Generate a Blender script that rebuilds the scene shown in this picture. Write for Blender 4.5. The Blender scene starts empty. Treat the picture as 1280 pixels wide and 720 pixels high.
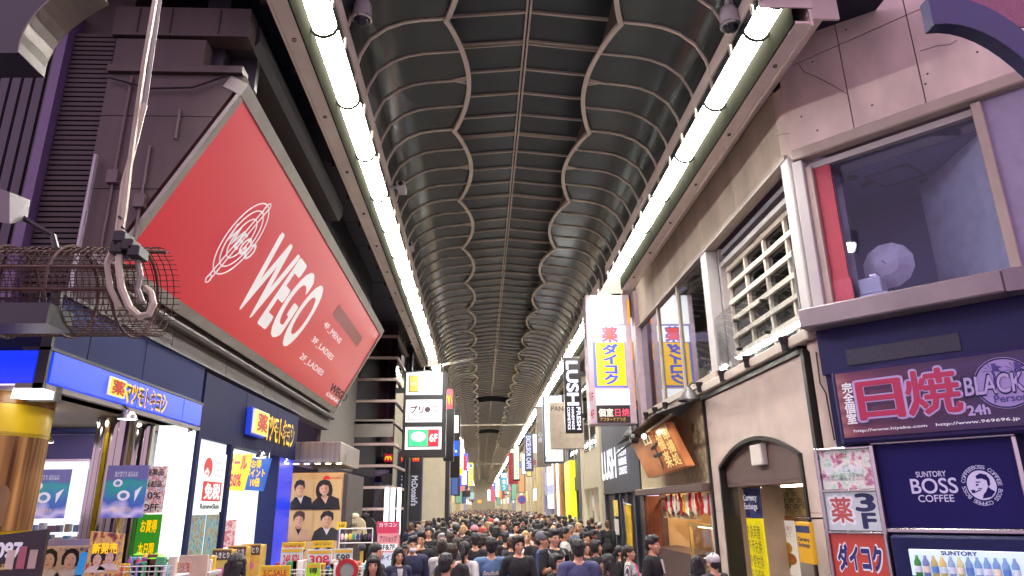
import bpy, bmesh, math, random
import numpy as np
from mathutils import Vector, Matrix
random.seed(7)
rng = np.random.default_rng(7)
sc = bpy.context.scene
COL = sc.collection
S = 1.12                      # lay-out unit -> metres
R = math.radians

# ------------------------------------------------------------------ camera, world, exposure
HC = 2.0                      # camera height in lay-out units
FPX = 853.0
RX = Vector((0.99877, -0.04400, -0.01286)); UP = Vector((-0.00129, -0.30504, 0.95234)); DV = Vector((0.04536, 0.95149, 0.30427))
def ortho():
    global RX, UP, DV
    DV.normalize(); RX = (RX - DV * RX.dot(DV)).normalized(); UP = RX.cross(DV).normalized()
def look(yaw, pitch, roll):
    global RX, UP, DV
    DV = Vector((math.sin(yaw) * math.cos(pitch), math.cos(yaw) * math.cos(pitch), math.sin(pitch)))
    r = Vector((math.cos(yaw), -math.sin(yaw), 0)); u = r.cross(DV)
    c, s = math.cos(roll), math.sin(roll)
    RX = c * r - s * u; UP = s * r + c * u
look(R(2.72894), R(17.71351), 0.0135)
cd = bpy.data.cameras.new('camera'); cam = bpy.data.objects.new('camera', cd); COL.objects.link(cam)
cd.sensor_width = 36; cd.lens = FPX / 1280 * 36; cd.clip_end = 2000; cd.clip_start = 0.05
m = Matrix((RX, UP, -DV)).transposed().to_4x4(); m.translation = Vector((0, 0, HC)) * S
cam.matrix_world = m; sc.camera = cam

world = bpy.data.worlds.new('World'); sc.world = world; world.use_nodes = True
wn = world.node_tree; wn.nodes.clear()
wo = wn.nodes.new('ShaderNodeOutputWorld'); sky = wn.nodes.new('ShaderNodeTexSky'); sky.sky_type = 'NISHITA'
sky.sun_disc = False; sky.sun_elevation = R(-4); sky.sun_rotation = R(200)
b1 = wn.nodes.new('ShaderNodeBackground'); b1.inputs[1].default_value = 0.05
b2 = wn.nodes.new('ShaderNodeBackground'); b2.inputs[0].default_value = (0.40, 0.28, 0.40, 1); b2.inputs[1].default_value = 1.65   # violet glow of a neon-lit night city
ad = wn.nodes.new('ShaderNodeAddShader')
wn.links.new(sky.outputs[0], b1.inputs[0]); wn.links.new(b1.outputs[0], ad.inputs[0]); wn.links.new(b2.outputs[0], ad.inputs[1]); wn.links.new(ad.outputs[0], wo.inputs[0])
sc.view_settings.view_transform = 'Standard'; sc.view_settings.look = 'None'; sc.view_settings.gamma = 1; sc.view_settings.exposure = 1.15
cy = sc.cycles
cy.use_denoising = True; cy.max_bounces = 7; cy.diffuse_bounces = 3; cy.glossy_bounces = 4; cy.transmission_bounces = 6; cy.transparent_max_bounces = 8
cy.sample_clamp_indirect = 4.0; cy.caustics_reflective = False; cy.caustics_refractive = False
TUBE_E = 50                  # radiance of the lamp tubes

# ------------------------------------------------------------------ helpers
def srgb(h):
    if isinstance(h, str):
        h = h.lstrip('#'); c = [int(h[i:i + 2], 16) / 255 for i in (0, 2, 4)]
        return tuple(x / 12.92 if x <= 0.04045 else ((x + 0.055) / 1.055) ** 2.4 for x in c)
    return tuple(h)
MATS = {}
def M(name, col=None, rough=0.55, metal=0.0, var=0.12, scale=4.0, bump=0.0, bscale=None, stretch=None, spec=0.5):
    """procedural surface: base colour with soft noise variation, varied roughness and optional fine relief"""
    if name in MATS: return MATS[name]
    c = srgb(col); mt = bpy.data.materials.new(name); mt.use_nodes = True
    nt = mt.node_tree; bs = nt.nodes['Principled BSDF']
    bs.inputs['Metallic'].default_value = metal; bs.inputs['Roughness'].default_value = rough
    bs.inputs['Specular IOR Level'].default_value = spec
    tc = nt.nodes.new('ShaderNodeTexCoord'); mp = nt.nodes.new('ShaderNodeMapping')
    nt.links.new(tc.outputs['Object'], mp.inputs[0])
    if stretch: mp.inputs['Scale'].default_value = stretch
    nz = nt.nodes.new('ShaderNodeTexNoise'); nz.inputs['Scale'].default_value = scale; nz.inputs['Detail'].default_value = 4
    nt.links.new(mp.outputs[0], nz.inputs['Vector'])
    rp = nt.nodes.new('ShaderNodeValToRGB')
    rp.color_ramp.elements[0].position = 0.3; rp.color_ramp.elements[1].position = 0.72
    rp.color_ramp.elements[0].color = (*[x * (1 - var) for x in c], 1); rp.color_ramp.elements[1].color = (*[min(1, x * (1 + var)) for x in c], 1)
    nt.links.new(nz.outputs[0], rp.inputs[0]); nt.links.new(rp.outputs[0], bs.inputs['Base Color'])
    mr = nt.nodes.new('ShaderNodeMapRange'); mr.inputs[3].default_value = max(0, rough - 0.07); mr.inputs[4].default_value = min(1, rough + 0.07)
    nt.links.new(nz.outputs[0], mr.inputs[0]); nt.links.new(mr.outputs[0], bs.inputs['Roughness'])
    if bump:
        n2 = nt.nodes.new('ShaderNodeTexNoise'); n2.inputs['Scale'].default_value = bscale or scale * 6; n2.inputs['Detail'].default_value = 3
        nt.links.new(mp.outputs[0], n2.inputs['Vector'])
        bp = nt.nodes.new('ShaderNodeBump'); bp.inputs['Strength'].default_value = bump; bp.inputs['Distance'].default_value = 0.02
        nt.links.new(n2.outputs[0], bp.inputs['Height']); nt.links.new(bp.outputs[0], bs.inputs['Normal'])
    MATS[name] = mt; return mt
SIGN_K = 0.46                 # lit signs and lamps against the strip lights
def E(name, col=None, strength=1.0, var=0.0, scale=3.0):
    """a lit sign face, lamp, or part given its own glow: it emits its own colour"""
    if name in MATS: return MATS[name]
    if name != 'lamp_tube_light': strength *= SIGN_K
    c = srgb(col); mt = bpy.data.materials.new(name); mt.use_nodes = True
    nt = mt.node_tree; bs = nt.nodes['Principled BSDF']
    bs.inputs['Base Color'].default_value = (*[x * 0.5 for x in c], 1); bs.inputs['Roughness'].default_value = 0.3
    bs.inputs['Emission Color'].default_value = (*c, 1); bs.inputs['Emission Strength'].default_value = strength
    if var:
        tc = nt.nodes.new('ShaderNodeTexCoord'); nz = nt.nodes.new('ShaderNodeTexNoise'); nz.inputs['Scale'].default_value = scale
        nt.links.new(tc.outputs['Object'], nz.inputs['Vector'])
        mr = nt.nodes.new('ShaderNodeMapRange'); mr.inputs[3].default_value = strength * (1 - var); mr.inputs[4].default_value = strength * (1 + var)
        nt.links.new(nz.outputs[0], mr.inputs[0]); nt.links.new(mr.outputs[0], bs.inputs['Emission Strength'])
    MATS[name] = mt; return mt
def glassmat(name, col, alpha=0.25, rough=0.03, ior=1.5):
    if name in MATS: return MATS[name]
    mt = bpy.data.materials.new(name); mt.use_nodes = True; nt = mt.node_tree; nt.nodes.clear()
    o = nt.nodes.new('ShaderNodeOutputMaterial'); t = nt.nodes.new('ShaderNodeBsdfTransparent'); g = nt.nodes.new('ShaderNodeBsdfGlossy')
    g.inputs['Roughness'].default_value = rough; t.inputs[0].default_value = (*srgb(col), 1); g.inputs[0].default_value = (0.9, 0.93, 0.95, 1)
    lw_ = nt.nodes.new('ShaderNodeLayerWeight'); lw_.inputs[0].default_value = 0.5; pw_ = nt.nodes.new('ShaderNodeMath'); pw_.operation = 'POWER'; pw_.inputs[1].default_value = 4.0
    ml_ = nt.nodes.new('ShaderNodeMath'); ml_.operation = 'MULTIPLY_ADD'; ml_.inputs[1].default_value = 0.75 * (ior - 1) / .5; ml_.inputs[2].default_value = .02 + alpha; ml_.use_clamp = True; mx = nt.nodes.new('ShaderNodeMixShader')
    nt.links.new(lw_.outputs['Facing'], pw_.inputs[0]); nt.links.new(pw_.outputs[0], ml_.inputs[0]); nt.links.new(ml_.outputs[0], mx.inputs[0])
    nt.links.new(t.outputs[0], mx.inputs[1]); nt.links.new(g.outputs[0], mx.inputs[2]); nt.links.new(mx.outputs[0], o.inputs[0])
    MATS[name] = mt; return mt

W = ((0, 0, 0), 0)            # world frame; a frame is (origin, turn): x to the right, y into the wall, z up
FR_R = ((4.84, 0, 0), -90)    # right-hand shop fronts
FR_L = ((-4.2, 0, 0), 90)     # drugstore front on the left
FR_L2 = ((-3.1, 0, 0), 90)    # left-hand shop fronts farther on
FR_C = ((4.84, 9.34, 0), -46.5)   # the cut-off corner on the right
def FY(y, x=0, a=0): return ((x, y, 0), a)
def tow(fr, p):
    (ox, oy, oz), a = fr; c, s = math.cos(R(a)), math.sin(R(a))
    return Vector((ox + p[0] * c - p[1] * s, oy + p[0] * s + p[1] * c, oz + p[2]))
def at(fr, x, y, off=0.0):
    """where the sight line through photo point (x, y) meets the frame's plane (shifted by off): local (x, z)"""
    v = RX * ((x - 640) / FPX) + UP * (-(y - 360) / FPX) + DV
    (ox, oy, oz), a = fr; c, s = math.cos(R(a)), math.sin(R(a))
    n = Vector((-s, c, 0)); p0 = Vector((ox, oy, 0)) + n * off; o = Vector((0, 0, HC))
    t = (p0 - o).dot(n) / v.dot(n); q = o + v * t; d = q - Vector((ox, oy, oz))
    return (d.x * c + d.y * s, d.z)
def box4(fr, x0, y0, x1, y1, off=0.0):
    """local (x0, x1, z0, z1) of an upright rectangle from two photo corners (top left, bottom right)"""
    a = at(fr, x0, y0, off); b = at(fr, x1, y1, off)
    return (min(a[0], b[0]), max(a[0], b[0]), min(a[1], b[1]), max(a[1], b[1]))

class MB:
    def __init__(s): s.v = []; s.f = []; s.mi = []; s.m = 0; s.smooth = False; s.sm = []
    def add(s, vs, fs):
        n = len(s.v); s.v += [tuple(p) for p in vs]
        for f in fs: s.f.append([i + n for i in f]); s.mi.append(s.m); s.sm.append(s.smooth)
        return s
    def box(s, x0, x1, y0, y1, z0, z1):
        return s.add([(x0, y0, z0), (x1, y0, z0), (x1, y1, z0), (x0, y1, z0), (x0, y0, z1), (x1, y0, z1), (x1, y1, z1), (x0, y1, z1)],
                     [(0, 3, 2, 1), (4, 5, 6, 7), (0, 1, 5, 4), (1, 2, 6, 5), (2, 3, 7, 6), (3, 0, 4, 7)])
    def bbox(s, x0, x1, y0, y1, z0, z1, b=0.01):
        """box with chamfered upright and level edges"""
        b = min(b, (x1 - x0) * .4, (y1 - y0) * .4, (z1 - z0) * .4)
        vs = []; idx = {}
        for i, (X, xi) in enumerate(((x0, 1), (x1, -1))):
            for j, (Y, yi) in enumerate(((y0, 1), (y1, -1))):
                for k, (Z, zi) in enumerate(((z0, 1), (z1, -1))):
                    for a in range(3):
                        p = [X + xi * b, Y + yi * b, Z + zi * b]; p[a] = (X, Y, Z)[a]
                        idx[(i, j, k, a)] = len(vs); vs.append(p)
        g = lambda i, j, k, a: idx[(i, j, k, a)]
        fs = []
        for t in (0, 1):
            fs.append([g(t, 0, 0, 0), g(t, 1, 0, 0), g(t, 1, 1, 0), g(t, 0, 1, 0)][::(1 if t else -1)])
            fs.append([g(0, t, 0, 1), g(1, t, 0, 1), g(1, t, 1, 1), g(0, t, 1, 1)][::(-1 if t else 1)])
            fs.append([g(0, 0, t, 2), g(1, 0, t, 2), g(1, 1, t, 2), g(0, 1, t, 2)][::(1 if t else -1)])
        for a, b_ in ((0, 0), (0, 1), (1, 0), (1, 1)):
            fs.append([g(a, b_, 0, 0), g(a, b_, 1, 0), g(a, b_, 1, 1), g(a, b_, 0, 1)])
            fs.append([g(a, 0, b_, 0), g(a, 1, b_, 0), g(a, 1, b_, 2), g(a, 0, b_, 2)])
            fs.append([g(0, a, b_, 1), g(1, a, b_, 1), g(1, a, b_, 2), g(0, a, b_, 2)])
        for i in (0, 1):
            for j in (0, 1):
                for k in (0, 1): fs.append([g(i, j, k, 0), g(i, j, k, 1), g(i, j, k, 2)])
        return s.add(vs, fs)
    def prism(s, poly, y0, y1):
        """polygon in x, z pushed from y0 to y1"""
        n = len(poly); vs = [(p[0], y0, p[1]) for p in poly] + [(p[0], y1, p[1]) for p in poly]
        fs = [list(range(n)), list(range(2 * n - 1, n - 1, -1))] + [[i, i + n, (i + 1) % n + n, (i + 1) % n] for i in range(n)]
        return s.add(vs, fs)
    def sheet(s, poly, y): return s.add([(p[0], y, p[1]) for p in poly], [list(range(len(poly)))])
    def hexa(s, a, b):
        """two quads of 3-D points joined"""
        return s.add(list(a) + list(b), [(3, 2, 1, 0), (4, 5, 6, 7), (0, 1, 5, 4), (1, 2, 6, 5), (2, 3, 7, 6), (3, 0, 4, 7)])
    def tube(s, path, r, n=8, cap=True, sq=False):
        pts = [Vector(p) for p in path]; N = len(pts); rs = r if isinstance(r, (list, tuple)) else [r] * N
        up = Vector((0, 0, 1)); vs = []; prev = None
        for i, p in enumerate(pts):
            d = (pts[min(i + 1, N - 1)] - pts[max(i - 1, 0)])
            d = d.normalized() if d.length > 1e-9 else Vector((0, 0, 1))
            if prev is None:
                a = d.cross(up if abs(d.z) < 0.95 else Vector((1, 0, 0))).normalized()
            else:
                a = (prev - d * prev.dot(d)); a = a.normalized() if a.length > 1e-6 else d.orthogonal().normalized()
            prev = a; b = d.cross(a)
            for k in range(n):
                t = 2 * math.pi * (k + (0.5 if sq else 0)) / n
                vs.append(p + (a * math.cos(t) + b * math.sin(t)) * rs[i])
        fs = []
        for i in range(N - 1):
            for k in range(n): fs.append([i * n + k, i * n + (k + 1) % n, (i + 1) * n + (k + 1) % n, (i + 1) * n + k])
        if cap: fs += [list(range(n))[::-1], [(N - 1) * n + k for k in range(n)]]
        return s.add(vs, fs)
    def lathe(s, prof, c=(0, 0, 0), n=20, a0=0, a1=360, axis='z'):
        vs = []; full = abs(a1 - a0) >= 359.9; k_ = n if full else n + 1
        for r, z in prof:
            for k in range(k_):
                t = R(a0 + (a1 - a0) * k / n)
                p = (r * math.cos(t), r * math.sin(t), z)
                if axis == 'y': p = (p[0], z, p[1])
                if axis == 'x': p = (z, p[0], p[1])
                vs.append((c[0] + p[0], c[1] + p[1], c[2] + p[2]))
        fs = []
        for i in range(len(prof) - 1):
            for k in range(n):
                k2 = (k + 1) % k_
                fs.append([i * k_ + k, i * k_ + k2, (i + 1) * k_ + k2, (i + 1) * k_ + k])
        return s.add(vs, fs)
    def ball(s, c, r, n=10, sc_=(1, 1, 1)):
        pr = [(math.sin(math.pi * i / n) * r, -math.cos(math.pi * i / n) * r) for i in range(n + 1)]
        pr[0] = (1e-4, -r); pr[-1] = (1e-4, r)
        t = MB(); t.lathe(pr, (0, 0, 0), n * 2)
        return s.add([(c[0] + p[0] * sc_[0], c[1] + p[1] * sc_[1], c[2] + p[2] * sc_[2]) for p in t.v], t.f)
    def mesh(s, name, mats, conv=lambda p: p):
        me = bpy.data.meshes.new(name)
        me.from_pydata([tuple(conv(p)) for p in s.v], [], s.f)
        for mt in (mats if isinstance(mats, (list, tuple)) else [mats]): me.materials.append(mt)
        me.polygons.foreach_set('material_index', s.mi); me.polygons.foreach_set('use_smooth', s.sm)
        me.validate(); me.update()
        bm = bmesh.new(); bm.from_mesh(me); bmesh.ops.recalc_face_normals(bm, faces=bm.faces[:]); bm.to_mesh(me); bm.free()
        return me
BASE = {}                     # root position (lay-out units) of every thing and of its parts
def props(o, label=None, cat=None, group=None, kind=None):
    if label: o['label'] = label
    if cat: o['category'] = cat
    if group: o['group'] = group
    if kind: o['kind'] = kind
    return o
def thing(name, label, cat, fr, p, group=None):
    """an Empty at the thing's base; p is local to the frame"""
    o = bpy.data.objects.new(name, None); o.empty_display_size = 0.2; COL.objects.link(o)
    w = tow(fr, p); o.location = w * S; BASE[o] = w
    return props(o, label, cat, group)
def part(name, mb, mats, parent, fr=W, kind=None, label=None):
    b = BASE[parent] if parent else Vector((0, 0, 0))
    o = bpy.data.objects.new(name, mb.mesh(name, mats, lambda p: (tow(fr, p) - b) * S)); COL.objects.link(o)
    if parent: o.parent = parent; BASE[o] = b
    return props(o, label, None, None, kind)
def solo(name, mb, mats, label, cat, fr=W, base=None, group=None, kind=None):
    """a thing that is one mesh"""
    if base is None:
        xs = list(zip(*mb.v)); base = ((min(xs[0]) + max(xs[0])) / 2, (min(xs[1]) + max(xs[1])) / 2, min(xs[2]))
    w = tow(fr, base)
    o = bpy.data.objects.new(name, mb.mesh(name, mats, lambda p: (tow(fr, p) - w) * S)); COL.objects.link(o); o.location = w * S; BASE[o] = w
    return props(o, label, cat, group, kind)
def inst(name, me, parent, p, rz=0.0, scale=None):
    """another object that shares mesh data; p in world lay-out units"""
    o = bpy.data.objects.new(name, me); COL.objects.link(o)
    b = BASE[parent] if parent else Vector((0, 0, 0))
    o.location = (Vector(p) - b) * S; o.rotation_euler.z = R(rz)
    if scale: o.scale = scale
    if parent: o.parent = parent; BASE[o] = Vector(p)
    return o
def text_mb(s, x0, x1, z0, z1, y, bold=0.0, depth=0.0, shear=0.0, keep=False, res=2, lead=1.0, curve=None):
    """lettering stretched into the box x0..x1, z0..z1 of a frame's plane, y in front"""
    c = bpy.data.curves.new('lettering', 'FONT'); c.body = s; c.offset = 0; c.extrude = 0; c.resolution_u = 5 if s.isascii() and len(s) < 12 else res; c.shear = shear
    c.align_x = 'CENTER'; c.space_line = lead
    o = bpy.data.objects.new('lettering', c); COL.objects.link(o)
    dg = bpy.context.evaluated_depsgraph_get(); me = bpy.data.meshes.new_from_object(o.evaluated_get(dg))
    v = [tuple(p.co) for p in me.vertices]; f = [list(p.vertices) for p in me.polygons]
    bpy.data.objects.remove(o); bpy.data.curves.remove(c); bpy.data.meshes.remove(me)
    mb = MB()
    if not v: return mb
    xa, xb = min(p[0] for p in v), max(p[0] for p in v); ya, yb = min(p[1] for p in v), max(p[1] for p in v)
    kx = (x1 - x0) / max(xb - xa, 1e-6); kz = (z1 - z0) / max(yb - ya, 1e-6); ox, oz = x0, z0
    if keep:
        k = min(kx, kz); ox = (x0 + x1) / 2 - k * (xb - xa) / 2; oz = (z0 + z1) / 2 - k * (yb - ya) / 2; kx = kz = k
    q = [(ox + (p[0] - xa) * kx, y, oz + (p[1] - ya) * kz) for p in v]
    mb.add(q, f)
    if bold:                                          # heavier strokes: shifted copies, each a hair behind the last
        dx, dz = bold * kx, bold * kz
        for k in range(8):
            t = math.pi * k / 4; mb.add([(p[0] + dx * math.cos(t), y + .0004 * (k + 1), p[2] + dz * math.sin(t)) for p in q], f)
    if depth:
        from collections import Counter
        ec = Counter()
        for g in f:
            for i in range(len(g)): ec[tuple(sorted((g[i], g[(i + 1) % len(g)])))] += 1
        n = len(q); mb.add([(p[0], p[1] + depth, p[2]) for p in q], [])
        for g in f:
            for i in range(len(g)):
                a, b = g[i], g[(i + 1) % len(g)]
                if ec[tuple(sorted((a, b)))] == 1: mb.f.append([a, b, b + n, a + n]); mb.mi.append(mb.m); mb.sm.append(False)
    return mb
def text(s, parent, fr, bx, y, mat, name='lettering', **k):
    mb = text_mb(s, bx[0], bx[1], bx[2], bx[3], y, **k)
    return part(name, mb, mat, parent, fr) if mb.v else None
def ell(cx, cz, rx, rz, n=24, a0=0, a1=360):
    return [(cx + rx * math.cos(R(a0 + (a1 - a0) * i / n)), cz + rz * math.sin(R(a0 + (a1 - a0) * i / n))) for i in range(n if a1 - a0 >= 360 else n + 1)]
# ------------------------------------------------------------------ surfaces
cream = M('cream_paint', '#a3958a', 0.5, 0, .08, 3)
trimc = M('roof_trim_paint', '#dfd4c2', 0.45, 0, .06, 5)
rail_p = M('lamp_rail_paint', '#d6c6bc', 0.5, 0, .1, 2, .05)
roofg = M('roof_panel_glass', (0.092, 0.108, 0.106), 0.22, 0.62, .06, .5)
roofc = M('roof_centre_glass', (0.065, 0.080, 0.086), 0.32, 0.45, .1, 1.2)
dark = M('black_paint', (0.018, 0.017, 0.022), 0.45)
navy = M('navy_metal', (0.020, 0.022, 0.05), 0.4, .3)
stone = M('corner_stone', '#d2c0b6', 0.6, 0, .2, 1.6, .3, 9, (1, 1, .45))
wallb = M('weathered_render', '#bcae9e', 0.75, 0, .2, 1.3, .3, 12, (1, 1, 0.25))
steel = M('stainless_steel', '#b8b4b4', 0.22, 0.9, .08, 3)
chrome = M('mirror_chrome', '#d6d2cc', 0.07, 1.0, .04, 2)
greyp = M('grey_paint', '#7e7872', 0.5, 0, .1, 3)
whitep = M('white_paint', '#a8a2a2', 0.5, 0, .06, 3)
pinkb = M('pinkish_render', '#b3a298', 0.7, 0, .09, 2.2, .3, 40)
brownp = M('brown_arch_paint', '#5f4a46', 0.6, 0, .1, 3)
wood = M('dark_timber', '#5a4540', 0.55, 0, .25, 3, .2, 20, (1, 6, 1))
woodr = M('red_timber', '#7a3f24', 0.5, 0, .25, 3, .2, 20, (6, 6, 0.6))
blackm = M('black_metal', (0.02, 0.018, 0.018), 0.35, .4)
tubeE = E('lamp_tube_light', (1.0, 0.97, 0.90), TUBE_E)
plum = M('plum_cladding', '#4a3e3a', 0.6, 0.0, .32, 1.6, .12, 14, (1, 1, .22))
lens_b = M('camera_dome_glass', (0.01, 0.01, 0.02), 0.05, 0, 0)
glass = glassmat('window_glass', (0.82, 0.86, 0.88), 0.10)
glass_d = glassmat('tinted_glass', (0.35, 0.38, 0.45), 0.16)
glass_w = glassmat('still_glass', (0.80, 0.82, 0.92), 0.0, .02, 1.22)
glass_c = glassmat('clear_glass', (0.95, 0.96, 0.97), 0.03)

# ------------------------------------------------------------------ ground
g = MB(); g.add([(-700, -700, 0), (700, -700, 0), (700, 900, 0), (-700, 900, 0)], [(0, 1, 2, 3)])
asph = M('street_tiles', (0.16, 0.15, 0.15), 0.5, 0, .25, .8)
st = solo('street', g, asph, None, None, kind='structure', base=(0, 0, 0))

# ------------------------------------------------------------------ arcade roof
CX = 0.86; ROW = 0.8525; SY = 5.83; NROW = 44; YEND = 235.0
roof = thing('arcade_roof', 'long arched arcade roof of dark panels with cream ribs and scalloped edges', 'roof', W, (CX, SY, 8.3))
PROF = [(2.83, 8.30), (2.825, 8.6), (2.78, 8.82), (2.64, 9.12), (2.385, 9.34), (2.12, 9.455), (1.86, 9.51)]
def din(t): return 1.42 - 0.34 * math.sin(math.pi * min(max(t, 0), 1)) ** 0.85     # inner edge, t along a scallop
def zin(d): return 9.51 + (1.86 - d) * 0.10
def prof(t):
    d = din(t); return PROF + [(1.86 + (d - 1.86) * k, zin(1.86 + (d - 1.86) * k)) for k in (.5, 1)]
def side_panel(i, s, L=ROW):
    mb = MB(); mb.smooth = True; ny = 4; rows = []
    for j in range(ny + 1):
        f = 0.02 + 0.96 * j / ny; p = prof((i + f) / 4); rows.append([(s * d, f * L, z) for d, z in p])
    n = len(rows[0]); mb.add([p for r_ in rows for p in r_], [(a * n + b, a * n + b + 1, (a + 1) * n + b + 1, (a + 1) * n + b) for a in range(ny) for b in range(n - 1)])
    return mb
def loc0(mb): return lambda p: (p[0] * S, p[1] * S, p[2] * S)
def bar_path(mb, pts, w, h):
    """square bar of width w (along y) and height h under a path in the x-z plane"""
    n = len(pts); vs = []
    for k, (x, z) in enumerate(pts):
        a = pts[max(k - 1, 0)]; b = pts[min(k + 1, n - 1)]; tx, tz = b[0] - a[0], b[1] - a[1]; l = math.hypot(tx, tz) or 1
        nx, nz = tz / l, -tx / l
        if nz > 0 or (abs(nz) < .3 and nx * x > 0): nx, nz = -nx, -nz
        for (yy, hh) in ((-w / 2, -.01), (w / 2, -.01), (w / 2, h), (-w / 2, h)): vs.append((x + nx * hh, yy, z + nz * hh))
    fs = [[i * 4 + k, i * 4 + (k + 1) % 4, (i + 1) * 4 + (k + 1) % 4, (i + 1) * 4 + k] for i in range(n - 1) for k in range(4)] + [[0, 1, 2, 3], [n * 4 - 4, n * 4 - 3, n * 4 - 2, n * 4 - 1]]
    mb.add(vs, fs)
SP = {}; SR = {}; SF = {}
for s in (-1, 1):
    for i in range(4):
        mb = side_panel(i, s); SP[(i, s)] = mb.mesh('roof_panel', roofg, loc0(mb))
        mb = MB(); pr = [(s * d, z) for d, z in prof(i / 4)]; bar_path(mb, pr, 0.045 if i == 0 else 0.027, 0.032)
        if i == 2:                                   # forked foot at the crown of each scallop
            d, z = pr[-1]
            for e in (-1, 1): mb.hexa([(d + s * .36, -.01, z + .0), (d + s * .36, .01, z), (d, e * .11 + .012, z - .0), (d, e * .11 - .012, z)], [(d + s * .36, -.01, z - .045), (d + s * .36, .01, z - .045), (d, e * .11 + .012, z - .045), (d, e * .11 - .012, z - .045)])
        SR[(i, s)] = mb.mesh('roof_rib', trimc, loc0(mb))
    mb = MB(); N = 24; L = 4 * ROW; ring = []
    for j in range(N + 1):
        d = din(j / N); z = zin(d); y = j / N * L
        for (dd, zz) in ((.05, -.085), (-.035, -.085), (-.035, -.05), (.012, -.04), (.012, .04), (.05, .04)): ring.append((s * (d + dd), y, z + zz))
    k = 6; mb.add(ring, [[a * k + b, a * k + (b + 1) % k, (a + 1) * k + (b + 1) % k, (a + 1) * k + b] for a in range(N) for b in range(k)])
    SF[s] = mb.mesh('scallop_trim', trimc, loc0(mb))
def centre_panel(s):
    mb = MB(); mb.add([(s * .035, .03, 10.6), (s * 1.62, .03, 10.44), (s * 1.62, ROW - .03, 10.44), (s * .035, ROW - .03, 10.6)], [(0, 1, 2, 3)])
    return mb
CP = {s: centre_panel(s).mesh('ceiling_panel', roofc, loc0(None)) for s in (-1, 1)}
def crib(dbl):
    mb = MB()
    for o in ((-.045, .045) if dbl else (0,)):
        for s in (-1, 1):
            w = .014 if dbl else .019
            mb.hexa([(s * .01, o - w, 10.61), (s * .01, o + w, 10.61), (s * 1.62, o + w, 10.45), (s * 1.62, o - w, 10.45)], [(s * .01, o - w, 10.555), (s * .01, o + w, 10.555), (s * 1.62, o + w, 10.395), (s * 1.62, o - w, 10.395)])
    return mb.mesh('ceiling_rib', trimc, loc0(None))
CR = {d: crib(d) for d in (False, True)}
fas = M('lattice_fascia', '#6e655c', 0.6, 0, .1, 3)
mb = MB()
for j in range(6): mb.box(-.5, .5, -.01, .01, 9.6 + j * .14, 9.65 + j * .14)
for k in range(NROW):
    y = SY + k * ROW
    for s in (-1, 1):
        inst('roof_panel', SP[(k % 4, s)], roof, (CX, y, 0)); inst('roof_rib', SR[(k % 4, s)], roof, (CX, y, 0))
        inst('ceiling_panel', CP[s], roof, (CX, y + .2, 0))
        if k % 4 == 0: inst('scallop_trim', SF[s], roof, (CX, y, 0))
    inst('ceiling_rib', CR[k % 4 == 2], roof, (CX, y + .2, 0))
def cont(name, gen, mats, kind='stuff'):
    mb = MB(); gen(mb); return part(name, mb, mats, roof, W, kind)
Y1 = SY + NROW * ROW; NF = int((YEND - Y1) / ROW)
def addm(mb, me, y):
    v = [(p.co.x / S + CX, p.co.y / S + y, p.co.z / S) for p in me.vertices]; mb.add(v, [list(f.vertices) for f in me.polygons])
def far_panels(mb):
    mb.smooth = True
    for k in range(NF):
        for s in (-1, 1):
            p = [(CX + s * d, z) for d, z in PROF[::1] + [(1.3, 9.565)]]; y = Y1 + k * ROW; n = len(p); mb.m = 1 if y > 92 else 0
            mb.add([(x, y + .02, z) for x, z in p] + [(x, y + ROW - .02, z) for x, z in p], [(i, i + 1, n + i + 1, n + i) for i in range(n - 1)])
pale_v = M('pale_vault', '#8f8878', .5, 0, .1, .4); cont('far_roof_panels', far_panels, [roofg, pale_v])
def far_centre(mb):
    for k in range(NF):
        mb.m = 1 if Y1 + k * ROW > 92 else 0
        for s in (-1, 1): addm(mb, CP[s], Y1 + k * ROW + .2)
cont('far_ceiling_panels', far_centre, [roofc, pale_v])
def far_ribs(mb):
    for k in range(NF):
        for s in (-1, 1):
            t = MB(); bar_path(t, [(s * d, z) for d, z in PROF[1::2] + [(1.35, 9.56)]], .04, .035)
            mb.add([(p[0] + CX, p[1] + Y1 + k * ROW, p[2]) for p in t.v], t.f)
        addm(mb, CR[k % 4 == 2], Y1 + k * ROW + .2)
cont('far_ribs', far_ribs, trimc)
def far_scallops(mb):
    for s in (-1, 1):
        for j in range(NF // 4):
            t = [(CX + s * (din(i / 8) + .0), Y1 + (j + i / 8) * 4 * ROW, zin(din(i / 8)) - .05) for i in range(9)]
            mb.tube(t, .06, 4, False, True)
cont('far_scallops', far_scallops, trimc)
for s in (-1, 1):
    mb = MB(); mb.box(CX + s * 1.46 - .01, CX + s * 1.46 + .01, SY, YEND, 9.58, 10.44); part('upstand', mb, fas, roof)
    mb = MB(); mb.box(CX + s * .034 - .018, CX + s * .034 + .018, SY, YEND, 10.53, 10.60); part('ridge_bar', mb, trimc, roof)
for y, h in ((54.5, .42), (79, .42)):
    mb = MB(); n = 14; pts = [(CX + 1.5 * (i / n * 2 - 1), 9.75 + .2 * (1 - (i / n * 2 - 1) ** 2)) for i in range(n + 1)]
    for i in range(n):
        (xa, za), (xb, zb) = pts[i], pts[i + 1]
        mb.hexa([(xa, y - .1, za), (xb, y - .1, zb), (xb, y + .1, zb), (xa, y + .1, za)], [(xa, y - .1, za + h), (xb, y - .1, zb + h), (xb, y + .1, zb + h), (xa, y + .1, za + h)])
    part('cross_beam', mb, dark, roof)
mb = MB()                                             # weather skin over the roof, seen from outside only
pts = [(-4.2, 9.0), (-2.7, 9.3), (-1.6, 9.8), (-1.0, 10.7), (CX, 10.9), (2.7, 10.7), (3.3, 9.8), (4.4, 9.3), (5.9, 9.0)]
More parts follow.
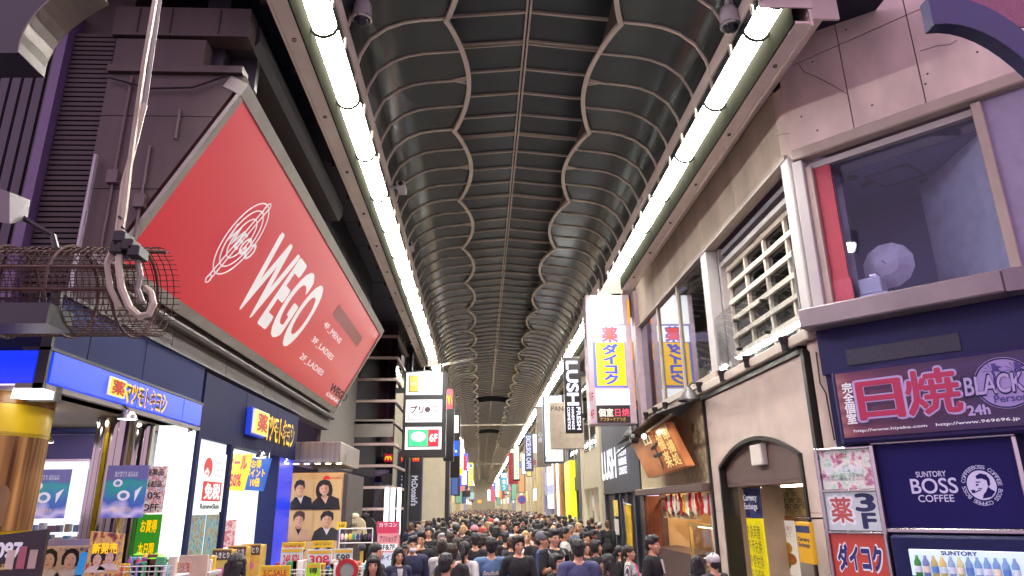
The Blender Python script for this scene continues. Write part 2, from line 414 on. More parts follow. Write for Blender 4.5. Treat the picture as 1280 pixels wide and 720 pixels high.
mb.add([(x, SY + .4, z) for x, z in pts] + [(x, YEND, z) for x, z in pts], [(i, i + 1, i + 10, i + 9) for i in range(8)]); part('roof_skin', mb, navy, roof)

# ------------------------------------------------------------------ lamp rails
ringm = M('ring_dark', (.004, .004, .003), .9, spec=0)
def lamp_rail(s, y0, y1, j0, label, full=1):
    """s = -1 left, 1 right; cross-section measured outwards from the arcade's centre line"""
    X = lambda d: CX + s * d
    t = thing('lamp_rail', label, 'strip light', W, (X(3.1), (y0 + y1) / 2, 8.2), 'strip lights along both sides of the arcade')
    def strip(pts, name, mt):
        mb = MB(); mb.prism([(X(d), z) for d, z in pts], y0, y1); part(name, mb, mt, t)
    strip([(2.80, 8.475), (2.85, 8.465), (2.85, 8.78), (2.80, 8.78)], 'inner_lip', rail_p)
    strip([(3.235, 7.99), (3.255, 7.99), (3.255, 8.577), (3.235, 8.577)], 'gutter_wall', ringm)
    strip([(3.2555, 7.985), (3.46, 7.985), (3.46, 8.02), (3.2555, 8.02)], 'flange', rail_p)
    strip([(3.463, 7.96), (3.50, 7.96), (3.50, 8.62), (3.463, 8.62)], 'outer_lip', rail_p)  # hung low to keep the tube's light off the wall
    strip([(2.87, 8.58), (3.46, 8.58), (3.46, 8.64), (2.87, 8.64)], 'back_plate', ringm)
    ys = [y0 + .02]; y = j0
    while y < y1 - .3:
        if y > y0 + .2: ys.append(y)
        y += 1.8
    ys.append(y1 - .02)
    def tubemesh(L):
        mb = MB(); mb.smooth = True; N = 14
        pr = [(X(3.05) + .168 * math.cos(R(180 + 190 * k / N)), 8.43 + .168 * math.sin(R(180 + 190 * k / N))) for k in range(-1, N + 1)]
        n = len(pr); mb.add([(x, 0, z) for x, z in pr] + [(x, L, z) for x, z in pr], [(i, i + 1, n + i + 1, n + i) for i in range(n - 1)])
        mb.smooth = False; mb.add([(x, 0, z) for x, z in pr], [list(range(n))]); mb.add([(x, L, z) for x, z in pr], [list(range(n))])
        return mb.mesh('lamp_tube', tubeE, lambda p: ((p[0]) * S, p[1] * S, p[2] * S))
    rg = MB(); rg.smooth = False; pts = [(X(3.05) + .19 * math.cos(R(165 + 210 * k / 16)), 8.43 + .19 * math.sin(R(165 + 210 * k / 16))) for k in range(17)]
    rg.tube([(x, 0, z) for x, z in pts], .026, 5); rgm = rg.mesh('clamp_ring', ringm, lambda p: (p[0] * S, p[1] * S, p[2] * S))
    cache = {}
    for a, b in zip(ys, ys[1:]):
        L = round(b - a - .02, 3)
        if L not in cache: cache[L] = tubemesh(L)
        inst('lamp_tube', cache[L], t, (0, a + .01, 0))
        inst('clamp_ring', rgm, t, (0, a, 0))
    mb = MB(); mb.box(min(X(2.80), X(3.52)), max(X(2.80), X(3.52)), y0 - .02, y0, 8.22, 8.74); part('end_cap', mb, rail_p, t)
    k = 0; sc_ = MB(); 
    for q in np.arange(y0 + .9, min(y1, 40), 1.9): sc_.lathe([(.03, -.015), (.03, 0.01), (.004, .012)], (X(3.36), q, 7.98), 8)
    part('bolts', sc_, dark, t, W, 'stuff')
    return t
lamp_rail(-1, 5.0, 30.3, 6.27, 'long white strip light on the left edge of the arcade roof, nearest the camera')
lamp_rail(1, 7.3, 18.9, 7.99, 'white strip light on the right edge of the roof, above the corner building')
lamp_rail(-1, 31.4, 110, 33.2, 'white strip light on the left roof edge beyond the stacked shop signs')
lamp_rail(1, 20.0, 56, 21.8, 'white strip light on the right roof edge just beyond the tall chemist sign')
lamp_rail(1, 57, 120, 58.8, 'white strip light on the right roof edge far down the arcade')
lamp_rail(-1, 111, 225, 112.8, 'strip light on the left roof edge at the far end of the arcade')
lamp_rail(1, 121, 225, 122.8, 'strip light on the right roof edge at the far end of the arcade')

# soffit boards between the right rail and the shop fronts, and the dark soffit on the left
so = thing('right_soffit', 'cream panelled soffit strip between the right strip light and the wall', 'soffit', W, (4.6, 7.6, 8.5))
y = 7.5
while y < 60:
    mb = MB(); L = 1.28; mb.box(4.37, 4.83, y + .008, y + L - .008, 8.50 + random.uniform(-.004, .004), 8.60); part('soffit_panel', mb, rail_p, so); y += L
mb = MB(); mb.box(4.37, 5.2, 60, YEND, 8.5, 8.6); part('soffit_board', mb, rail_p, so)
mb = MB(); mb.box(4.37, 4.83, 7.46, 7.5, 8.2, 8.6); part('end_board', mb, rail_p, so)
so = thing('left_soffit', 'dark perforated soffit between the left strip light and the red billboard', 'soffit', W, (-3.2, 8, 8.6))
perf = M('perforated_metal', (0.03, 0.03, 0.05), 0.5, .4, .3, 40)
y = 6.2
while y < 31:
    mb = MB(); L = 1.55; mb.box(-6.4, -2.66, y + .012, y + L - .012, 8.62 + random.uniform(-.004, .004), 8.7); part('soffit_panel', mb, navy if y < 10.5 else perf, so)
    mb = MB(); mb.box(-2.98, -2.92, y - .03, y + .03, 8.5, 8.62); part('soffit_hanger', mb, plum, so); y += L
mb = MB(); mb.box(-6.4, -2.66, y, YEND, 8.62, 8.7); part('soffit_board', mb, perf, so)

# end wall that closes the far end; its added glow stands in for bright haze
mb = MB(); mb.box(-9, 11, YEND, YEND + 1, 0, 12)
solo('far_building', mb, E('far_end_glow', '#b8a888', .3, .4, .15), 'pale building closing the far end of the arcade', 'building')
# ================================================================== RIGHT: corner building with the arched shop front
bd = thing('corner_building', 'pale stone corner building with upper window ledge and arched ground floor entrance', 'building', W, (4.84, 9.34, 0))
def P(name, mt, *bx, fr=FR_R, parent=None, kind=None, b=0):
    mb = MB()
    (mb.bbox(*bx, b) if b else mb.box(*bx)); return part(name, mb, mt, parent or bd, fr, kind)
# upper wall on the street side
ys = [9.62, 11.75, 13.85, 15.95, 18.05, 20.2]
for a, b in zip(ys, ys[1:]): P('wall_panel', wallb, -b + .006, -a - .006, .0, .2, 7.24, 8.5)
P('window_head', cream, -20.2, -9.45, -.06, .16, 7.15, 7.235)
P('end_pier', greyp, -20.35, -20.1, -.04, .3, 4.5, 8.4)
# second-floor windows
for y in (20.05, 17.86, 15.93): P('window_post', cream, -y - .03, -y + .03, -.02, .1, 4.55, 7.15)
P('window_post', whitep, -13.84, -13.48, -.05, .2, 4.3, 7.15, b=.015)
for a, b in ((20.02, 17.89), (17.83, 15.96), (15.90, 13.84)): P('window_pane', glass_d, -a, -b, .03, .045, 4.6, 7.12)
P('window_sill', cream, -20.2, -13.48, -.1, .2, 4.42, 4.56)
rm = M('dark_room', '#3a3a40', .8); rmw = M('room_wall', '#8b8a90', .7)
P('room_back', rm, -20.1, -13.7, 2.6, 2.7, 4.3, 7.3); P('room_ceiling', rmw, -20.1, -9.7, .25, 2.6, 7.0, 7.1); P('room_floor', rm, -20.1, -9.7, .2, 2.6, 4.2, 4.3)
# recessed grid window
P('recess_wall', whitep, -13.48, -13.38, .2, .45, 4.3, 7.15); P('recess_ceiling', whitep, -13.38, -9.7, .21, .45, 6.74, 6.84)
P('grid_glass', glass_d, -13.38, -9.62, .40, .415, 4.4, 6.74)
for k in range(5):
    x = -13.36 + k * .92; P('grid_post', trimc, x - .035, x + .035, .33, .395, 4.4, 6.735)
for k in range(7):
    z = 4.5 + k * .36; P('grid_rail', trimc, -13.38, -9.62, .31, .38, z - .045, z + .045)
P('window_post', whitep, -9.62, -9.34, -.06, .75, 4.3, 7.15, b=.02)
# glass balustrade
for a, b in ((13.45, 12.35), (12.31, 11.05), (11.01, 9.7)): P('balustrade_pane', glass_c, -a, -b, -.02, -.004, 4.45, 5.64)
for y in (12.33, 11.03):
    P('glass_fin', glass_c, -y - .006, -y + .006, 0, .3, 4.45, 5.5)
    for z in (4.75, 5.3):
        mb = MB(); mb.lathe([(.004, -.05), (.035, -.05), (.035, .06), (.004, .06)], (-y, -.01, z), 10, axis='y'); part('glass_clamp', mb, blackm, bd, FR_R)
P('balustrade_post', blackm, -9.7, -9.64, -.05, .02, 4.4, 5.7)
P('cornice', cream, -14.65, -9.4, -.14, .2, 4.24, 4.41, b=.02); P('cornice', cream, -20.2, -14.66, -.06, .2, 4.28, 4.41, b=.02)
P('black_rail', blackm, -14.66, -9.86, -.05, .1, 4.13, 4.23)
# arched front
x0, x1 = -14.6, -9.88; oa, ob = -14.1, -10.36; spr, pk = 2.70, 3.12
mb = MB(); n = 20; arc = [(oa + (ob - oa) * i / n, spr + (pk - spr) * (1 - (2 * i / n - 1) ** 2)) for i in range(n + 1)]
for i in range(n): mb.hexa([(arc[i][0], 0, arc[i][1]), (arc[i + 1][0], 0, arc[i + 1][1]), (arc[i + 1][0], .25, arc[i + 1][1]), (arc[i][0], .25, arc[i][1])], [(arc[i][0], 0, 4.12), (arc[i + 1][0], 0, 4.12), (arc[i + 1][0], .25, 4.12), (arc[i][0], .25, 4.12)])
part('arch_wall', mb, pinkb, bd, FR_R)
P('pier', pinkb, x0, oa, 0, .25, 1.85, 4.12); P('pier', pinkb, ob, x1, 0, .25, 1.85, 4.12)
P('pier', pinkb, x0, oa, 0, .25, 0, 1.843); P('pier', pinkb, ob, x1, 0, .25, 0, 1.843)
mb = MB(); arc2 = [(oa, 0)] + arc + [(ob, 0)]
for (xa, za), (xb, zb) in zip(arc2, arc2[1:]):
    L = math.hypot(xb - xa, zb - za); nx, nz = (zb - za) / L * .07, -(xb - xa) / L * .07
    mb.hexa([(xa, -.03, za), (xb, -.03, zb), (xb, .3, zb), (xa, .3, za)], [(xa + nx, -.03, za + nz), (xb + nx, -.03, zb + nz), (xb + nx, .3, zb + nz), (xa + nx, .3, za + nz)])
part('arch_trim', mb, blackm, bd, FR_R)
mb = MB(); mb.prism([(oa + .06, 2.36)] + [(x * .985 + (oa + ob) / 2 * .015, z - .06) for x, z in arc] + [(ob - .06, 2.36)], .1, .16); part('arch_board', mb, brownp, bd, FR_R)
P('arch_beam', brownp, oa + .06, ob - .06, .1, 1.5, 2.3, 2.355)
P('side_strip', blackm, x1 + .003, x1 + .1, -.05, .2, 0, 4.2); P('side_strip', blackm, x0 - .1, x0 - .003, -.05, .2, 0, 4.2)
# entrance pocket behind the arch
P('pocket_back', whitep, oa - .4, ob + .3, 1.5, 1.6, 0, 2.6); P('pocket_side', pinkb, oa - .5, oa - .4, .26, 1.6, 0, 2.6); P('pocket_side', whitep, ob + .3, ob + .4, .26, 1.6, 0, 2.6)
warm = E('warm_shop_light', (1.0, 0.78, 0.52), 30.0); coolw = E('cool_shop_light', (0.93, 0.98, 1.0), 32.0)
P('entrance_light', warm, -12.9, -11.0, .7, .95, 2.27, 2.295)
hz_ = at(FR_R, 985, 645, 1.4)[1]; hx_ = at(FR_R, 962, 645, 1.4)[0]; ptim = M('pale_timber', '#9b7350', .5, 0, .2, 3, 0, None, (1, 8, 1)); P('door_post', wood, hx_ - .45, hx_ - .15, 1.30, 1.5, 0, 2.3); P('door_post', ptim, hx_ - .145, hx_, 1.33, 1.5, 0, 2.3); P('door_head', ptim, hx_ + .003, ob + .3, 1.38, 1.5, hz_ - .1, hz_); P('upper_panel', M('cream_plaster', '#b7a582', .7, 0, .08, 2), hx_ + .003, ob + .3, 1.42, 1.5, hz_ + .003, 2.3)
lamp = P('blank_lamp_box', M('lamp_face', '#c4bcb4', .4), -12.36, -11.88, -.02, .1, 2.62, 2.98, b=.015)
# banners and posters in the entrance
xb_ = thing('exchange_banner', 'tall yellow banner with navy top and ink characters hanging inside the arch', 'banner', FR_R, (-13.3, .25, .6))
for nm, za, zb_, mt in (('lower_cloth', .5, 1.72, E('banner_yellow', '#e0cc10', .55)), ('upper_cloth', 1.724, 2.26, M('banner_navy', '#1a2050', .6))):
    mb = MB(); n = 5; mb.add([(-13.75 + .85 * i / n, .3 + .03 * math.sin(i * 1.9), z) for z in (za, zb_) for i in range(n + 1)], [(i, i + 1, n + 2 + i, n + 1 + i) for i in range(n)]); part(nm, mb, mt, xb_, FR_R)
mb = MB(); mb.tube([(-13.8, .3, 2.27), (-12.85, .3, 2.27)], .015, 5); part('rod', mb, steel, xb_, FR_R)
text('Currency\nExchange', xb_, FR_R, (-13.65, -13.0, 1.85, 2.15), .25, M('white_ink', '#d8d8e0', .5), bold=.02); text('外貨両替\n外币兑换\n外幣兌換\n외화환전', xb_, FR_R, (-13.65, -13.0, .6, 1.6), .25, M('black_ink', (.02, .018, .018), .6))
xs_ = thing('exchange_sign', 'small gold currency exchange sign projecting from the right edge of the arch', 'sign', FR_R, (-10.5, -.3, 1.3))
eb = box4(FR_R, 996, 652, 1021, 706, -.33); mb = MB(); mb.bbox(eb[0], eb[1], -.36, -.30, eb[2], eb[3], .01); part('board', mb, E('exchange_gold', '#d8a020', .5), xs_, FR_R); mb = MB(); mb.box(eb[0] + .01, eb[1] - .01, -.366, -.361, eb[3] - .14, eb[3] - .05); part('band', mb, M('banner_navy'), xs_, FR_R); mb = MB(); mb.tube([(eb[0], -.33, eb[3] + .05), (eb[1], -.33, eb[3] + .05), (eb[1], 0, eb[3] + .05)], .012, 5); part('hook', mb, M('black_metal', (0.02, 0.018, 0.018), 0.35, .4), xs_, FR_R)
text('Currency\nExchange', xs_, FR_R, (eb[0] + .05, eb[1] - .04, eb[2] + .2, eb[3] - .2), -.37, M('banner_navy'), bold=.03)
fp_ = thing('food_poster', 'white poster with yellow fried dishes on the wall inside the arch', 'poster', FR_R, (-11.5, 1.4, .6))
fb_ = box4(FR_R, 968, 650, 1001, 722, 1.36); mb = MB(); mb.box(fb_[0], fb_[1], 1.36, 1.379, fb_[2], fb_[3]); part('sheet', mb, E('food_poster_white', '#f0e4d8', .5), fp_, FR_R)
for k, (cx, cz, c_) in enumerate(((.5, .5, '#d8a83a'), (.65, .3, '#c87a2a'), (.35, .2, '#8aa03a'))): mb = MB(); mb.sheet(ell(fb_[0] + (fb_[1] - fb_[0]) * cx, fb_[2] + (fb_[3] - fb_[2]) * cz, .26, .11, 18), 1.355 - k * .002); part('dish_print', mb, M('dish_%d' % k, c_, .5), fp_, FR_R)
text('お持ち帰り\n揚げたて', fp_, FR_R, (fb_[0] + .12, fb_[1] - .12, fb_[3] - .32, fb_[3] - .1), 1.355, M('dish_red', '#a8402a', .5))
# wave crests (concentric arcs) as raised lines
def waves(parent, fr, rows, r, y, mt, name='wave_pattern'):
    mb = MB()
    for cx, cz in rows:
        for q in (1, .72, .45):
            p = ell(cx, cz, r * q, r * q, 10, 0, 180)
            for (xa, za), (xb, zb) in zip(p, p[1:]):
                mx, mz = cx, cz; k = 1 - .085 / q
                mb.add([(xa, y, za), (xb, y, zb), (mx + (xb - mx) * k, y, mz + (zb - mz) * k), (mx + (xa - mx) * k, y, mz + (za - mz) * k)], [(0, 1, 2, 3)])
    return part(name, mb, mt, parent, fr)
inkb = M('black_ink', (.02, .018, .018), .6)
wq = at(FR_R, 990, 636, 1.41); waves(bd, FR_R, [(wq[0] + dx_, wq[1] + dz_) for dx_, dz_ in ((-.4, .0), (0, .0), (.4, .0), (-.2, -.11), (.2, -.11), (-.2, .12), (.2, .12), (0, .24))], .2, 1.412, inkb)
# rounded corner shaft
mb = MB(); mb.smooth = True; mb.lathe([(.26, 4.62), (.26, 8.42)], (5.08, 9.55, 0), 10, 150, 260); part('corner_shaft', mb, stone, bd)
for z, q in ((4.62, 'a'),): pass
mb = MB(); mb.smooth = True; mb.lathe([(.27, 2.72), (.27, 4.12), (.30, 4.16), (.30, 4.22)], (5.10, 9.58, 0), 12, 130, 280); part('corner_shaft', mb, pinkb, bd)
mb = MB(); mb.tube([(4.82, 9.44, 4.05), (4.8, 9.42, 3.6), (4.83, 9.36, 3.45), (4.84, 9.34, 2.8)], .012, 5); part('loose_cable', mb, blackm, bd)
# cut-off corner: stone courses above the window
j1, j2 = at(FR_C, 1068, 162)[0], at(FR_C, 1158, 130)[0]; zj = at(FR_C, 1060, 51)[1]
for a, b in ((.0, j1), (j1, j2), (j2, j2 + 1.1), (j2 + 1.1, j2 + 2.2)):
    for c, d in ((7.21, zj), (zj, zj + 1.05)): P('stone_slab', stone, a + .008, b - .008, random.uniform(-.004, .004), .2, c + .008, d - .008, fr=FR_C)
P('stone_backing', M('dark_joint', (.03, .026, .03), .8), .0, j2 + 2.2, .05, .25, 7.2, zj + 1.05, fr=FR_C)  # dark backing seen in the joints between slabs
hol = MB()
for x, z in ((.45, 7.42), (1.25, 7.5), (1.95, 7.52), (.25, 7.75), (2.6, 7.7), (2.75, 7.78), (.55, 8.6), (1.1, 8.9), (2.0, 7.66)): hol.lathe([(.001, -.009), (.016, -.009)], (x, 0, z), 8, axis='y')
part('bolt_holes', hol, dark, bd, FR_C, 'stuff')
for p in ([(997, 79), (1005, 90), (1018, 95), (1040, 106), (1058, 117)], [(1196, 50), (1188, 56), (1172, 57), (1150, 64)], [(972, 170), (976, 168), (986, 167)]):
    mb = MB(); mb.tube([(lambda q: (q[0], -.003, q[1]))(at(FR_C, *r_)) for r_ in p], .004, 4); part('wall_crack', mb, dark, bd, FR_C)
# corner window
P('window_head', cream, .03, 3.1, -.1, .1, 7.02, 7.2, fr=FR_C, b=.02); P('window_head', whitep, .1, 3.1, .1, .6, 6.88, 6.98, fr=FR_C)
P('window_post', whitep, .02, .17, -.08, .4, 4.62, 7.0, fr=FR_C, b=.01); P('window_post', pinkb, .175, .26, .02, .5, 4.62, 6.9, fr=FR_C)
redp = M('red_panel', '#a01c3c', .45, 0, .1, 2)
P('red_panel', redp, .27, .50, .12, .16, 5.06, 6.88, fr=FR_C); P('red_panel', M('faded_red_panel', '#a93a55', .5, 0, .2, 12, 0, None, (8, 1, .5)), .27, .53, .10, .15, 4.55, 5.055, fr=FR_C)
P('window_pane', glass_w, .5, 2.38, .2, .215, 4.55, 6.88, fr=FR_C)
P('window_post', cream, 2.38, 2.5, -.02, .3, 4.5, 7.0, fr=FR_C, b=.01)
P('side_wall', M('violet_wall', '#8d86a0', .6), 2.5, 4.6, .05, .3, 4.4, 7.2, fr=FR_C)
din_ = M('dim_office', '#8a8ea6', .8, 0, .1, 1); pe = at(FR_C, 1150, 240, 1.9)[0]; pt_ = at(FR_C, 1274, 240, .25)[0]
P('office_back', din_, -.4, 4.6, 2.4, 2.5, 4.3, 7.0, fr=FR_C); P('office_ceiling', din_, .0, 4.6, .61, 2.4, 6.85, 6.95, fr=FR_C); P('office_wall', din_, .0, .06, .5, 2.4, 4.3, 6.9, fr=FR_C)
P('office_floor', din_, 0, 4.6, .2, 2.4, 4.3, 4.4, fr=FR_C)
mb = MB(); mb.hexa([(pe, 1.9, 4.4), (pt_, .25, 4.4), (pt_ + .05, .25, 4.4), (pe + .05, 1.95, 4.4)], [(pe, 1.9, 6.84), (pt_, .25, 6.84), (pt_ + .05, .25, 6.84), (pe + .05, 1.95, 6.84)]); part('partition_wall', mb, M('office_partition', '#d8dade', .6), bd, FR_C)
mb = MB(); q = [(.75, .9), (1.35, .9), (1.45, 1.5), (.85, 1.5)]
for (xa, ya), (xb, yb) in zip(q, q[1:] + q[:1]): mb.tube([(xa, ya, 6.845), (xb, yb, 6.845)], .018, 4)
part('hatch_frame', mb, dark, bd, FR_C)
for x, y in ((.68, 1.2), (.6, .8), (1.4, 1.75)):
    mb = MB(); mb.lathe([(.001, 6.83), (.08, 6.83), (.1, 6.85)], (x, y, 0), 14); part('ceiling_vent', mb, dark, bd, FR_C)
mb = MB(); mb.prism([(1.88 - .03, 5.4), (1.88 + .03, 5.4), (1.88 + .03, 5.55), (1.88 - .03, 5.55)], .9, 1.2)
# ledge under the window
ledm = M('ledge_metal', '#7c7076', .45, .2, .12, 2)
P('window_ledge', ledm, -.12, 2.32, -.34, .3, 4.34, 4.62, fr=FR_C, b=.02)
mb = MB(); mb.hexa([(2.325, -.34, 4.34), (4.4, .35, 4.34), (4.4, .6, 4.34), (2.325, .3, 4.34)], [(2.325, -.34, 4.62), (4.4, .35, 4.62), (4.4, .6, 4.62), (2.325, .3, 4.62)]); part('window_ledge', mb, ledm, bd, FR_C)
ndark = M('navy_band', (0.020, 0.020, 0.075), .6, 0, .15, 2, spec=.2)
P('lower_band', ndark, -.02, 4.4, -.02, .3, 3.7, 4.335, fr=FR_C); P('lower_wall', ndark, .0, 4.4, .05, .3, 0, 3.7, fr=FR_C)
P('vent_grille', perf, .34, 1.7, -.035, -.02, 3.78, 4.0, fr=FR_C)
# side return of the building behind
P('back_mass', pinkb, -9.3, -9.0, .3, 8, 0, 4.2, fr=((4.84, 0, 0), -90)) if False else None
P('roof_slab', M('roof_concrete', '#6d655f', .8), -20.2, -9.5, .2, 6, 8.5, 8.7)

# things in the corner window
um = thing('photo_umbrella', 'white twelve-sided reflector umbrella standing inside the corner window', 'umbrella', FR_C, (.98, .75, 4.62))
mb = MB(); uq = at(FR_C, 1108, 330, .62); c = Vector((uq[0], .62, uq[1])); nseg = 12; UR = .35; fabric = M('umbrella_fabric', '#d8d0d4', .8)
vs = [(c.x, c.y - .06, c.z)] + [(c.x + UR * math.cos(2 * math.pi * (k + .5) / nseg), c.y + .1, c.z + UR * math.sin(2 * math.pi * (k + .5) / nseg)) for k in range(nseg)] + [(c.x + .17 * math.cos(2 * math.pi * (k + .5) / nseg), c.y - .02, c.z + .17 * math.sin(2 * math.pi * (k + .5) / nseg)) for k in range(nseg)]
fs = [(0, 13 + k, 13 + (k + 1) % nseg) for k in range(nseg)] + [(13 + k, 1 + k, 1 + (k + 1) % nseg, 13 + (k + 1) % nseg) for k in range(nseg)]
mb.add(vs, fs); part('canopy', mb, fabric, um, FR_C)
mb = MB(); mb.tube([(c.x, c.y - .2, c.z), (c.x, c.y + .15, c.z)], .01, 6); part('shaft', mb, steel, um, FR_C)
mb = MB(); mb.tube([(c.x, c.y + .12, 4.42), (c.x, c.y + .12, c.z)], .015, 6); part('stand', mb, blackm, um, FR_C)
for k in range(nseg):
    a = 2 * math.pi * (k + .5) / nseg; mb = MB(); mb.tube([(c.x, c.y - .05, c.z), (c.x + UR * math.cos(a), c.y + .105, c.z + UR * math.sin(a))], .004, 4); part('rib', mb, greyp, um, FR_C)
eq = thing('projector_unit', 'white box-shaped projector on a tray beside the reflector umbrella', 'projector', FR_C, (.72, .45, 4.62))
pq = box4(FR_C, 1071, 346, 1110, 368, .3); whitc = M('casing_white', '#d8d8dc', .5)
for nm, bx, mt in (('case', (pq[0], pq[1] - .06, .3, .6, pq[2] + .06, pq[3] - .05), whitc), ('tray', (pq[0], pq[1], .26, .62, pq[2], pq[2] + .05), whitc), ('bracket', (pq[0] + .14, pq[0] + .26, .38, .5, pq[3] - .047, pq[3] + .03), steel), ('stand', (pq[0] + .1, pq[0] + .3, .35, .55, 4.41, pq[2] - .003), blackm)):
    mb = MB(); mb.bbox(*bx, .015); part(nm, mb, mt, eq, FR_C)

# ------------------------------------------------------------------ signs on the cut-off corner
bx = thing('tanning_salon_sign', 'wide dark purple salon signboard with two big crimson kanji above the navy coffee panel', 'sign', FR_C, (1.4, -.1, 2.74))
mb = MB(); mb.bbox(.15, 3.3, -.2, .04, 2.72, 3.70, .03); part('case', mb, M('purple_case', (0.02, 0.014, 0.07), .5, spec=.15), bx, FR_C)
def face_mat(name, f):
    """sign face print: colour changes along x with soft bands"""
    mt = bpy.data.materials.new(name); mt.use_nodes = True; nt = mt.node_tree; bs = nt.nodes['Principled BSDF']; bs.inputs['Roughness'].default_value = .25
    f(nt, bs); MATS[name] = mt; return mt
def salon(nt, bs):
    tc = nt.nodes.new('ShaderNodeTexCoord'); sp = nt.nodes.new('ShaderNodeSeparateXYZ'); nt.links.new(tc.outputs['Generated'], sp.inputs[0])
    rp = nt.nodes.new('ShaderNodeValToRGB'); e = rp.color_ramp.elements; e[0].position = .0; e[0].color = (*srgb('#8a5a58'), 1); e[1].position = 1; e[1].color = (*srgb('#1a1648'), 1)
    for p, c_ in ((.06, '#6a3048'), (.22, '#451c3c'), (.45, '#30184a')): q = e.new(p); q.color = (*srgb(c_), 1)
    nt.links.new(sp.outputs[0], rp.inputs[0]); wv = nt.nodes.new('ShaderNodeTexWave'); wv.bands_direction = 'Z'; wv.inputs['Scale'].default_value = 1.6; wv.inputs['Distortion'].default_value = 1
    nt.links.new(tc.outputs['Generated'], wv.inputs[0]); mx = nt.nodes.new('ShaderNodeMix'); mx.data_type = 'RGBA'; mx.blend_type = 'MULTIPLY'; mx.inputs[0].default_value = .35
    nt.links.new(rp.outputs[0], mx.inputs[6]); nt.links.new(wv.outputs[0], mx.inputs[7]); nt.links.new(mx.outputs[2], bs.inputs['Base Color'])
    nt.links.new(mx.outputs[2], bs.inputs['Emission Color']); bs.inputs['Emission Strength'].default_value = SIGN_K * .12
mb = MB(); mb.box(.21, 3.24, -.215, -.2, 2.80, 3.655); part('sign_face', mb, face_mat('salon_print', salon), bx, FR_C)
crim = E('crimson_print', '#b0204f', .32); lil = E('lilac_print', '#b8a4dc', .24); whp = E('white_print', '#e8e4f0', .4); plumd = M('plum_shadow', '#3a1440', .5)
def pxtext(s, parent, fr, p0, p1, y, mat, **k):
    b = box4(fr, *p0, *p1); return text(s, parent, fr, b, y, mat, **k)
def kx(a, b, c, d): return (a, b, c, d)
for ch, (xa, xb, za, zb) in (('日', (.46, .98, 3.02, 3.50)), ('焼', (1.04, 1.62, 3.02, 3.56))):
    text(ch, bx, FR_C, (xa + .03, xb + .03, za - .05, zb - .05), -.219, plumd, bold=.06); text(ch, bx, FR_C, (xa - .012, xb + .012, za - .012, zb + .012), -.223, lil, bold=.045); text(ch, bx, FR_C, (xa, xb, za, zb), -.227, crim, bold=.022)
text('完\n全\n個\n室', bx, FR_C, (.275, .405, 2.98, 3.52), -.223, whp, bold=.03, lead=.95)
text('http://www.hiyake.com', bx, FR_C, (.34, 1.2, 2.855, 2.90), -.223, whp, bold=.015); text('http://www.969696.jp', bx, FR_C, (1.3, 2.15, 2.855, 2.90), -.223, whp, bold=.015)
text('24h', bx, FR_C, (1.66, 1.88, 2.96, 3.07), -.223, lil, bold=.035)
mb = MB(); mb.sheet(ell(2.08, 3.3, .30, .30, 36), -.219); part('emblem', mb, E('lilac_disc', '#9c86c8', .3), bx, FR_C)
mb = MB(); p = ell(2.08, 3.3, .285, .285, 36); mb.tube([(x, -.222, z) for x, z in p + p[:1]], .008, 4, False); part('emblem_ring', mb, ndark, bx, FR_C)
mb = MB()                                             # palms
for px_, h in ((1.98, .17), (2.2, .15)):
    mb.tube([(px_, -.223, 3.22), (px_ + .02, -.223, 3.3 + h * .5), (px_ + .01, -.223, 3.33 + h * .7)], .012, 4)
    for a in (-20, 20, 60, 100, 140, 180, 210): mb.add([(px_ + .01, -.223, 3.33 + h * .7), (px_ + .06 * math.cos(R(a + 20)), -.223, 3.36 + h * .7 + .06 * math.sin(R(a + 20))), (px_ + .13 * math.cos(R(a)), -.223, 3.33 + h * .7 + .1 * math.sin(R(a)))], [(0, 1, 2)])
part('palm_print', mb, M('indigo_print', '#3a2f7a', .5), bx, FR_C)
text("BLACKY'S", bx, FR_C, (1.66, 2.52, 3.18, 3.42), -.227, ndark, bold=.055, shear=.1); text("BLACKY'S", bx, FR_C, (1.675, 2.505, 3.19, 3.41), -.231, lil, bold=.02, shear=.1)
text('Personal', bx, FR_C, (1.95, 2.35, 3.08, 3.16), -.229, M('indigo_print', '#3a2f7a'), bold=.02)

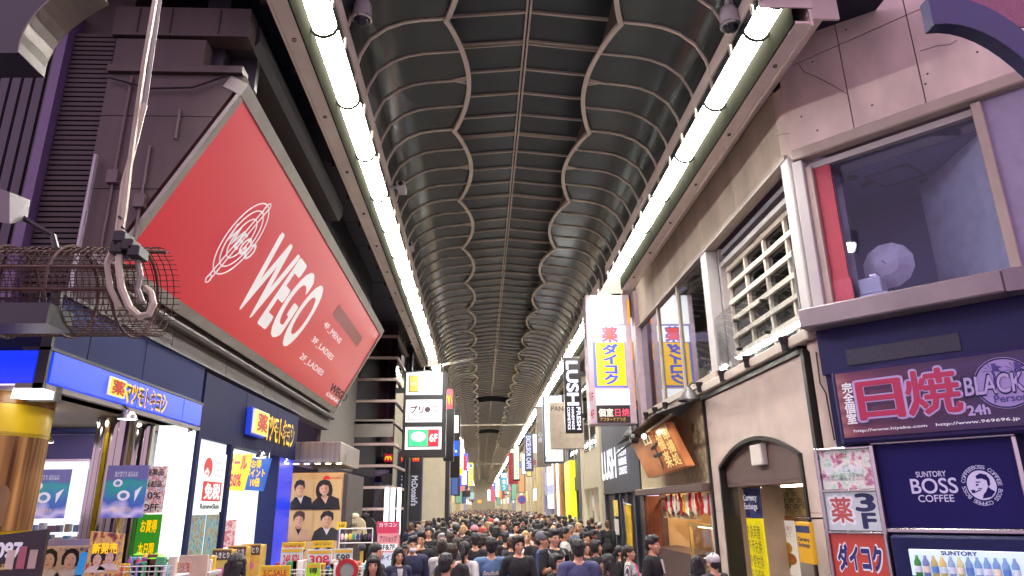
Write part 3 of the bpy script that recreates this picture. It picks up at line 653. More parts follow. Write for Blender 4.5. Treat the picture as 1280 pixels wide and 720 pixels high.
# three small framed signs
ss = thing('stacked_floor_signs', 'chrome framed column of three small signs, white 3F board in the middle', 'sign', FR_C, (.1, -.08, 1.2))
rows = [(1.22, 1.60), (1.63, 2.12), (2.15, 2.66)]
fx0, fx1 = -.21, .46
for xa, xb in ((fx0 - .04, fx0), (fx1, fx1 + .05)):
    mb = MB(); mb.bbox(xa, xb, -.16, .0, 0.9, 2.70, .012); part('frame_post', mb, steel, ss, FR_C)
for z in (1.6, 2.12, 2.66):
    mb = MB(); mb.bbox(fx0, fx1, -.16, .0, z, z + .03, .008); part('frame_bar', mb, steel, ss, FR_C)
def poster_mix(name, cols, scale=6.0, estr=.25, seed=0):
    """printed poster: a patchwork of soft printed colours"""
    if name in MATS: return MATS[name]
    def f(nt, bs):
        tc = nt.nodes.new('ShaderNodeTexCoord'); mp = nt.nodes.new('ShaderNodeMapping'); mp.inputs['Location'].default_value = (seed * 3.1, seed * 1.7, seed); nt.links.new(tc.outputs['Generated'], mp.inputs[0])
        nz = nt.nodes.new('ShaderNodeTexNoise'); nz.inputs['Scale'].default_value = scale; nz.inputs['Detail'].default_value = 3; nt.links.new(mp.outputs[0], nz.inputs[0])
        rp = nt.nodes.new('ShaderNodeValToRGB'); e = rp.color_ramp.elements; n = len(cols)
        e[0].position = .3; e[0].color = (*srgb(cols[0]), 1); e[1].position = .72; e[1].color = (*srgb(cols[-1]), 1)
        for i in range(1, n - 1): q = e.new(.3 + .42 * i / (n - 1)); q.color = (*srgb(cols[i]), 1)
        nt.links.new(nz.outputs[0], rp.inputs[0]); nt.links.new(rp.outputs[0], bs.inputs['Base Color']); nt.links.new(rp.outputs[0], bs.inputs['Emission Color']); bs.inputs['Emission Strength'].default_value = estr * SIGN_K
    return face_mat(name, f)
b0 = MB(); b0.box(fx0 + .01, fx1 - .01, -.1, -.02, 2.155, 2.655); part('sign_board', b0, poster_mix('salon_leaflet', ['#5f7f78', '#9fb8a8', '#c9c6c0', '#a86a86', '#6a5a7a'], 4), ss, FR_C)
text('全室【完全個室】', ss, FR_C, (fx0 + .04, .32, 2.36, 2.45), -.104, whp, bold=.03); text('日焼サロン 完全個室\nひとりの時間をたのしむ', ss, FR_C, (fx0 + .04, .38, 2.26, 2.34), -.104, M('violet_print', '#5a4a6a', .5), bold=.0)
text('日焼け', ss, FR_C, (.02, .16, 2.55, 2.62), -.104, crim, bold=.03)
b0 = MB(); b0.box(fx0 + .01, fx1 - .01, -.1, -.02, 1.64, 2.115); part('sign_board', b0, E('white_board', '#c8ccd4', .38), ss, FR_C)
nprint = M('navy_print', '#1e2350', .5)
text('薬', ss, FR_C, (fx0 + .05, .14, 1.72, 2.07), -.104, whp, bold=.06); text('薬', ss, FR_C, (fx0 + .07, .12, 1.74, 2.05), -.107, E('brick_red_print', '#c05a58', .3), bold=.025)
text('3', ss, FR_C, (.19, .40, 1.88, 2.09), -.104, nprint, bold=.035); text('F', ss, FR_C, (.24, .39, 1.67, 1.85), -.104, nprint, bold=.035)
b0 = MB(); b0.box(fx0 + .01, fx1 - .01, -.1, -.02, .95, 1.59); part('sign_board', b0, E('vermilion_board', '#c2483c', .38), ss, FR_C)
text('ダイコク', ss, FR_C, (fx0 + .06, fx1 - .06, 1.15, 1.47), -.104, whp, bold=.09); text('ダイコク', ss, FR_C, (fx0 + .07, fx1 - .07, 1.16, 1.46), -.107, M('royal_print', '#232a70', .5), bold=.05)

# coffee panel
cf = thing('coffee_panel', 'navy coffee brand panel with pale lettering and round portrait emblem above the vending machine', 'sign', FR_C, (1.25, -.06, 1.66))
mb = MB(); mb.box(.52, 2.0, -.06, .04, 1.68, 2.70); part('board', mb, M('coffee_navy', (0.012, 0.010, 0.085), .5, 0, .1, 1, spec=.12), cf, FR_C)
for bx_ in ((.47, 2.05, -.11, .04, 2.70, 2.74), (.47, 2.05, -.11, .04, 1.62, 1.675), (2.0, 2.05, -.11, .04, 1.675, 2.70)):
    mb = MB(); mb.bbox(*bx_, .01); part('frame_bar', mb, steel, cf, FR_C)
pale = E('pale_violet_print', '#c8bfe6', .42)
text('SUNTORY', cf, FR_C, box4(FR_C, 1146, 590, 1184.5, 595.5), -.064, pale, bold=.012)
text('BOSS', cf, FR_C, box4(FR_C, 1139, 599, 1200, 616), -.064, pale, bold=.012); text('COFFEE', cf, FR_C, box4(FR_C, 1149, 619, 1195, 627), -.064, pale, bold=.01)
ex, ez = at(FR_C, 1228.5, 606.5); er = abs(at(FR_C, 1247, 606)[0] - ex)
er2 = abs(at(FR_C, 1228, 588)[1] - ez)
mb = MB(); mb.sheet(ell(ex, ez, er, er2 * 1.0, 36), -.064); part('emblem', mb, pale, cf, FR_C)
mb = MB(); y_ = -.068                                  # generic pipe-smoking profile
def sh(pts): mb.sheet([(ex + x * er, ez + z * er2) for x, z in pts], y_)
sh([(-.3, .62), (.05, .8), (.45, .7), (.62, .4), (.6, .0), (.42, -.1), (.4, .3), (.1, .45), (-.25, .42)]); sh([(.42, -.1), (.2, -.45), (.0, -.62), (-.1, -.9), (.5, -.8), (.85, -.45), (.6, -.3)])
sh([(-.36, .25), (-.05, .25), (-.05, .17), (-.36, .17)]); sh([(-.35, .1), (-.2, .08), (-.2, -.02), (-.4, -.05)]); sh([(-.8, -.3), (-.52, -.3), (-.52, -.52), (-.75, -.52)]); sh([(-.55, -.42), (-.1, -.28), (-.1, -.34), (-.55, -.5)]); sh([(-.3, -.2), (.0, -.2), (.0, -.26), (-.3, -.26)])
part('profile_print', mb, M('coffee_navy'), cf, FR_C)
for k, ch in enumerate('BOSS COFFEE BOSS COFFEE BOSS COFFEE '[:35]):
    if ch == ' ': continue
    a = R(105 - k * 360 / 35); t = text_mb(ch, -.017, .017, -.021, .021, 0, bold=.012); ca, sa = math.cos(a - math.pi / 2), math.sin(a - math.pi / 2)
    mb = MB(); mb.add([(ex + 1.24 * er * math.cos(a) + p[0] * ca - p[2] * sa, -.064, ez + 1.24 * er2 * math.sin(a) + p[0] * sa + p[2] * ca) for p in t.v], t.f); part('ring_letter', mb, pale, cf, FR_C)

# vending machine
vm = thing('vending_machine', 'dark blue drinks vending machine with lit window of bottles under the coffee panel', 'vending machine', FR_C, (1.3, -.3, 0))
vnavy = M('vending_navy', (0.012, 0.016, 0.07), .4, spec=.2)
mb = MB(); mb.bbox(.56, 2.1, -.25, .04, 0, 1.60, .03); part('body', mb, vnavy, vm, FR_C)
wx0, wz1 = at(FR_C, 1134, 685, -.25); wx1 = wx0 + 1.18
mb = MB(); mb.bbox(wx0, wx1, -.262, -.2, .75, wz1, .02); part('lit_window', mb, E('vending_light', '#cfe0ff', .8), vm, FR_C)
text('SUNTORY', vm, FR_C, (wx0 + .36, wx0 + .72, wz1 - .065, wz1 - .02), -.268, M('royal_print'), bold=.04)
bc = ['#3f8f3a', '#7a86c0', '#c8b878', '#e0c878', '#9ab4e0', '#d8d8a0'] + ['#7fa6dc'] * 6
for r_ in range(2):
    for k in range(12):
        x = wx0 + .1 + k * .088; z0 = wz1 - .3 - r_ * .3
        o = bpy.data.objects.new('bottle', None)
        mb = MB(); mb.smooth = True; mb.lathe([(.001, z0), (.037, z0), (.038, z0 + .15), (.016, z0 + .2), (.016, z0 + .225), (.001, z0 + .225)], (x, -.305, 0), 10)
        bpy.data.objects.remove(o); part('bottle', mb, E('bottle_' + bc[(k + r_ * 3) % 12], bc[(k + r_ * 3) % 12], .4), vm, FR_C)
        mb = MB(); mb.smooth = True; mb.lathe([(.0395, z0 + .04), (.0395, z0 + .11)], (x, -.305, 0), 10); part('bottle_label', mb, M('label_%d' % (k % 4), ('#d8e4f4', '#e8e0c8', '#5a8ad0', '#d0e8f0')[k % 4], .4), vm, FR_C)
        mb = MB(); mb.box(x - .035, x + .035, -.272, -.264, z0 - .035, z0 - .008); part('price_tag', mb, E('price_tag', '#e8e8f4' if k % 3 else '#e8e8f4', .8), vm, FR_C)
for k in range(2):
    mb = MB(); mb.box(wx0 + .02, wx1 - .02, -.31, -.262, wz1 - .335 - k * .3, wz1 - .3 - k * .3 - .003); part('shelf', mb, vnavy, vm, FR_C)
# ================================================================== RIGHT: lamps along the corner building
def spotlight(x, y, label, s=1.0):
    lx, lz = at(FR_R, x, y, -.15); t = thing('spotlight', label, 'spotlight', FR_R, (lx, -.15, lz), 'small black spotlights along the cornice')
    mb = MB(); mb.lathe([(.001, -.11 * s), (.05 * s, -.11 * s), (.055 * s, -.02 * s), (.075 * s, .05 * s), (.08 * s, .1 * s), (.001, .085 * s)], (lx, -.16, lz), 12); part('lamp_head', mb, blackm, t, FR_R)
    mb = MB(); mb.tube([(lx, -.16, lz - .08 * s), (lx + .12, -.12, lz - .1 * s), (lx + .2, -.05, lz - .08)], .018, 5); part('arm', mb, blackm, t, FR_R)
    mb = MB(); mb.lathe([(.001, -.12), (.04, -.12), (.04, -.02), (.001, -.02)], (lx + .2, .03, lz - .08), 10, axis='y'); part('mount', mb, blackm, t, FR_R)
for (x, y, s, lb) in ((982, 430, 1.15, 'black spotlight at the near end of the cornice, below the glass balustrade'), (934, 452, 1.0, 'black spotlight midway along the glass balustrade'), (903, 470, 1.0, 'black spotlight at the far end of the glass balustrade, above the arch'), (875, 484, 1.0, 'black spotlight above the large dome lamp'),
                      (832, 508, 1.0, 'black spotlight nearest the arch of the three over the timber shop canopy'), (819, 514, 1.0, 'middle one of the three black spotlights over the shop canopy'), (808, 520, 1.0, 'black spotlight nearest the tall chemist sign')):
    spotlight(x, y, lb, s)
def dome_lamp(fr, x, y, off, r, label, lit=False):
    lx, lz = at(fr, x, y, off); t = thing('dome_lamp', label, 'lamp', fr, (lx, off, lz), 'large dark dome lamps on the shop fronts')
    mb = MB(); mb.smooth = True; mb.lathe([(.02, .16), (.07, .15), (.09, .08), (.14, .03), (r, -.12), (r + .01, -.14), (r - .02, -.13), (.1, 0)], (lx, off, lz), 18); part('lamp_shade', mb, M('dark_enamel', (0.05, 0.045, 0.05), .4), t, fr)
    mb = MB(); mb.smooth = True; mb.ball((lx, off, lz - .08), .08, 6); part('bulb', mb, whitep, t, fr)
    mb = MB(); mb.tube([(lx, off, lz + .15), (lx, off + .08, lz + .25), (lx, off + .3, lz + .25)], .022, 6); part('arm', mb, blackm, t, fr)
dome_lamp(FR_R, 861, 493, -.3, .24, 'big black dome lamp on the cornice over the arched front')
dome_lamp(FR_R, 789, 540, -.2, .26, 'grey dome lamp hanging below the tall chemist sign')

# ================================================================== RIGHT: takeaway shop with timber lintel
tb = thing('takeaway_shop', 'cream shop front with painted stars and waves over a warm open counter', 'shop', FR_R, (-17.9, 0, 0))
def T(name, mt, *bx, b=0, parent=None, fr=FR_R):
    mb = MB(); (mb.bbox(*bx, b) if b else mb.box(*bx)); return part(name, mb, mt, parent or tb, fr)
xa, xb = -21.2, -14.72
glowp = M('warm_interior', '#d8b98a', .7, 0, .06, 1)
creamw = M('cream_plaster', '#b7a582', .7, 0, .08, 2)
T('upper_wall', creamw, xa, xb, 0, .2, 2.42, 4.26); T('lintel', wood, xa, xb, -.22, .12, 2.24, 2.415, b=.015)
T('corner_post', whitep, xb - .14, xb, -.03, 2.2, 0, 2.23); T('corner_post', wood, xa, xa + .3, -.03, .3, 0, 2.23); dw = at(FY(20.85), 827, 660)[0] - 4.84; T('side_wall', woodr, xa + .301, xa + .4, .0, dw, 0, 2.23); T('side_wall', glowp, xa + .2, xa + .3, dw + .2, 2.6, 0, 2.6)
T('back_wall', glowp, xa, xb, 2.6, 2.7, 0, 2.9); T('side_wall', glowp, xb, xb + .1, .2, 2.7, 0, 2.9); T('ceiling', M('red_ceiling', '#8a5138', .6), xa, xb, .12, 2.7, 2.6, 2.7); T('post', wood, xa + .301, xa + .42, dw + .003, dw + .18, 0, 2.6)
for k, x in enumerate((-20.3, -19.3, -18.3, -17.3, -16.3, -15.4)):
    mb = MB(); mb.lathe([(.001, 2.56), (.1, 2.56), (.1, 2.6), (.001, 2.6)], (x, .8, 0), 12); part('downlight', mb, E('warm_downlight', (1, .72, .42), 110), tb, FR_R)
waves(tb, FR_R, [(-14.95 - i * .34 - (.17 if j % 2 else 0), 2.45 + j * .17) for j in range(9) for i in range(max(1, 5 - j // 2)) if -14.95 - i * .34 - (.17 if j % 2 else 0) - .17 > -17.2], .17, -.004, inkb)
def star(cx, cz, r, a=0): return [(cx + (r if k % 2 == 0 else r * .5) * math.cos(R(90 + a + k * 36)), cz + (r if k % 2 == 0 else r * .5) * math.sin(R(90 + a + k * 36))) for k in range(10)]
for (x, y) in ((866, 535), (873, 545), (802, 566), (806, 577)):
    lx, lz = at(FR_R, x, y); mb = MB(); mb.prism(star(lx, lz, .15, 15), -.012, -.002); part('star', mb, M('olive_paint', '#6b6040', .6), tb, FR_R)
FR_S = ((4.84, -1.35, 0), -90)
# tilted lit signboard with its little canopy
sg = thing('tilted_shop_sign', 'tilted copper coloured lit signboard with brush lettering under a small dark canopy', 'sign', FR_S, (-18.2, -.5, 2.6))
gx0, gx1 = -20.2, -16.4
fr_s = FR_S
mb = MB(); z0, z1 = 2.66, 3.72
q = lambda y: [(-19.9, y + .03, z0), (-16.35, y + .03, z0 + .12), (-16.9, y - .22, z1 + .05), (-20.6, y - .22, z1 - .06)]
mb.hexa(q(-.45), q(-.25))
def copper(nt, bs):
    tc = nt.nodes.new('ShaderNodeTexCoord'); nz = nt.nodes.new('ShaderNodeTexNoise'); nz.inputs['Scale'].default_value = 1.5; nt.links.new(tc.outputs['Generated'], nz.inputs[0])
    rp = nt.nodes.new('ShaderNodeValToRGB'); rp.color_ramp.elements[0].color = (*srgb('#7c4428'), 1); rp.color_ramp.elements[1].color = (*srgb('#c07a4a'), 1); rp.color_ramp.elements[0].position = .35; rp.color_ramp.elements[1].position = .7
    nt.links.new(nz.outputs[0], rp.inputs[0]); nt.links.new(rp.outputs[0], bs.inputs['Base Color']); nt.links.new(rp.outputs[0], bs.inputs['Emission Color']); bs.inputs['Emission Strength'].default_value = SIGN_K * .28
part('board', mb, face_mat('copper_board', copper), sg, FR_S)
gold = E('gold_lettering', '#e8c070', .8)
def tilt(mb):                                         # bring flat lettering onto the tilted board
    mb.v = [(p[0] - (p[2] - z0) * .45 + .1, -.425 - (p[2] - z0) * .235 + p[1], p[2] + (p[0] + 18.2) * .032 + .06) for p in mb.v]; return mb
for s_, bx_, mt in (('千', (-18.55, -17.7, 2.75, 3.35), inkb), ('福楽', (-17.75, -17.2, 2.72, 3.5), gold), ('串揚処', (-17.1, -16.55, 2.72, 3.55), gold), ('山', (-18.9, -18.2, 3.38, 3.62), E('pale_gold', '#f0e0b0', .6))):
    part('lettering', tilt(text_mb('\n'.join(s_), *bx_, -.02, bold=.02)), mt, sg, FR_S)
mb = MB(); mb.hexa([(-21.6, -.95, 3.62), (-16.6, -.95, 3.92), (-16.6, -.9, 3.96), (-21.6, -.9, 3.66)], [(-21.2, 0, 3.98), (-16.2, 0, 4.2), (-16.2, 0, 4.25), (-21.2, 0, 4.03)]); part('canopy', mb, M('canopy_grey', '#4a484a', .5, 0, .15), sg, FR_S)
mb = MB(); mb.add([(-16.6, -.95, 3.92), (-16.2, 0, 4.22), (-16.55, -.4, 3.85)], [(0, 1, 2)]); part('canopy_gable', mb, blackm, sg, FR_S)
mb = MB(); mb.tube([(-22.3, -.75, 3.45), (-19.5, -.8, 3.62), (-15.9, -.75, 3.82)], .035, 6); part('canopy_rod', mb, blackm, sg, FR_S)
for x in (-18.9,):
    mb = MB(); mb.lathe([(.05, -.12), (.12, -.12), (.13, .06), (.05, .08)], (x, -.92, 3.6), 14, axis='y'); part('rod_light', mb, blackm, sg, FR_S)
mb = MB(); mb.ball((-18.2, -.85, 3.58), .06, 6); part('bulb', mb, E('sign_bulb', (1, .75, .45), 30), sg, FR_S)
# noren strips and festoon flags
norc = M('noren_cloth', '#cdbf9c', .8, 0, .08); nr = thing('shop_curtain', 'row of short cream curtain strips with ink characters over the counter', 'curtain', FR_R, (-18.9, .5, 1.75))
ch = '千福楽串揚処名物'
for k in range(8):
    x = -20.6 + k * .46; mb = MB(); n = 5; z0n, z1n = 1.62, 2.12
    mb.add([(x + .44 * i / n, .45 + .02 * math.sin(i * 2.1 + k), z) for z in (z0n, z1n) for i in range(n + 1)], [(i, i + 1, n + 2 + i, n + 1 + i) for i in range(n)]); part('strip', mb, norc, nr, FR_R)
    text(ch[k], nr, FR_R, (x + .08, x + .36, 1.70, 1.92), .42, inkb, bold=.0)
mb = MB(); mb.tube([(-20.8, .47, 2.14), (-16.8, .47, 2.14)], .02, 6); part('rail', mb, wood, nr, FR_R)
fl = [M('red_cloth', '#b3202c', .8), M('white_cloth', '#d8d2cc', .8), M('yellow_cloth', '#d8b02a', .8)]
lbs = {0: 'red', 1: 'white', 2: 'yellow'}
for k in range(14):
    x = -18.6 + k * .27; c = (0, 1, 0, 1, 1, 0, 2, 1, 0, 1, 0, 0, 1, 0)[k]; z = 2.2 + .02 * (k % 3); h = .42 + .08 * (k % 2)
    mb = MB(); n = 4; vs = []
    for j in range(5):
        for i in range(n + 1): vs.append((x + .2 * i / n, .0 + .03 * math.sin(i * 1.7 + j + k), z - h * j / 4 + (.05 * abs(i - 2) if j == 4 else 0)))
    mb.add(vs, [(j * 5 + i, j * 5 + i + 1, j * 5 + i + 6, j * 5 + i + 5) for j in range(4) for i in range(n)])
    mt = fl[c]
    o = solo('hanging_flag', mb, mt, '%s cloth flag, %s from the left in the festoon under the timber lintel' % (lbs[c], ('first', 'second', 'third', 'fourth', 'fifth', 'sixth', 'seventh', 'eighth', 'ninth', 'tenth', 'eleventh', 'twelfth', 'thirteenth', 'last')[k]), 'flag', FR_R, (x, 0, z - h), 'festoon flags under the timber lintel')
# counter with glass case
ct = thing('counter_case', 'lit glass display case with gold frame on the takeaway counter', 'display case', FR_R, (-15.9, .3, .9))
for bx_ in ((-17.0, -16.93, .1, .17, .4, 1.5), (-15.05, -14.98, .1, .17, .4, 1.5), (-17.0, -14.98, .1, .17, 1.5, 1.57), (-17.0, -16.93, .9, .97, .4, 1.57)):
    mb = MB(); mb.box(*bx_); part('frame', mb, M('brass_frame', '#c9a860', .35, .6), ct, FR_R)
T('case_glass', glass_c, -16.93, -15.05, .13, .14, .4, 1.5, parent=ct); T('case_base', wood, -17.0, -14.98, .1, .97, 0, .4, parent=ct)
T('case_light', E('case_lamp', (1, .78, .45), 14), -16.9, -15.1, .3, .5, 1.46, 1.49, parent=ct)
T('menu_board', poster_mix('menu_print', ['#7a3a22', '#a85a3a', '#c8a888', '#6a4a3a'], 7, .35), -16.75, -15.4, .55, .57, .75, 1.4, parent=ct)
text('串かつ\n名物', ct, FR_R, (-16.6, -15.6, .95, 1.3), .54, whp, bold=.02)
for k in range(7):
    mb = MB(); mb.smooth = True; mb.ball((-16.7 + k * .25, .45, .55 + .04 * (k % 2)), .1, 5, (1, .8, .6)); part('fried_snack', mb, M('fried_crust', '#c08a3a', .7, 0, .3, 20), ct, FR_R)
mb = MB(); mb.box(-21.0, -17.05, .15, .9, 0, .85); part('counter', mb, wood, tb, FR_R)
# yellow tall banner on a hook, next to the counter
yb = thing('yellow_banner', 'yellow vertical cloth banner beside the dark shop front', 'banner', FR_R, (-21.6, -.5, .8))
y0b = at(FR_R, 812, 662, -.5); mb = MB(); n = 6
mb.add([(-21.75 + .9 * i / n, -.45 + .05 * math.sin(i * 1.6), z) for z in (.75, 2.0) for i in range(n + 1)], [(i, i + 1, n + 2 + i, n + 1 + i) for i in range(n)]); part('cloth', mb, fl[2], yb, FR_R)
mb = MB(); mb.tube([(-21.9, -.45, 2.05), (-20.7, -.45, 1.98)], .02, 5); part('crossbar', mb, steel, yb, FR_R); mb = MB(); mb.tube([(-21.85, -.4, 0), (-21.85, -.45, 2.15)], .02, 5); part('pole', mb, steel, yb, FR_R)
text('福\n楽', yb, FR_R, (-21.45, -21.15, .9, 1.7), -.53, inkb)

# ================================================================== RIGHT: soap shop
lb = thing('soap_shop', 'black shop front with lit white four letter name and small stacked words', 'shop', FR_R, (-24.4, 0, 0))
slate = M('slate_front', (0.045, 0.05, 0.07), .55, 0, .12, 3)
xa, xb = -27.6, -21.25
T('fascia', slate, xa, xb, -.03, .2, 2.45, 5.1, parent=lb); T('transom', dark, xa, xb, -.06, .2, 2.38, 2.445, parent=lb)
for x in (-27.55, -25.6, -24.6, -23.4, -22.3, -21.35): T('door_post', slate, x - .08, x + .08, -.02, .15, 0, 2.38, parent=lb)
T('door_panel', dark, xa + .08, xb - .1, .08, .12, 0, 2.378, parent=lb)
lw = E('lit_letters', '#f4f4ff', 1.3)
text('LUSH', lb, FR_R, box4(FR_R, 755, 567, 774, 596), -.10, lw, bold=.03, depth=.06)
for k, s_ in enumerate(('FRESH', 'HANDMADE', 'COSMETICS')): 
    z1, z0 = 3.80 - k * .30, 3.57 - k * .30; text(s_, lb, FR_R, (-24.05, -22.75, z0, z1), -.10, lw, bold=.015, depth=.05)
for k, (za, zb, mt) in enumerate(((1.6, 2.15, poster_mix('yellow_leaflet', ['#d8b020', '#d8c040', '#b08a60', '#c8b020'], 4, .25)), (1.0, 1.52, M('white_leaflet', '#c4bcb4', .6)))):
    mb = MB(); mb.box(-25.55, -24.75, -.08, -.07, za, zb); part('leaflet', mb, mt, lb, FR_R)

# ================================================================== RIGHT: hanging signs
def lightbox(name, label, y, px, mats, cat='sign', depth=.35, group=None, frame=None, kindname='case'):
    fr = FY(y); b = box4(fr, *px); t = thing(name, label, cat, fr, ((b[0] + b[1]) / 2, 0, b[2]), group)
    mb = MB(); mb.bbox(b[0], b[1], 0, depth, b[2], b[3], .02); part(kindname, mb, mats, t, fr)
    return t, fr, b
def face(t, fr, px, mt, y=-.012, name='face'):
    b = box4(fr, *px); mb = MB(); mb.box(b[0], b[1], y, y + .008, b[2], b[3]); part(name, mb, mt, t, fr); return b
pinkm = M('pink_metal', '#a8929c', .4, .2, .1)
t, fr, b = lightbox('chemist_sign', 'tall projecting white lightbox sign with yellow panel of blue katakana and orange side lettering', 20.0, (731, 368.5, 797, 530), pinkm, depth=.6)
T('bracket', pinkm, 4.7, 4.9, 20.0, 20.4, 4.0, 8.3, parent=t, fr=W)
wl = E('lit_white', '#fdfdff', 1.25); blue_t = E('lit_blue', '#2a4fd0', .9)
face(t, fr, (737.5, 369.5, 779, 405), wl); f_ = face(t, fr, (739.5, 406, 784.5, 484), E('lit_blue_edge', '#5a6ed0', .7), -.008, 'border'); face(t, fr, (741, 407.5, 782.5, 427.5), wl, -.014)
bb = face(t, fr, (744, 428.5, 783.5, 482), E('lit_yellow', '#ffc400', .95, .05), -.015); face(t, fr, (744.5, 486.5, 787.5, 506), wl); face(t, fr, (745.5, 507, 788.5, 528.5), E('dark_print', '#1e1418', .5))
orr = E('lit_red_orange', '#f0502a', 1.0); bx_ = box4(fr, 752, 409, 772, 427)
text('薬', t, fr, bx_, -.02, blue_t, bold=.05); text('薬', t, fr, (bx_[0] + .02, bx_[1] - .02, bx_[2] + .02, bx_[3] - .02), -.024, orr, bold=.025)
bx_ = (bb[0] + .22, bb[1] - .22, bb[2] + .05, bb[3] - .05); text('ダ\nイ\nコ\nク', t, fr, bx_, -.02, blue_t, bold=.05, lead=.9)
bx_ = box4(fr, 748, 511, 787, 520.5); text('個室', t, fr, (bx_[0], (bx_[0] + bx_[1]) / 2 - .03, bx_[2], bx_[3]), -.02, E('lit_cream', '#f4ead8', .9), bold=.02); text('日焼', t, fr, ((bx_[0] + bx_[1]) / 2 + .03, bx_[1], bx_[2], bx_[3]), -.02, E('lit_pink', '#e0506a', .9), bold=.02)
text('アフターケアつき', t, fr, box4(fr, 750, 522, 782, 526.5), -.02, E('lit_gold', '#e0b040', .8))
orl = E('lit_orange', '#ff9a10', 1.1)
face(t, fr, (783.5, 375.5, 788, 405), orl, -.012, 'orange_bar')
text('心\n斎\n橋\n\nヒ\nロ\nタ\nビ\nル', t, fr, box4(fr, 788, 421, 796, 512), -.01, orl, bold=.02)
redl = E('lit_dark_red', '#b02030', .6); text('1F', t, fr, box4(fr, 737, 491, 742, 501), -.01, redl, bold=.02); text('4F', t, fr, box4(fr, 738, 512, 743, 523), -.01, redl, bold=.02)

t, fr, b = lightbox('soap_shop_sign', 'narrow black projecting sign with white vertical brand letters', 24.0, (704, 446, 729, 541), blackm, depth=.3)
for z in (b[2] + .6, b[3] - .6): T('bracket', blackm, b[1], 4.8, 24.1, 24.18, z - .08, z + .08, parent=t, fr=W)
def vtext(s_, t, fr, bx, y, mt, bold=.03):
    """lettering turned a quarter clockwise"""
    h = bx[3] - bx[2]; w = bx[1] - bx[0]; m_ = text_mb(s_, 0, h, 0, w, 0, bold=bold)
    m_.v = [(bx[0] + p[2], y, bx[3] - p[0]) for p in m_.v]; part('lettering', m_, mt, t, fr)
b2_ = box4(fr, 707.5, 452, 723.5, 506); vtext('LUSH', t, fr, b2_, -.02, lw, .03)
for k, s_ in enumerate(('COSMETICS', 'HANDMADE', 'FRESH')):
    x0_ = 709 + k * 5.2 + (1 if k == 2 else 0); vtext(s_, t, fr, box4(fr, x0_, 509, x0_ + (4.2 if k < 2 else 6), 537), -.02, lw, .012)
t, fr, b = lightbox('jewellery_sign', 'beige unlit projecting sign partly behind the narrow black sign', 26.5, (687, 503, 731, 561), M('beige_sign', '#a89a88', .6), depth=.3)
text('PANDORA', t, fr, box4(fr, 689, 508, 727, 513.5), -.01, M('grey_lettering', '#4a4440', .5), bold=.02)
t, fr, b = lightbox('white_lightbox_sign', 'tall white lightbox sign with dark frame behind the beige sign', 28.5, (678, 494, 706, 579), M('slate_frame', '#4a5060', .4), depth=.3)
face(t, fr, (680, 496, 704, 576.5), wl); text('コスメ', t, fr, box4(fr, 694, 562, 703, 571), -.02, nprint); text('B1F', t, fr, box4(fr, 682, 571, 688, 575), -.02, nprint)
t, fr, b = lightbox('grey_projecting_sign', 'plain grey brown projecting sign just left of the white lightbox', 32, (670, 507, 690, 583), M('taupe_sign', '#6b625c', .5), depth=.3)
text('心', t, fr, box4(fr, 672.5, 540, 678, 546), -.02, whp); text('斎', t, fr, box4(fr, 672.5, 547, 678, 553), -.02, whp)
t, fr, b = lightbox('cafe_sign', 'slate blue projecting cafe sign with white vertical capitals', 38, (655.5, 542, 667, 589), M('cafe_blue', (0.05, 0.06, 0.12), .4), depth=.3)
vtext('EXCELSIOR CAFFE', t, fr, box4(fr, 657.5, 545, 664, 586), -.02, E('cafe_letters', '#dcdcf0', .9), .03)
t, fr, b = lightbox('white_square_sign', 'small white square lit sign beside the slate blue cafe sign', 39, (663, 543, 672, 565), wl, depth=.3)
t, fr, b = lightbox('pictogram_sign', 'small beige sign with two red strokes below the white square sign', 39.5, (665, 567, 671.5, 584), M('beige_sign'), depth=.3); text('II', t, fr, box4(fr, 667, 575, 670, 581), -.02, crim, bold=.02)
t, fr, b = lightbox('katakana_sign', 'pale green vertical projecting sign with dark katakana', 46, (641, 556, 650, 601), blackm, depth=.3); face(t, fr, (642, 557.5, 649.2, 599), E('pale_green_lit', '#c8dcc4', .75)); text('ジ\nャ\nパ\nン\nラ\nイ\nフ', t, fr, box4(fr, 643.5, 559, 647.8, 597), -.02, inkb)
t, fr, b = lightbox('red_sign', 'dark red projecting sign behind the pale green one', 48, (635.5, 565, 648, 605), M('oxblood_sign', '#8a2a30', .45), depth=.3)
t, fr, b = lightbox('teal_sign', 'teal projecting sign with white round mark far along the right side', 57, (626, 591, 634, 613.5), E('teal_lit', '#3a9ab0', .8), depth=.3); text('本\nう', t, fr, box4(fr, 627.5, 599, 632.5, 612), -.02, lw); face(t, fr, (627, 592, 633, 597), lw)
rcols = [('#e8e8f0', 1.0, 'white'), ('#d04a6a', .8, 'pink'), ('#4a6ad0', .8, 'blue'), ('#f0f0f8', 1.1, 'bright white'), ('#c8a040', .8, 'amber')]
for k, (Y, x0_, y0_, x1_, y1_) in enumerate(((70, 619.5, 599, 625, 621), (84, 614, 607, 618, 627), (78, 616.5, 603, 620, 612), (100, 609.5, 612, 613, 626), (63, 624, 606, 627, 622))):
    c = rcols[k]; t, fr, b = lightbox('distant_sign', '%s lit sign far down the right side of the arcade' % c[2], Y, (x0_, y0_, x1_, y1_), E('far_sign_' + c[2].replace(' ', '_'), c[0], c[1]), depth=.4, group='distant lit signs along the arcade')

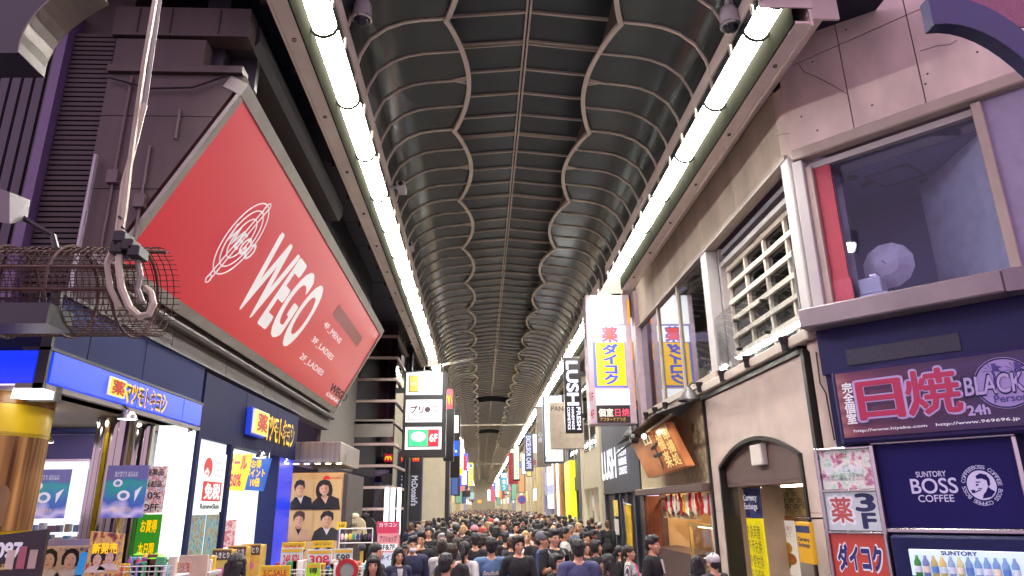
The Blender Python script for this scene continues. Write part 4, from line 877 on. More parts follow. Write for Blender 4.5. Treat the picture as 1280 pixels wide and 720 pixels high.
# ================================================================== RIGHT: buildings farther on
def front(y0, y1, mt, label, glow=None, name='shop_building', h=8.5, side=1, x=4.84, depth=5, bays=3, extra=None, fascia=None, cat='building'):
    """one shop building along the arcade: y0..y1, wall with upper windows, shop window below"""
    X = lambda d: x + side * d
    t = thing(name, label, cat, W, (X(0), (y0 + y1) / 2, 0))
    def B(nm, m_, d0, d1, a, b_, z0, z1, bev=0):
        mb = MB(); xx = sorted((X(d0), X(d1))); (mb.bbox(xx[0], xx[1], a, b_, z0, z1, bev) if bev else mb.box(xx[0], xx[1], a, b_, z0, z1)); return part(nm, mb, m_, t)
    B('upper_wall', mt, 0, depth, y0, y1, 3.3, h); L = (y1 - y0)
    B('pier', mt, -.12, .8, y0, y0 + min(.7, L * .15), 0, h - .01); B('pier', mt, -.1, .8, y1 - min(.5, L * .1), y1, 0, h - .02)
    B('fascia', fascia or greyp, -.06, .0, y0 + L * .16, y1 - L * .11, 2.7, 3.35)
    for k in range(bays):
        a = y0 + L * .18 + (L * .68) * k / bays; b_ = a + L * .68 / bays - .2
        B('upper_window', glass_d, -.03, -.005, a, b_, 4.3, 7.4); B('window_frame', trimc, -.05, -.0, a - .06, a - .004, 4.25, 7.45); B('window_frame', trimc, -.05, -.0, a - .06, b_, 5.8, 5.9)
    B('shop_window', glow or coolw, .75, .8, y0 + .7, y1 - .5, .2, 2.65); B('shop_floor', greyp, .0, .75, y0 + .7, y1 - .5, 0, .18); B('shop_glass', glass_c, .1, .12, y0 + .7, y1 - .5, .2, 2.65)
    B('door_post', mt, .02, .2, (y0 + y1) / 2 - .06, (y0 + y1) / 2 + .06, .2, 2.65)
    return t, B
g_w = E('shop_glow_white', (1, .93, .82), 1.6, .4, 1.5); g_warm = E('shop_glow_warm', (1, .72, .40), 1.4, .4, 1.2); g_cool = E('shop_glow_cool', (.82, .86, 1.0), 1.3, .5, 1.5); g_vio = E('shop_glow_violet', (.62, .55, 1.0), 1.1, .5, 1.2)
ivory = M('ivory_cladding', '#b7ab92', .55, 0, .08, 1.5); sand = M('sand_cladding', '#a8966f', .6, 0, .1, 1.5); slateb = M('steel_blue_front', '#2f3f4c', .5); umber = M('umber_front', '#4d3a2e', .55); lilw = M('lilac_grey_front', '#8b8798', .5)
front(27.7, 33.4, ivory, 'ivory building with plain tall pier next to the black soap shop', g_w, bays=2, fascia=ivory)
t, B = front(33.5, 38.4, slateb, 'steel blue building with a glowing yellow shop front', E('yellow_shop_glow', (1, .82, .02), 1.3), bays=2, fascia=slateb); B('lit_pier', E('yellow_pier', (1, .80, .03), .85, .1), -.3, .0, 36.0, 38.3, 0.1, 4.2)
t, B = front(38.5, 45.2, umber, 'brown building with a glowing vertical light strip', g_warm, bays=2, fascia=umber); B('light_strip', E('strip_glow', (1, .78, .5), 4), -.25, -.1, 42.2, 42.9, .2, 6.0); B('timber_pier', M('orange_timber', '#9a6a3e', .5), -.2, .0, 41.2, 44.6, 0, 6.2)
t, B = front(45.3, 54, lilw, 'lilac grey building with a bluish lit shop window', g_vio, bays=3, fascia=lilw); B('lit_window', g_cool, -.06, -.0, 46.5, 51, 1.8, 5.2)
ys = [54.1, 62, 71, 80, 92, 105, 122, 145, 175, 234]; mts = [sand, ivory, sand, ivory, lilw, sand, ivory, sand, ivory]; lbl = ['sand coloured building behind the round blue and red road sign', 'ivory building beyond the sand coloured one, under the teal sign', 'second sand coloured building on the right, beyond the teal sign', 'ivory building on the right midway to the far end', 'lilac grey building on the right far along the arcade', 'sand coloured building on the right deep in the arcade', 'long ivory building on the right deep in the arcade', 'sand coloured building on the right near the far end', 'last ivory building on the right at the far end']
for k in range(9):
    t, B = front(ys[k], ys[k + 1] - .1, mts[k], lbl[k], (g_w, g_warm, g_cool)[k % 3], bays=3)
    for q in range(3):
        y = ys[k] + (ys[k + 1] - ys[k]) * (q + .5) / 3.2; B('column', mts[k], -.42, -.101, y, y + .9, 0, 8.3)
# round no-parking style road sign
rs = thing('round_road_sign', 'round purple blue road sign on a pole by the right hand columns', 'road sign', FY(50), (at(FY(50), 652.5, 624)[0], 0, 0))
rx, rz = at(FY(50), 652.5, 624.5); mb = MB(); mb.lathe([(.001, -.01), (.30, -.01), (.30, .02), (.001, .02)], (rx, 0, rz), 24, axis='y'); part('rim', mb, M('sign_red', '#a03a44'), rs, FY(50))
mb = MB(); mb.lathe([(.001, -.02), (.24, -.02), (.24, -.011), (.001, -.011)], (rx, 0, rz), 24, axis='y'); part('disc', mb, M('sign_blue', '#3a3f8a'), rs, FY(50)); mb = MB(); mb.tube([(rx, .05, 0), (rx, .05, rz + .3)], .035, 8); part('pole', mb, greyp, rs, FY(50))
# ================================================================== LEFT: drugstore at the corner
ds = thing('drugstore_building', 'corner drugstore with grey blue metal fascia panels and an open bright interior', 'shop', W, (-4.6, 9, 0))
def D(name, mt, *bx, b=0, parent=None, fr=FR_L, kind=None):
    mb = MB(); (mb.bbox(*bx, b) if b else mb.box(*bx)); return part(name, mb, mt, parent or ds, fr, kind)
fasm = M('blue_grey_metal', '#232a52', .7, 0, .12, 1.2, spec=.15); fasd = M('indigo_metal', '#171b40', .65, 0, .12, 1.2, spec=.15); conc = M('soffit_concrete', '#5f5952', .6, 0, .12, 1.5, .1)
for a, b in ((6.66, 7.32), (7.33, 8.55), (8.56, 10.43)): D('fascia_panel', fasm, a, b - .006, -.02, .2, 3.52, 4.06)
for a, b in ((10.5, 12.4), (12.41, 14.3), (14.31, 16.0)): D('fascia_panel', fasd, a, b - .006, -.03, .2, 3.04, 4.0)
D('fascia_cap', dark, 6.62, 16.05, -.05, .2, 4.062, 4.1); D('fascia_cap', dark, 6.62, 10.44, -.07, .2, 3.49, 3.52); D('fascia_base', greyp, 6.62, 10.44, -.05, .2, 3.12, 3.17)
D('end_fascia', fasd, -8.0, -4.2, .0, .2, 3.52, 3.80, fr=FY(6.65)); D('end_fascia', dark, -8.0, -4.2, -.02, .2, 3.805, 3.85, fr=FY(6.65))
D('corner_post', dark, 6.62, 6.66, -.06, .04, 3.12, 4.1)
for a, b in ((7.4, 9.4), (9.41, 11.5), (11.51, 13.6), (13.61, 15.7), (15.71, 19.7)): D('concrete_panel', conc, a, b - .01, .06, .3, 4.1, 4.62)
mb = MB(); mb.tube([(-4.16, 7.6, 4.42), (-4.16, 19.6, 4.42)], .06, 8); part('conduit', mb, M('conduit_dark', '#4a4642', .6), ds)
D('post', fasd, 10.44, 10.56, -.04, .3, 0, 3.5)
sofm = M('canopy_soffit', '#a89c8c', .5)
D('soffit', sofm, -9.0, -4.21, 6.7, 10.5, 3.12, 3.16, fr=W); 
for x, y in ((-5.0, 8.0), (-5.6, 8.9), (-6.2, 8.0), (-4.7, 9.4)):
    mb = MB(); mb.lathe([(.001, 3.1), (.11, 3.1), (.12, 3.12), (.001, 3.12)], (x, y, 0), 14); part('downlight', mb, E('downlight_white', (1, .93, .82), 50), ds)
# lit blue signs
bs_ = thing('blue_lightbox_sign', 'long lit blue sign with yellow brush katakana on the street side of the drugstore', 'sign', FR_L, (8.5, -.05, 3.18))
blueE = E('lit_cobalt', '#1f4bff', .85, .06, 1.0)
for a, b in ((6.70, 8.42), (8.43, 9.75), (9.76, 10.40)): D('sign_panel', blueE, a, b - .004, -.06, .0, 3.185, 3.485, parent=bs_)
def plate(parent, fr, px, t_, y=-.08):
    b = box4(fr, *px); mb = MB(); mb.bbox(b[0], b[1], y, y + .06, b[2], b[3], .006); part('kanji_plate', mb, E('plate_cream', '#f4e8b0', .8), parent, fr)
    mb = MB(); mb.box(b[0] + .02, b[1] - .02, y - .006, y - .001, b[2] + .015, b[3] - .015); part('plate_face', mb, E('lit_yellow', '#ffc400', .95, .05), parent, fr)
    w_ = b[1] - b[0]; h_ = b[3] - b[2]; text(t_, parent, fr, (b[0] + w_ * .14, b[1] - w_ * .14, b[2] + h_ * .12, b[3] - h_ * .12), y - .010, M('plate_red', '#b01810', .5), bold=.035)
def lb4(fr, p, q):                                    # box from the two photo ends of a run of lettering: left bottom, right top
    a = at(fr, *p); b = at(fr, *q); return (min(a[0], b[0]), max(a[0], b[0]), min(a[1], b[1]), max(a[1], b[1]))
plate(bs_, FR_L, (130, 470, 147, 499), '薬')
yel = E('lit_yellow', '#ffc400'); 
x0_, x1_ = at(FR_L, 151, 490)[0], at(FR_L, 200, 510)[0]
text('マツモトキヨシ', bs_, FR_L, (x0_ - .03, x1_ + .03, 3.215, 3.44), -.065, yel, bold=.055); text('マツモトキヨシ', bs_, FR_L, (x0_, x1_, 3.235, 3.42), -.07, inkb, bold=.03)
b2s = thing('blue_lightbox_sign', 'plain lit blue sign on the near end of the drugstore, above the yellow column', 'sign', FY(6.65), (-5.5, 0, 3.18))
for a, b in ((-8, -6.3), (-6.295, -4.26)): D('sign_panel', E('lit_cobalt_deep', '#0f36ff', .85, .06, 1.0), a, b, -.02, .1, 3.185, 3.485, parent=b2s, fr=FY(6.65))
d3 = thing('brush_letter_sign', 'yellow raised brush katakana with red kanji plate on the dark indigo fascia over the doorway', 'sign', FR_L, (13.9, -.1, 3.3))
plate(d3, FR_L, (307, 511, 321, 546), '薬', -.2)
bxp = box4(FR_L, 307, 511, 321, 546); mb = MB(); mb.bbox(bxp[0] - .02, bxp[1] + .02, -.135, -.031, bxp[2] - .03, bxp[3] + .03, .01); part('plate_case', mb, E('plate_blue', '#2a4ae0', .5), d3, FR_L)
xa_, xb_ = at(FR_L, 324, 530)[0], at(FR_L, 361, 540)[0]
text('マツモトキヨシ', d3, FR_L, (xa_, xb_, 3.28, 3.74), -.12, yel, bold=.055, depth=.08); text('マツモトキヨシ', d3, FR_L, (xa_ + .04, xb_ - .04, 3.33, 3.69), -.13, inkb, bold=.03)
# round columns at the corner
c1 = thing('yellow_column', 'round yellow advertising column with cosmetics poster at the near corner of the drugstore', 'column', W, (-5.55, 7.2, 0))
yx = at(FY(7.2), 56, 520)[0]; cr = .55; ccx = yx - cr
zz_ = lambda y: at(FY(6.8), 30, y)[1]
def drum(name, mt, z0, z1, r, p, c=(0, 0), a0=0, a1=360, n=28):
    mb = MB(); mb.smooth = True; mb.lathe([(r, z0), (r, z1)], (c[0], c[1], 0), n, a0, a1); return part(name, mb, mt, p)
yelp = M('yellow_vinyl', '#c8aa00', .3, 0, .06)
drum('shaft', yelp, 0, zz_(503), cr, c1, (ccx, 7.2)); drum('reflection_band', M('amber_reflection', '#8a5a12', .25), zz_(503) + .003, 3.12, cr + .005, c1, (ccx, 7.2))  # amber top band paints a reflection on the yellow shaft
drum('seam_band', M('seam_band', '#a88e10', .3), zz_(541), zz_(538), cr + .006, c1, (ccx, 7.2))
def pbrown(nt, bs):
    tc = nt.nodes.new('ShaderNodeTexCoord'); mp = nt.nodes.new('ShaderNodeMapping'); mp.inputs['Scale'].default_value = (7, 7, .25); nt.links.new(tc.outputs['Object'], mp.inputs[0])
    nz = nt.nodes.new('ShaderNodeTexNoise'); nz.inputs['Scale'].default_value = 1.6; nt.links.new(mp.outputs[0], nz.inputs[0]); rp = nt.nodes.new('ShaderNodeValToRGB'); e = rp.color_ramp.elements
    e[0].position = .35; e[0].color = (*srgb('#4a2a14'), 1); e[1].position = .7; e[1].color = (*srgb('#b88a50'), 1); bs.inputs['Roughness'].default_value = .6; bs.inputs['Specular IOR Level'].default_value = .2; nt.links.new(nz.outputs[0], rp.inputs[0]); nt.links.new(rp.outputs[0], bs.inputs['Base Color'])
drum('poster', face_mat('streak_poster', pbrown), zz_(664), zz_(543), cr + .01, c1, (ccx, 7.2), 200, 378)
def on_drum(poly, r, c): # polygon in (angle, z)
    mb = MB(); mb.add([(c[0] + r * math.cos(R(a)), c[1] + r * math.sin(R(a)), z) for a, z in poly], [list(range(len(poly)))]); return mb
skinp = M('printed_skin', '#c89a7a', .4)
za = zz_(575); part('printed_face', on_drum([(298 + 13 * math.cos(R(t)), za + .17 * math.sin(R(t))) for t in range(0, 360, 20)], cr + .016, (ccx, 7.2)), skinp, c1); part('printed_hair', on_drum([(296 + 17 * math.cos(R(t)), za + .1 + .2 * math.sin(R(t))) for t in range(20, 200, 15)], cr + .02, (ccx, 7.2)), inkb, c1)
part('printed_bottle', on_drum([(314, zz_(658)), (334, zz_(658)), (336, zz_(616)), (331, zz_(606)), (319, zz_(606)), (315, zz_(616))], cr + .016, (ccx, 7.2)), M('printed_bottle', '#7a5a3a', .4), c1)
part('blue_leaflet', on_drum([(262, zz_(705)), (285, zz_(705)), (285, zz_(684)), (262, zz_(684))], cr + .016, (ccx, 7.2)), M('sky_print', '#5aa0c8'), c1)
fl_ = thing('flood_lamp', 'rectangular lit flood lamp under the canopy in front of the yellow column', 'lamp', FY(6.75), (at(FY(6.75), 40, 492)[0], 0, 2.95))
bq = box4(FY(6.75), 26, 487, 58, 497); mb = MB(); mb.hexa([(bq[0], -.12, bq[2] - .02), (bq[1], -.12, bq[2] - .02), (bq[1], .1, bq[2]), (bq[0], .1, bq[2])], [(bq[0], -.1, bq[3]), (bq[1], -.1, bq[3]), (bq[1], .1, bq[3]), (bq[0], .1, bq[3])]); part('lamp_face', mb, E('flood_white', (1, .97, .9), 9), fl_, FY(6.75)); mb = MB(); mb.box(bq[0] - .02, bq[1] + .02, .101, .2, bq[2] - .02, bq[3] + .05); part('housing', mb, blackm, fl_, FY(6.75)); mb = MB(); mb.tube([((bq[0] + bq[1]) / 2, .1, bq[3]), ((bq[0] + bq[1]) / 2, .1, 3.12)], .02, 6); part('stem', mb, blackm, fl_, FY(6.75))
# mirror columns
for (xl, xr, Yc, lbl_) in ((119, 166, 8.9, 'broad mirror-clad column reflecting yellow and blue, behind the second galaxy poster'), (166, 191, 9.6, 'slim mirror-clad column beside the narrow leaflet banner')):
    fr = FY(Yc); a, b = at(fr, xl, 560)[0], at(fr, xr, 560)[0]; r_ = (b - a) / 2; t = thing('mirror_column', lbl_, 'column', W, ((a + b) / 2, Yc, 0))
    nf = 9
    for k in range(nf):                               # narrow bent mirror strips
        a0_ = 180 + k * 180 / nf; mb = MB(); mb.smooth = True; mb.lathe([(r_, .2), (r_, 3.11)], ((a + b) / 2, Yc, 0), 3, a0_ + .8, a0_ + 180 / nf - .8); part('mirror_strip', mb, M('column_mirror', '#9a968e', .09, 1, .05, 2), t)
    drum('core', blackm, 0, 3.1, r_ - .012, t, ((a + b) / 2, Yc))
# lit showcase behind
fr9 = FY(9.9); sx0, sx1 = at(fr9, -60, 600)[0], at(fr9, 110, 600)[0]; sz0, sz1 = at(fr9, 60, 682)[1], at(fr9, 60, 577)[1]
shc = thing('lit_showcase', 'brightly lit white window showcase of cosmetics beside the yellow column', 'showcase', fr9, ((sx0 + sx1) / 2, 0, 0))
D('back_panel', E('showcase_light', (.95, .98, 1.0), 1.5), sx0, sx1, .5, .55, sz0, sz1, parent=shc, fr=fr9); D('plinth', whitep, sx0, sx1, 0, .5, 0, sz0 - .003, parent=shc, fr=fr9); D('frame_post', steel, sx1, sx1 + .12, -.05, .5, 0, sz1 + .02, parent=shc, fr=fr9, b=.01); D('top_rail', steel, sx0, sx1, -.03, .5, sz1, sz1 + .03, parent=shc, fr=fr9); D('front_glass', glass_c, sx0, sx1, .0, .008, sz0, sz1, parent=shc, fr=fr9)
D('violet_header', M('violet_backing', '#6a64a8', .5, 0, .15, 20, 0, None, (12, 1, .2)), sx0, sx1 + .12, .3, .4, sz1 + .031, at(fr9, 60, 541)[1], parent=shc, fr=fr9); D('navy_header', M('cobalt_paint', '#26327c', .35), sx0, sx1 + .3, -.02, .3, at(fr9, 60, 540)[1], 3.11, parent=shc, fr=fr9)
for k, z in enumerate((sz0 + .16, sz0 + .40)):
    D('shelf', glass_c, sx0, sx1, .1, .5, z - .012, z, parent=shc, fr=fr9)
goods = ['#4a6aa8', '#d8d4cc', '#8a4a5a', '#3a4a5a', '#c8a878', '#6aa0c8', '#e0e0e8']
gm = [M('pack_' + c, c, .35) for c in goods]
for k in range(26):
    x = sx0 + .9 + (k % 13) * .115; z = (sz0, sz0 + .16)[k // 13]; w_ = random.uniform(.05, .09); h_ = random.uniform(.08, .13)
    mb = MB(); mb.bbox(x, x + w_, .2, .3, z + .001, z + h_, .006)
    solo('cosmetics_pack', mb, gm[k % 7], 'small %s cosmetics pack on the %s shelf of the lit showcase' % (('blue', 'ivory', 'wine red', 'slate', 'tan', 'sky blue', 'pale grey')[k % 7], ('bottom', 'second')[k // 13]), 'package', fr9, None, 'cosmetics packs in the lit showcase')
def galaxy(nt, bs):
    tc = nt.nodes.new('ShaderNodeTexCoord'); sp = nt.nodes.new('ShaderNodeSeparateXYZ'); nt.links.new(tc.outputs['Generated'], sp.inputs[0]); nz = nt.nodes.new('ShaderNodeTexNoise'); nz.inputs['Scale'].default_value = 2.5; nz.inputs['Detail'].default_value = 1; nt.links.new(tc.outputs['Generated'], nz.inputs[0])
    ad_ = nt.nodes.new('ShaderNodeMath'); ad_.operation = 'MULTIPLY_ADD'; ad_.inputs[1].default_value = .55; nt.links.new(nz.outputs[0], ad_.inputs[0]); nt.links.new(sp.outputs[2], ad_.inputs[2])
    rp = nt.nodes.new('ShaderNodeValToRGB'); e = rp.color_ramp.elements; e[0].position = .25; e[0].color = (*srgb('#5a60b8'), 1); e[1].position = 1.2; e[1].color = (*srgb('#5a5a90'), 1)
    for p, c in ((.42, '#b8b4dc'), (.6, '#3a5ab0'), (.85, '#2a8a90'), (1.0, '#3a6a9a')): q = e.new(min(p, .99)); q.color = (*srgb(c), 1)
    nt.links.new(ad_.outputs[0], rp.inputs[0]); nt.links.new(rp.outputs[0], bs.inputs['Base Color']); nt.links.new(rp.outputs[0], bs.inputs['Emission Color']); bs.inputs['Emission Strength'].default_value = SIGN_K * .35
gal = face_mat('galaxy_print', galaxy); pearl = E('pearl_print', '#d8d8ea', .6)
for (px, Y, lb_) in (((35, 587, 80, 648), 9.75, 'blue green galaxy poster hanging in the lit showcase'), ((136, 582, 178, 647), 8.3, 'blue green galaxy poster standing before the mirror column')):
    fr = FY(Y); b = box4(fr, *px); t = thing('galaxy_poster', lb_, 'poster', fr, ((b[0] + b[1]) / 2, 0, b[2]), 'galaxy posters'); sk = 0
    mb = MB(); mb.prism([(b[0] - sk, b[2]), (b[1] - sk, b[2]), (b[1] + sk, b[3]), (b[0] + sk, b[3])], -.01, .0); part('sheet', mb, gal, t, fr)
    w_, h_ = b[1] - b[0], b[3] - b[2]
    for cx, cz, r_ in ((.3, .66, .09), (.48, .42, .12)):
        mb = MB(); mb.sheet(ell(b[0] + w_ * cx, b[2] + h_ * cz, w_ * r_ * 1.25, w_ * r_, 18), -.012); part('round_compact', mb, pearl, t, fr); mb = MB(); mb.sheet(ell(b[0] + w_ * cx, b[2] + h_ * cz, w_ * r_ * .7, w_ * r_ * .55, 14), -.014); part('compact_mirror', mb, M('compact_mirror', '#5a8ac0', .2), t, fr)
    mb = MB(); mb.sheet([(b[0] + w_ * .74, b[2] + h_ * .5), (b[0] + w_ * .9, b[2] + h_ * .6), (b[0] + w_ * .76, b[2] + h_ * .3)], -.012); part('funnel_print', mb, pearl, t, fr)
    text('星の輝きを あなたの\n肌にまとう 限定発売', t, fr, (b[0] + w_ * .2, b[0] + w_ * .75, b[2] + h_ * .78, b[2] + h_ * .88), -.013, pearl); text('LIMITED COLLECTION', t, fr, (b[0] + w_ * .2, b[0] + w_ * .7, b[2] + h_ * .12, b[2] + h_ * .2), -.013, E('print_peach', '#f0c8a8', .6))
    if Y < 9: T('stand', steel, (b[0] + b[1]) / 2 - .02, (b[0] + b[1]) / 2 + .02, .01, .05, 0, b[2] + .2, parent=t, fr=fr)
# narrow leaflet banner and green banner
fr = FY(9.35)
for nm, px, mt, lb_, tx in (('leaflet_banner', (181, 583, 203, 641), poster_mix('leaflet_print', ['#c8b8b0', '#e0d8d0', '#b06a70', '#d8d0d8', '#6a78b8'], 7, .3), 'narrow printed banner with large number beside the mirror column', ('医薬品', '化粧品', '10%', 'OFF')), ('green_banner', (174, 643, 196, 700), E('green_print', '#3a9a2a', .5), 'bright green banner below the narrow printed banner', ('お買得', '本日限'))):
    b = box4(fr, *px); t = thing(nm, lb_, 'banner', fr, ((b[0] + b[1]) / 2, 0, b[2])); mb = MB(); mb.prism([(b[0], b[2]), (b[1], b[2]), (b[1], b[3]), (b[0], b[3])], -.015, 0); part('sheet', mb, mt, t, fr)
    for k, s_ in enumerate(tx): h_ = (b[3] - b[2]) / len(tx); text(s_, t, fr, (b[0] + .05, b[1] - .05, b[3] - (k + .8) * h_, b[3] - (k + .25) * h_), -.02, inkb if nm == 'leaflet_banner' else E('lit_yellow', '#ffc400'), bold=.02)
# glowing white pillar and tax-free board
D('lit_pillar', E('pillar_light', (.93, 1.0, .97), 1.7), 9.68, 10.40, -.01, .2, .3, 3.11)
D('white_wall', E('white_panel_glow', (.86, .95, .95), .85), 10.57, 11.82, .03, .2, 0, 3.03)
tf = thing('tax_free_board', 'white board with red round flower mark and red tax-free kanji by the doorway', 'sign', FR_L, (11.2, 0, 2.0)); b = lb4(FR_L, (231, 640), (276, 570)); b = (10.72, 11.72, 1.97, 2.86)
mb = MB(); mb.box(b[0], b[1], -.03, .02, b[2], b[3]); part('board', mb, E('board_white', '#f4f6f8', .85), tf, FR_L); redE = E('lit_red', '#e02a1a'); rdd = E('deep_red_print', '#c01f28', .7)
mb = MB(); mb.sheet(ell(10.98, 2.62, .17, .15, 22), -.034); part('flower_disc', mb, rdd, tf, FR_L); 
for k in range(5):
    mb = MB(); a = R(90 + 72 * k); mb.sheet(ell(10.94 + .06 * math.cos(a), 2.53 + .055 * math.sin(a), .035, .032, 10), -.038); part('petal', mb, E('board_white', '#f4f6f8'), tf, FR_L)
gtx = M('grey_print', '#5a6064', .5)
for k, s_ in enumerate(('Japan.', 'Tax-free', 'Shop')): text(s_, tf, FR_L, (11.25, 11.58 if k != 1 else 11.64, 2.68 - k * .1, 2.75 - k * .1), -.034, gtx)
mb = MB(); mb.box(10.86, 11.62, -.035, -.03, 2.13, 2.42); part('red_panel', mb, rdd, tf, FR_L); text('免税', tf, FR_L, (10.93, 11.55, 2.16, 2.39), -.04, E('board_white', '#f4f6f8'), bold=.035); text('RenewSkin', tf, FR_L, (10.84, 11.6, 2.02, 2.09), -.034, M('dark_green_print', '#2a4a3a'), bold=.04)
for k in range(2):
    D('leaflet_sheet', poster_mix('leaflet_%d' % k, ['#2f6a3a', '#4a78b0', '#7a9a70', '#8a5a60', '#3a8a5a'], 9, .3, k + 2), 10.7 + k * .58, 11.2 + k * .58, .0, .02, 1.2, 1.93)
# doorway and interior
D('door_jamb', fasd, 11.83, 11.95, -.05, .3, 0, 3.03); D('jamb_panel', E('jamb_blue', '#1a38d0', .9), 14.72, 15.9, -.02, .2, 0, 3.03); D('jamb_edge', fasd, 14.64, 14.71, -.05, .3, 0, 3.03)  # unlit jamb panel given a glow to keep its blue bright
inw = M('shop_interior_white', '#d8dcdc', .5)
D('interior_wall', inw, -8.2, -8.1, 10.6, 16.1, 0, 3.1, fr=W); D('interior_wall', inw, -8.1, -4.45, 16.0, 16.1, 0, 3.1, fr=W); D('interior_wall', inw, -8.1, -4.4, 10.58, 10.66, 0, 3.1, fr=W); D('interior_ceiling', inw, -8.1, -4.41, 10.67, 15.99, 3.05, 3.15, fr=W); D('interior_floor', inw, -8.1, -4.2, 10.67, 15.99, 0, .02, fr=W)
for y in (11.4, 12.6, 13.8, 15.0):
    for x in (-5.1, -6.6): D('ceiling_light', coolw, x - .5, x + .5, y - .12, y + .12, 3.0, 3.045, fr=W)
for k, (px, mt, s_) in enumerate((((283, 566, 309, 612), E('yellow_poster_glow', '#e8c820', .6), 'セール\n50%'), ((306, 571, 333, 612), E('blue_poster_glow', '#2a60c0', .6), 'お得\nポイント\n10倍'))):
    fr = FY(13.0 + k * .6); b = box4(fr, *px); t = thing('hanging_poster', ('yellow' if k == 0 else 'blue') + ' sale poster hanging in the drugstore doorway', 'poster', fr, ((b[0] + b[1]) / 2, 0, b[2])); mb = MB(); sk = .05
    mb.prism([(b[0] - sk, b[2]), (b[1] - sk, b[2] - .03), (b[1] + sk, b[3] - .03), (b[0] + sk, b[3])], -.01, 0); part('sheet', mb, mt, t, fr); text(s_, t, fr, (b[0] + .05, b[1] - .05, b[2] + .06, b[3] - .06), -.02, (M('magenta_print', '#b02a4a'), E('lit_yellow', '#ffc400'))[k], bold=.03)
    mb = MB(); mb.tube([(b[0], 0, b[3]), (b[0], 0, 3.04)], .006, 4); part('cord', mb, steel, t, fr); mb = MB(); mb.tube([(b[1], 0, b[3] - .03), (b[1], 0, 3.04)], .006, 4); part('cord', mb, steel, t, fr)
def shop_lamp(x, y, Y, lb_):
    fr = FY(Y); lx, lz = at(fr, x, y); t = thing('arm_spotlight', lb_, 'spotlight', fr, (lx, 0, lz), 'arm spotlights over the drugstore front')
    mb = MB(); mb.smooth = True; mb.lathe([(.02, .07), (.05, .06), (.1, -.02), (.11, -.05)], (lx, 0, lz), 14); part('lamp_head', mb, steel, t, fr); mb = MB(); mb.lathe([(.001, -.045), (.1, -.045)], (lx, 0, lz), 14); part('lamp_glow', mb, E('spot_glow', (1, .97, .9), 12), t, fr)
    mb = MB(); mb.tube([(lx, 0, lz + .06), (lx - .1, 0, lz + .14), (lx - .25, .05, lz + .14)], .014, 5); part('arm', mb, blackm, t, fr)
for a in ((160, 519, 8.2, 'lit arm spotlight under the blue sign, in front of the broad mirror column'), (233, 537, 10.2, 'arm spotlight at the far end of the blue sign, over the white pillar'), (326, 569, 13.4, 'arm spotlight over the middle of the doorway'), (356, 577, 15.3, 'lit arm spotlight over the blue door jamb'), (55, 548, 8.3, 'lit arm spotlight low behind the yellow column')): shop_lamp(*a)

# ================================================================== LEFT: poster kiosk of the clothes shop
fk = FY(16.3); pk_ = thing('poster_kiosk', 'warm lit clothes shop display with four portrait posters under a steel hood', 'display', fk, (-3.7, 0, 0))
kx0, kx1 = at(fk, 362, 620)[0], at(fk, 428, 620)[0]; tanE = lambda n, c, e=.5: E(n, c, e)
D('body', M('kiosk_tan', '#b89868', .6), kx0, kx1, .02, 2.2, 0, 2.78, parent=pk_, fr=fk)
b = box4(fk, 369, 554, 428, 582); D('steel_hood', M('brushed_hood', '#a8a09c', .3, .85, .25, 2, 0, None, (8, 1, .3)), b[0] - .1, b[1], -.35, 2.2, b[2] + .04, b[3], parent=pk_, fr=fk, b=.02)
for k in range(5):
    mb = MB(); mb.lathe([(.001, b[2] + .03), (.05, b[2] + .03), (.06, b[2] + .038)], (b[0] + .1 + k * .24, -.15, 0), 12); part('hood_light', mb, E('hood_glow', (1, .72, .36), 30), pk_, fk)
T('top_strip', M('tan_strip', '#b09468', .6), kx0 + .02, kx1 - .02, -.0, .019, 2.52, 2.76, parent=pk_, fr=fk)
mb = MB(); mb.sheet(ell(kx0 + (kx1 - kx0) * .68, 2.64, .08, .075, 16), -.004); part('red_mark', mb, rdd, pk_, fk); text('WEGO POP UP', pk_, fk, (kx0 + (kx1 - kx0) * .76, kx1 - .06, 2.62, 2.68), -.004, rdd)
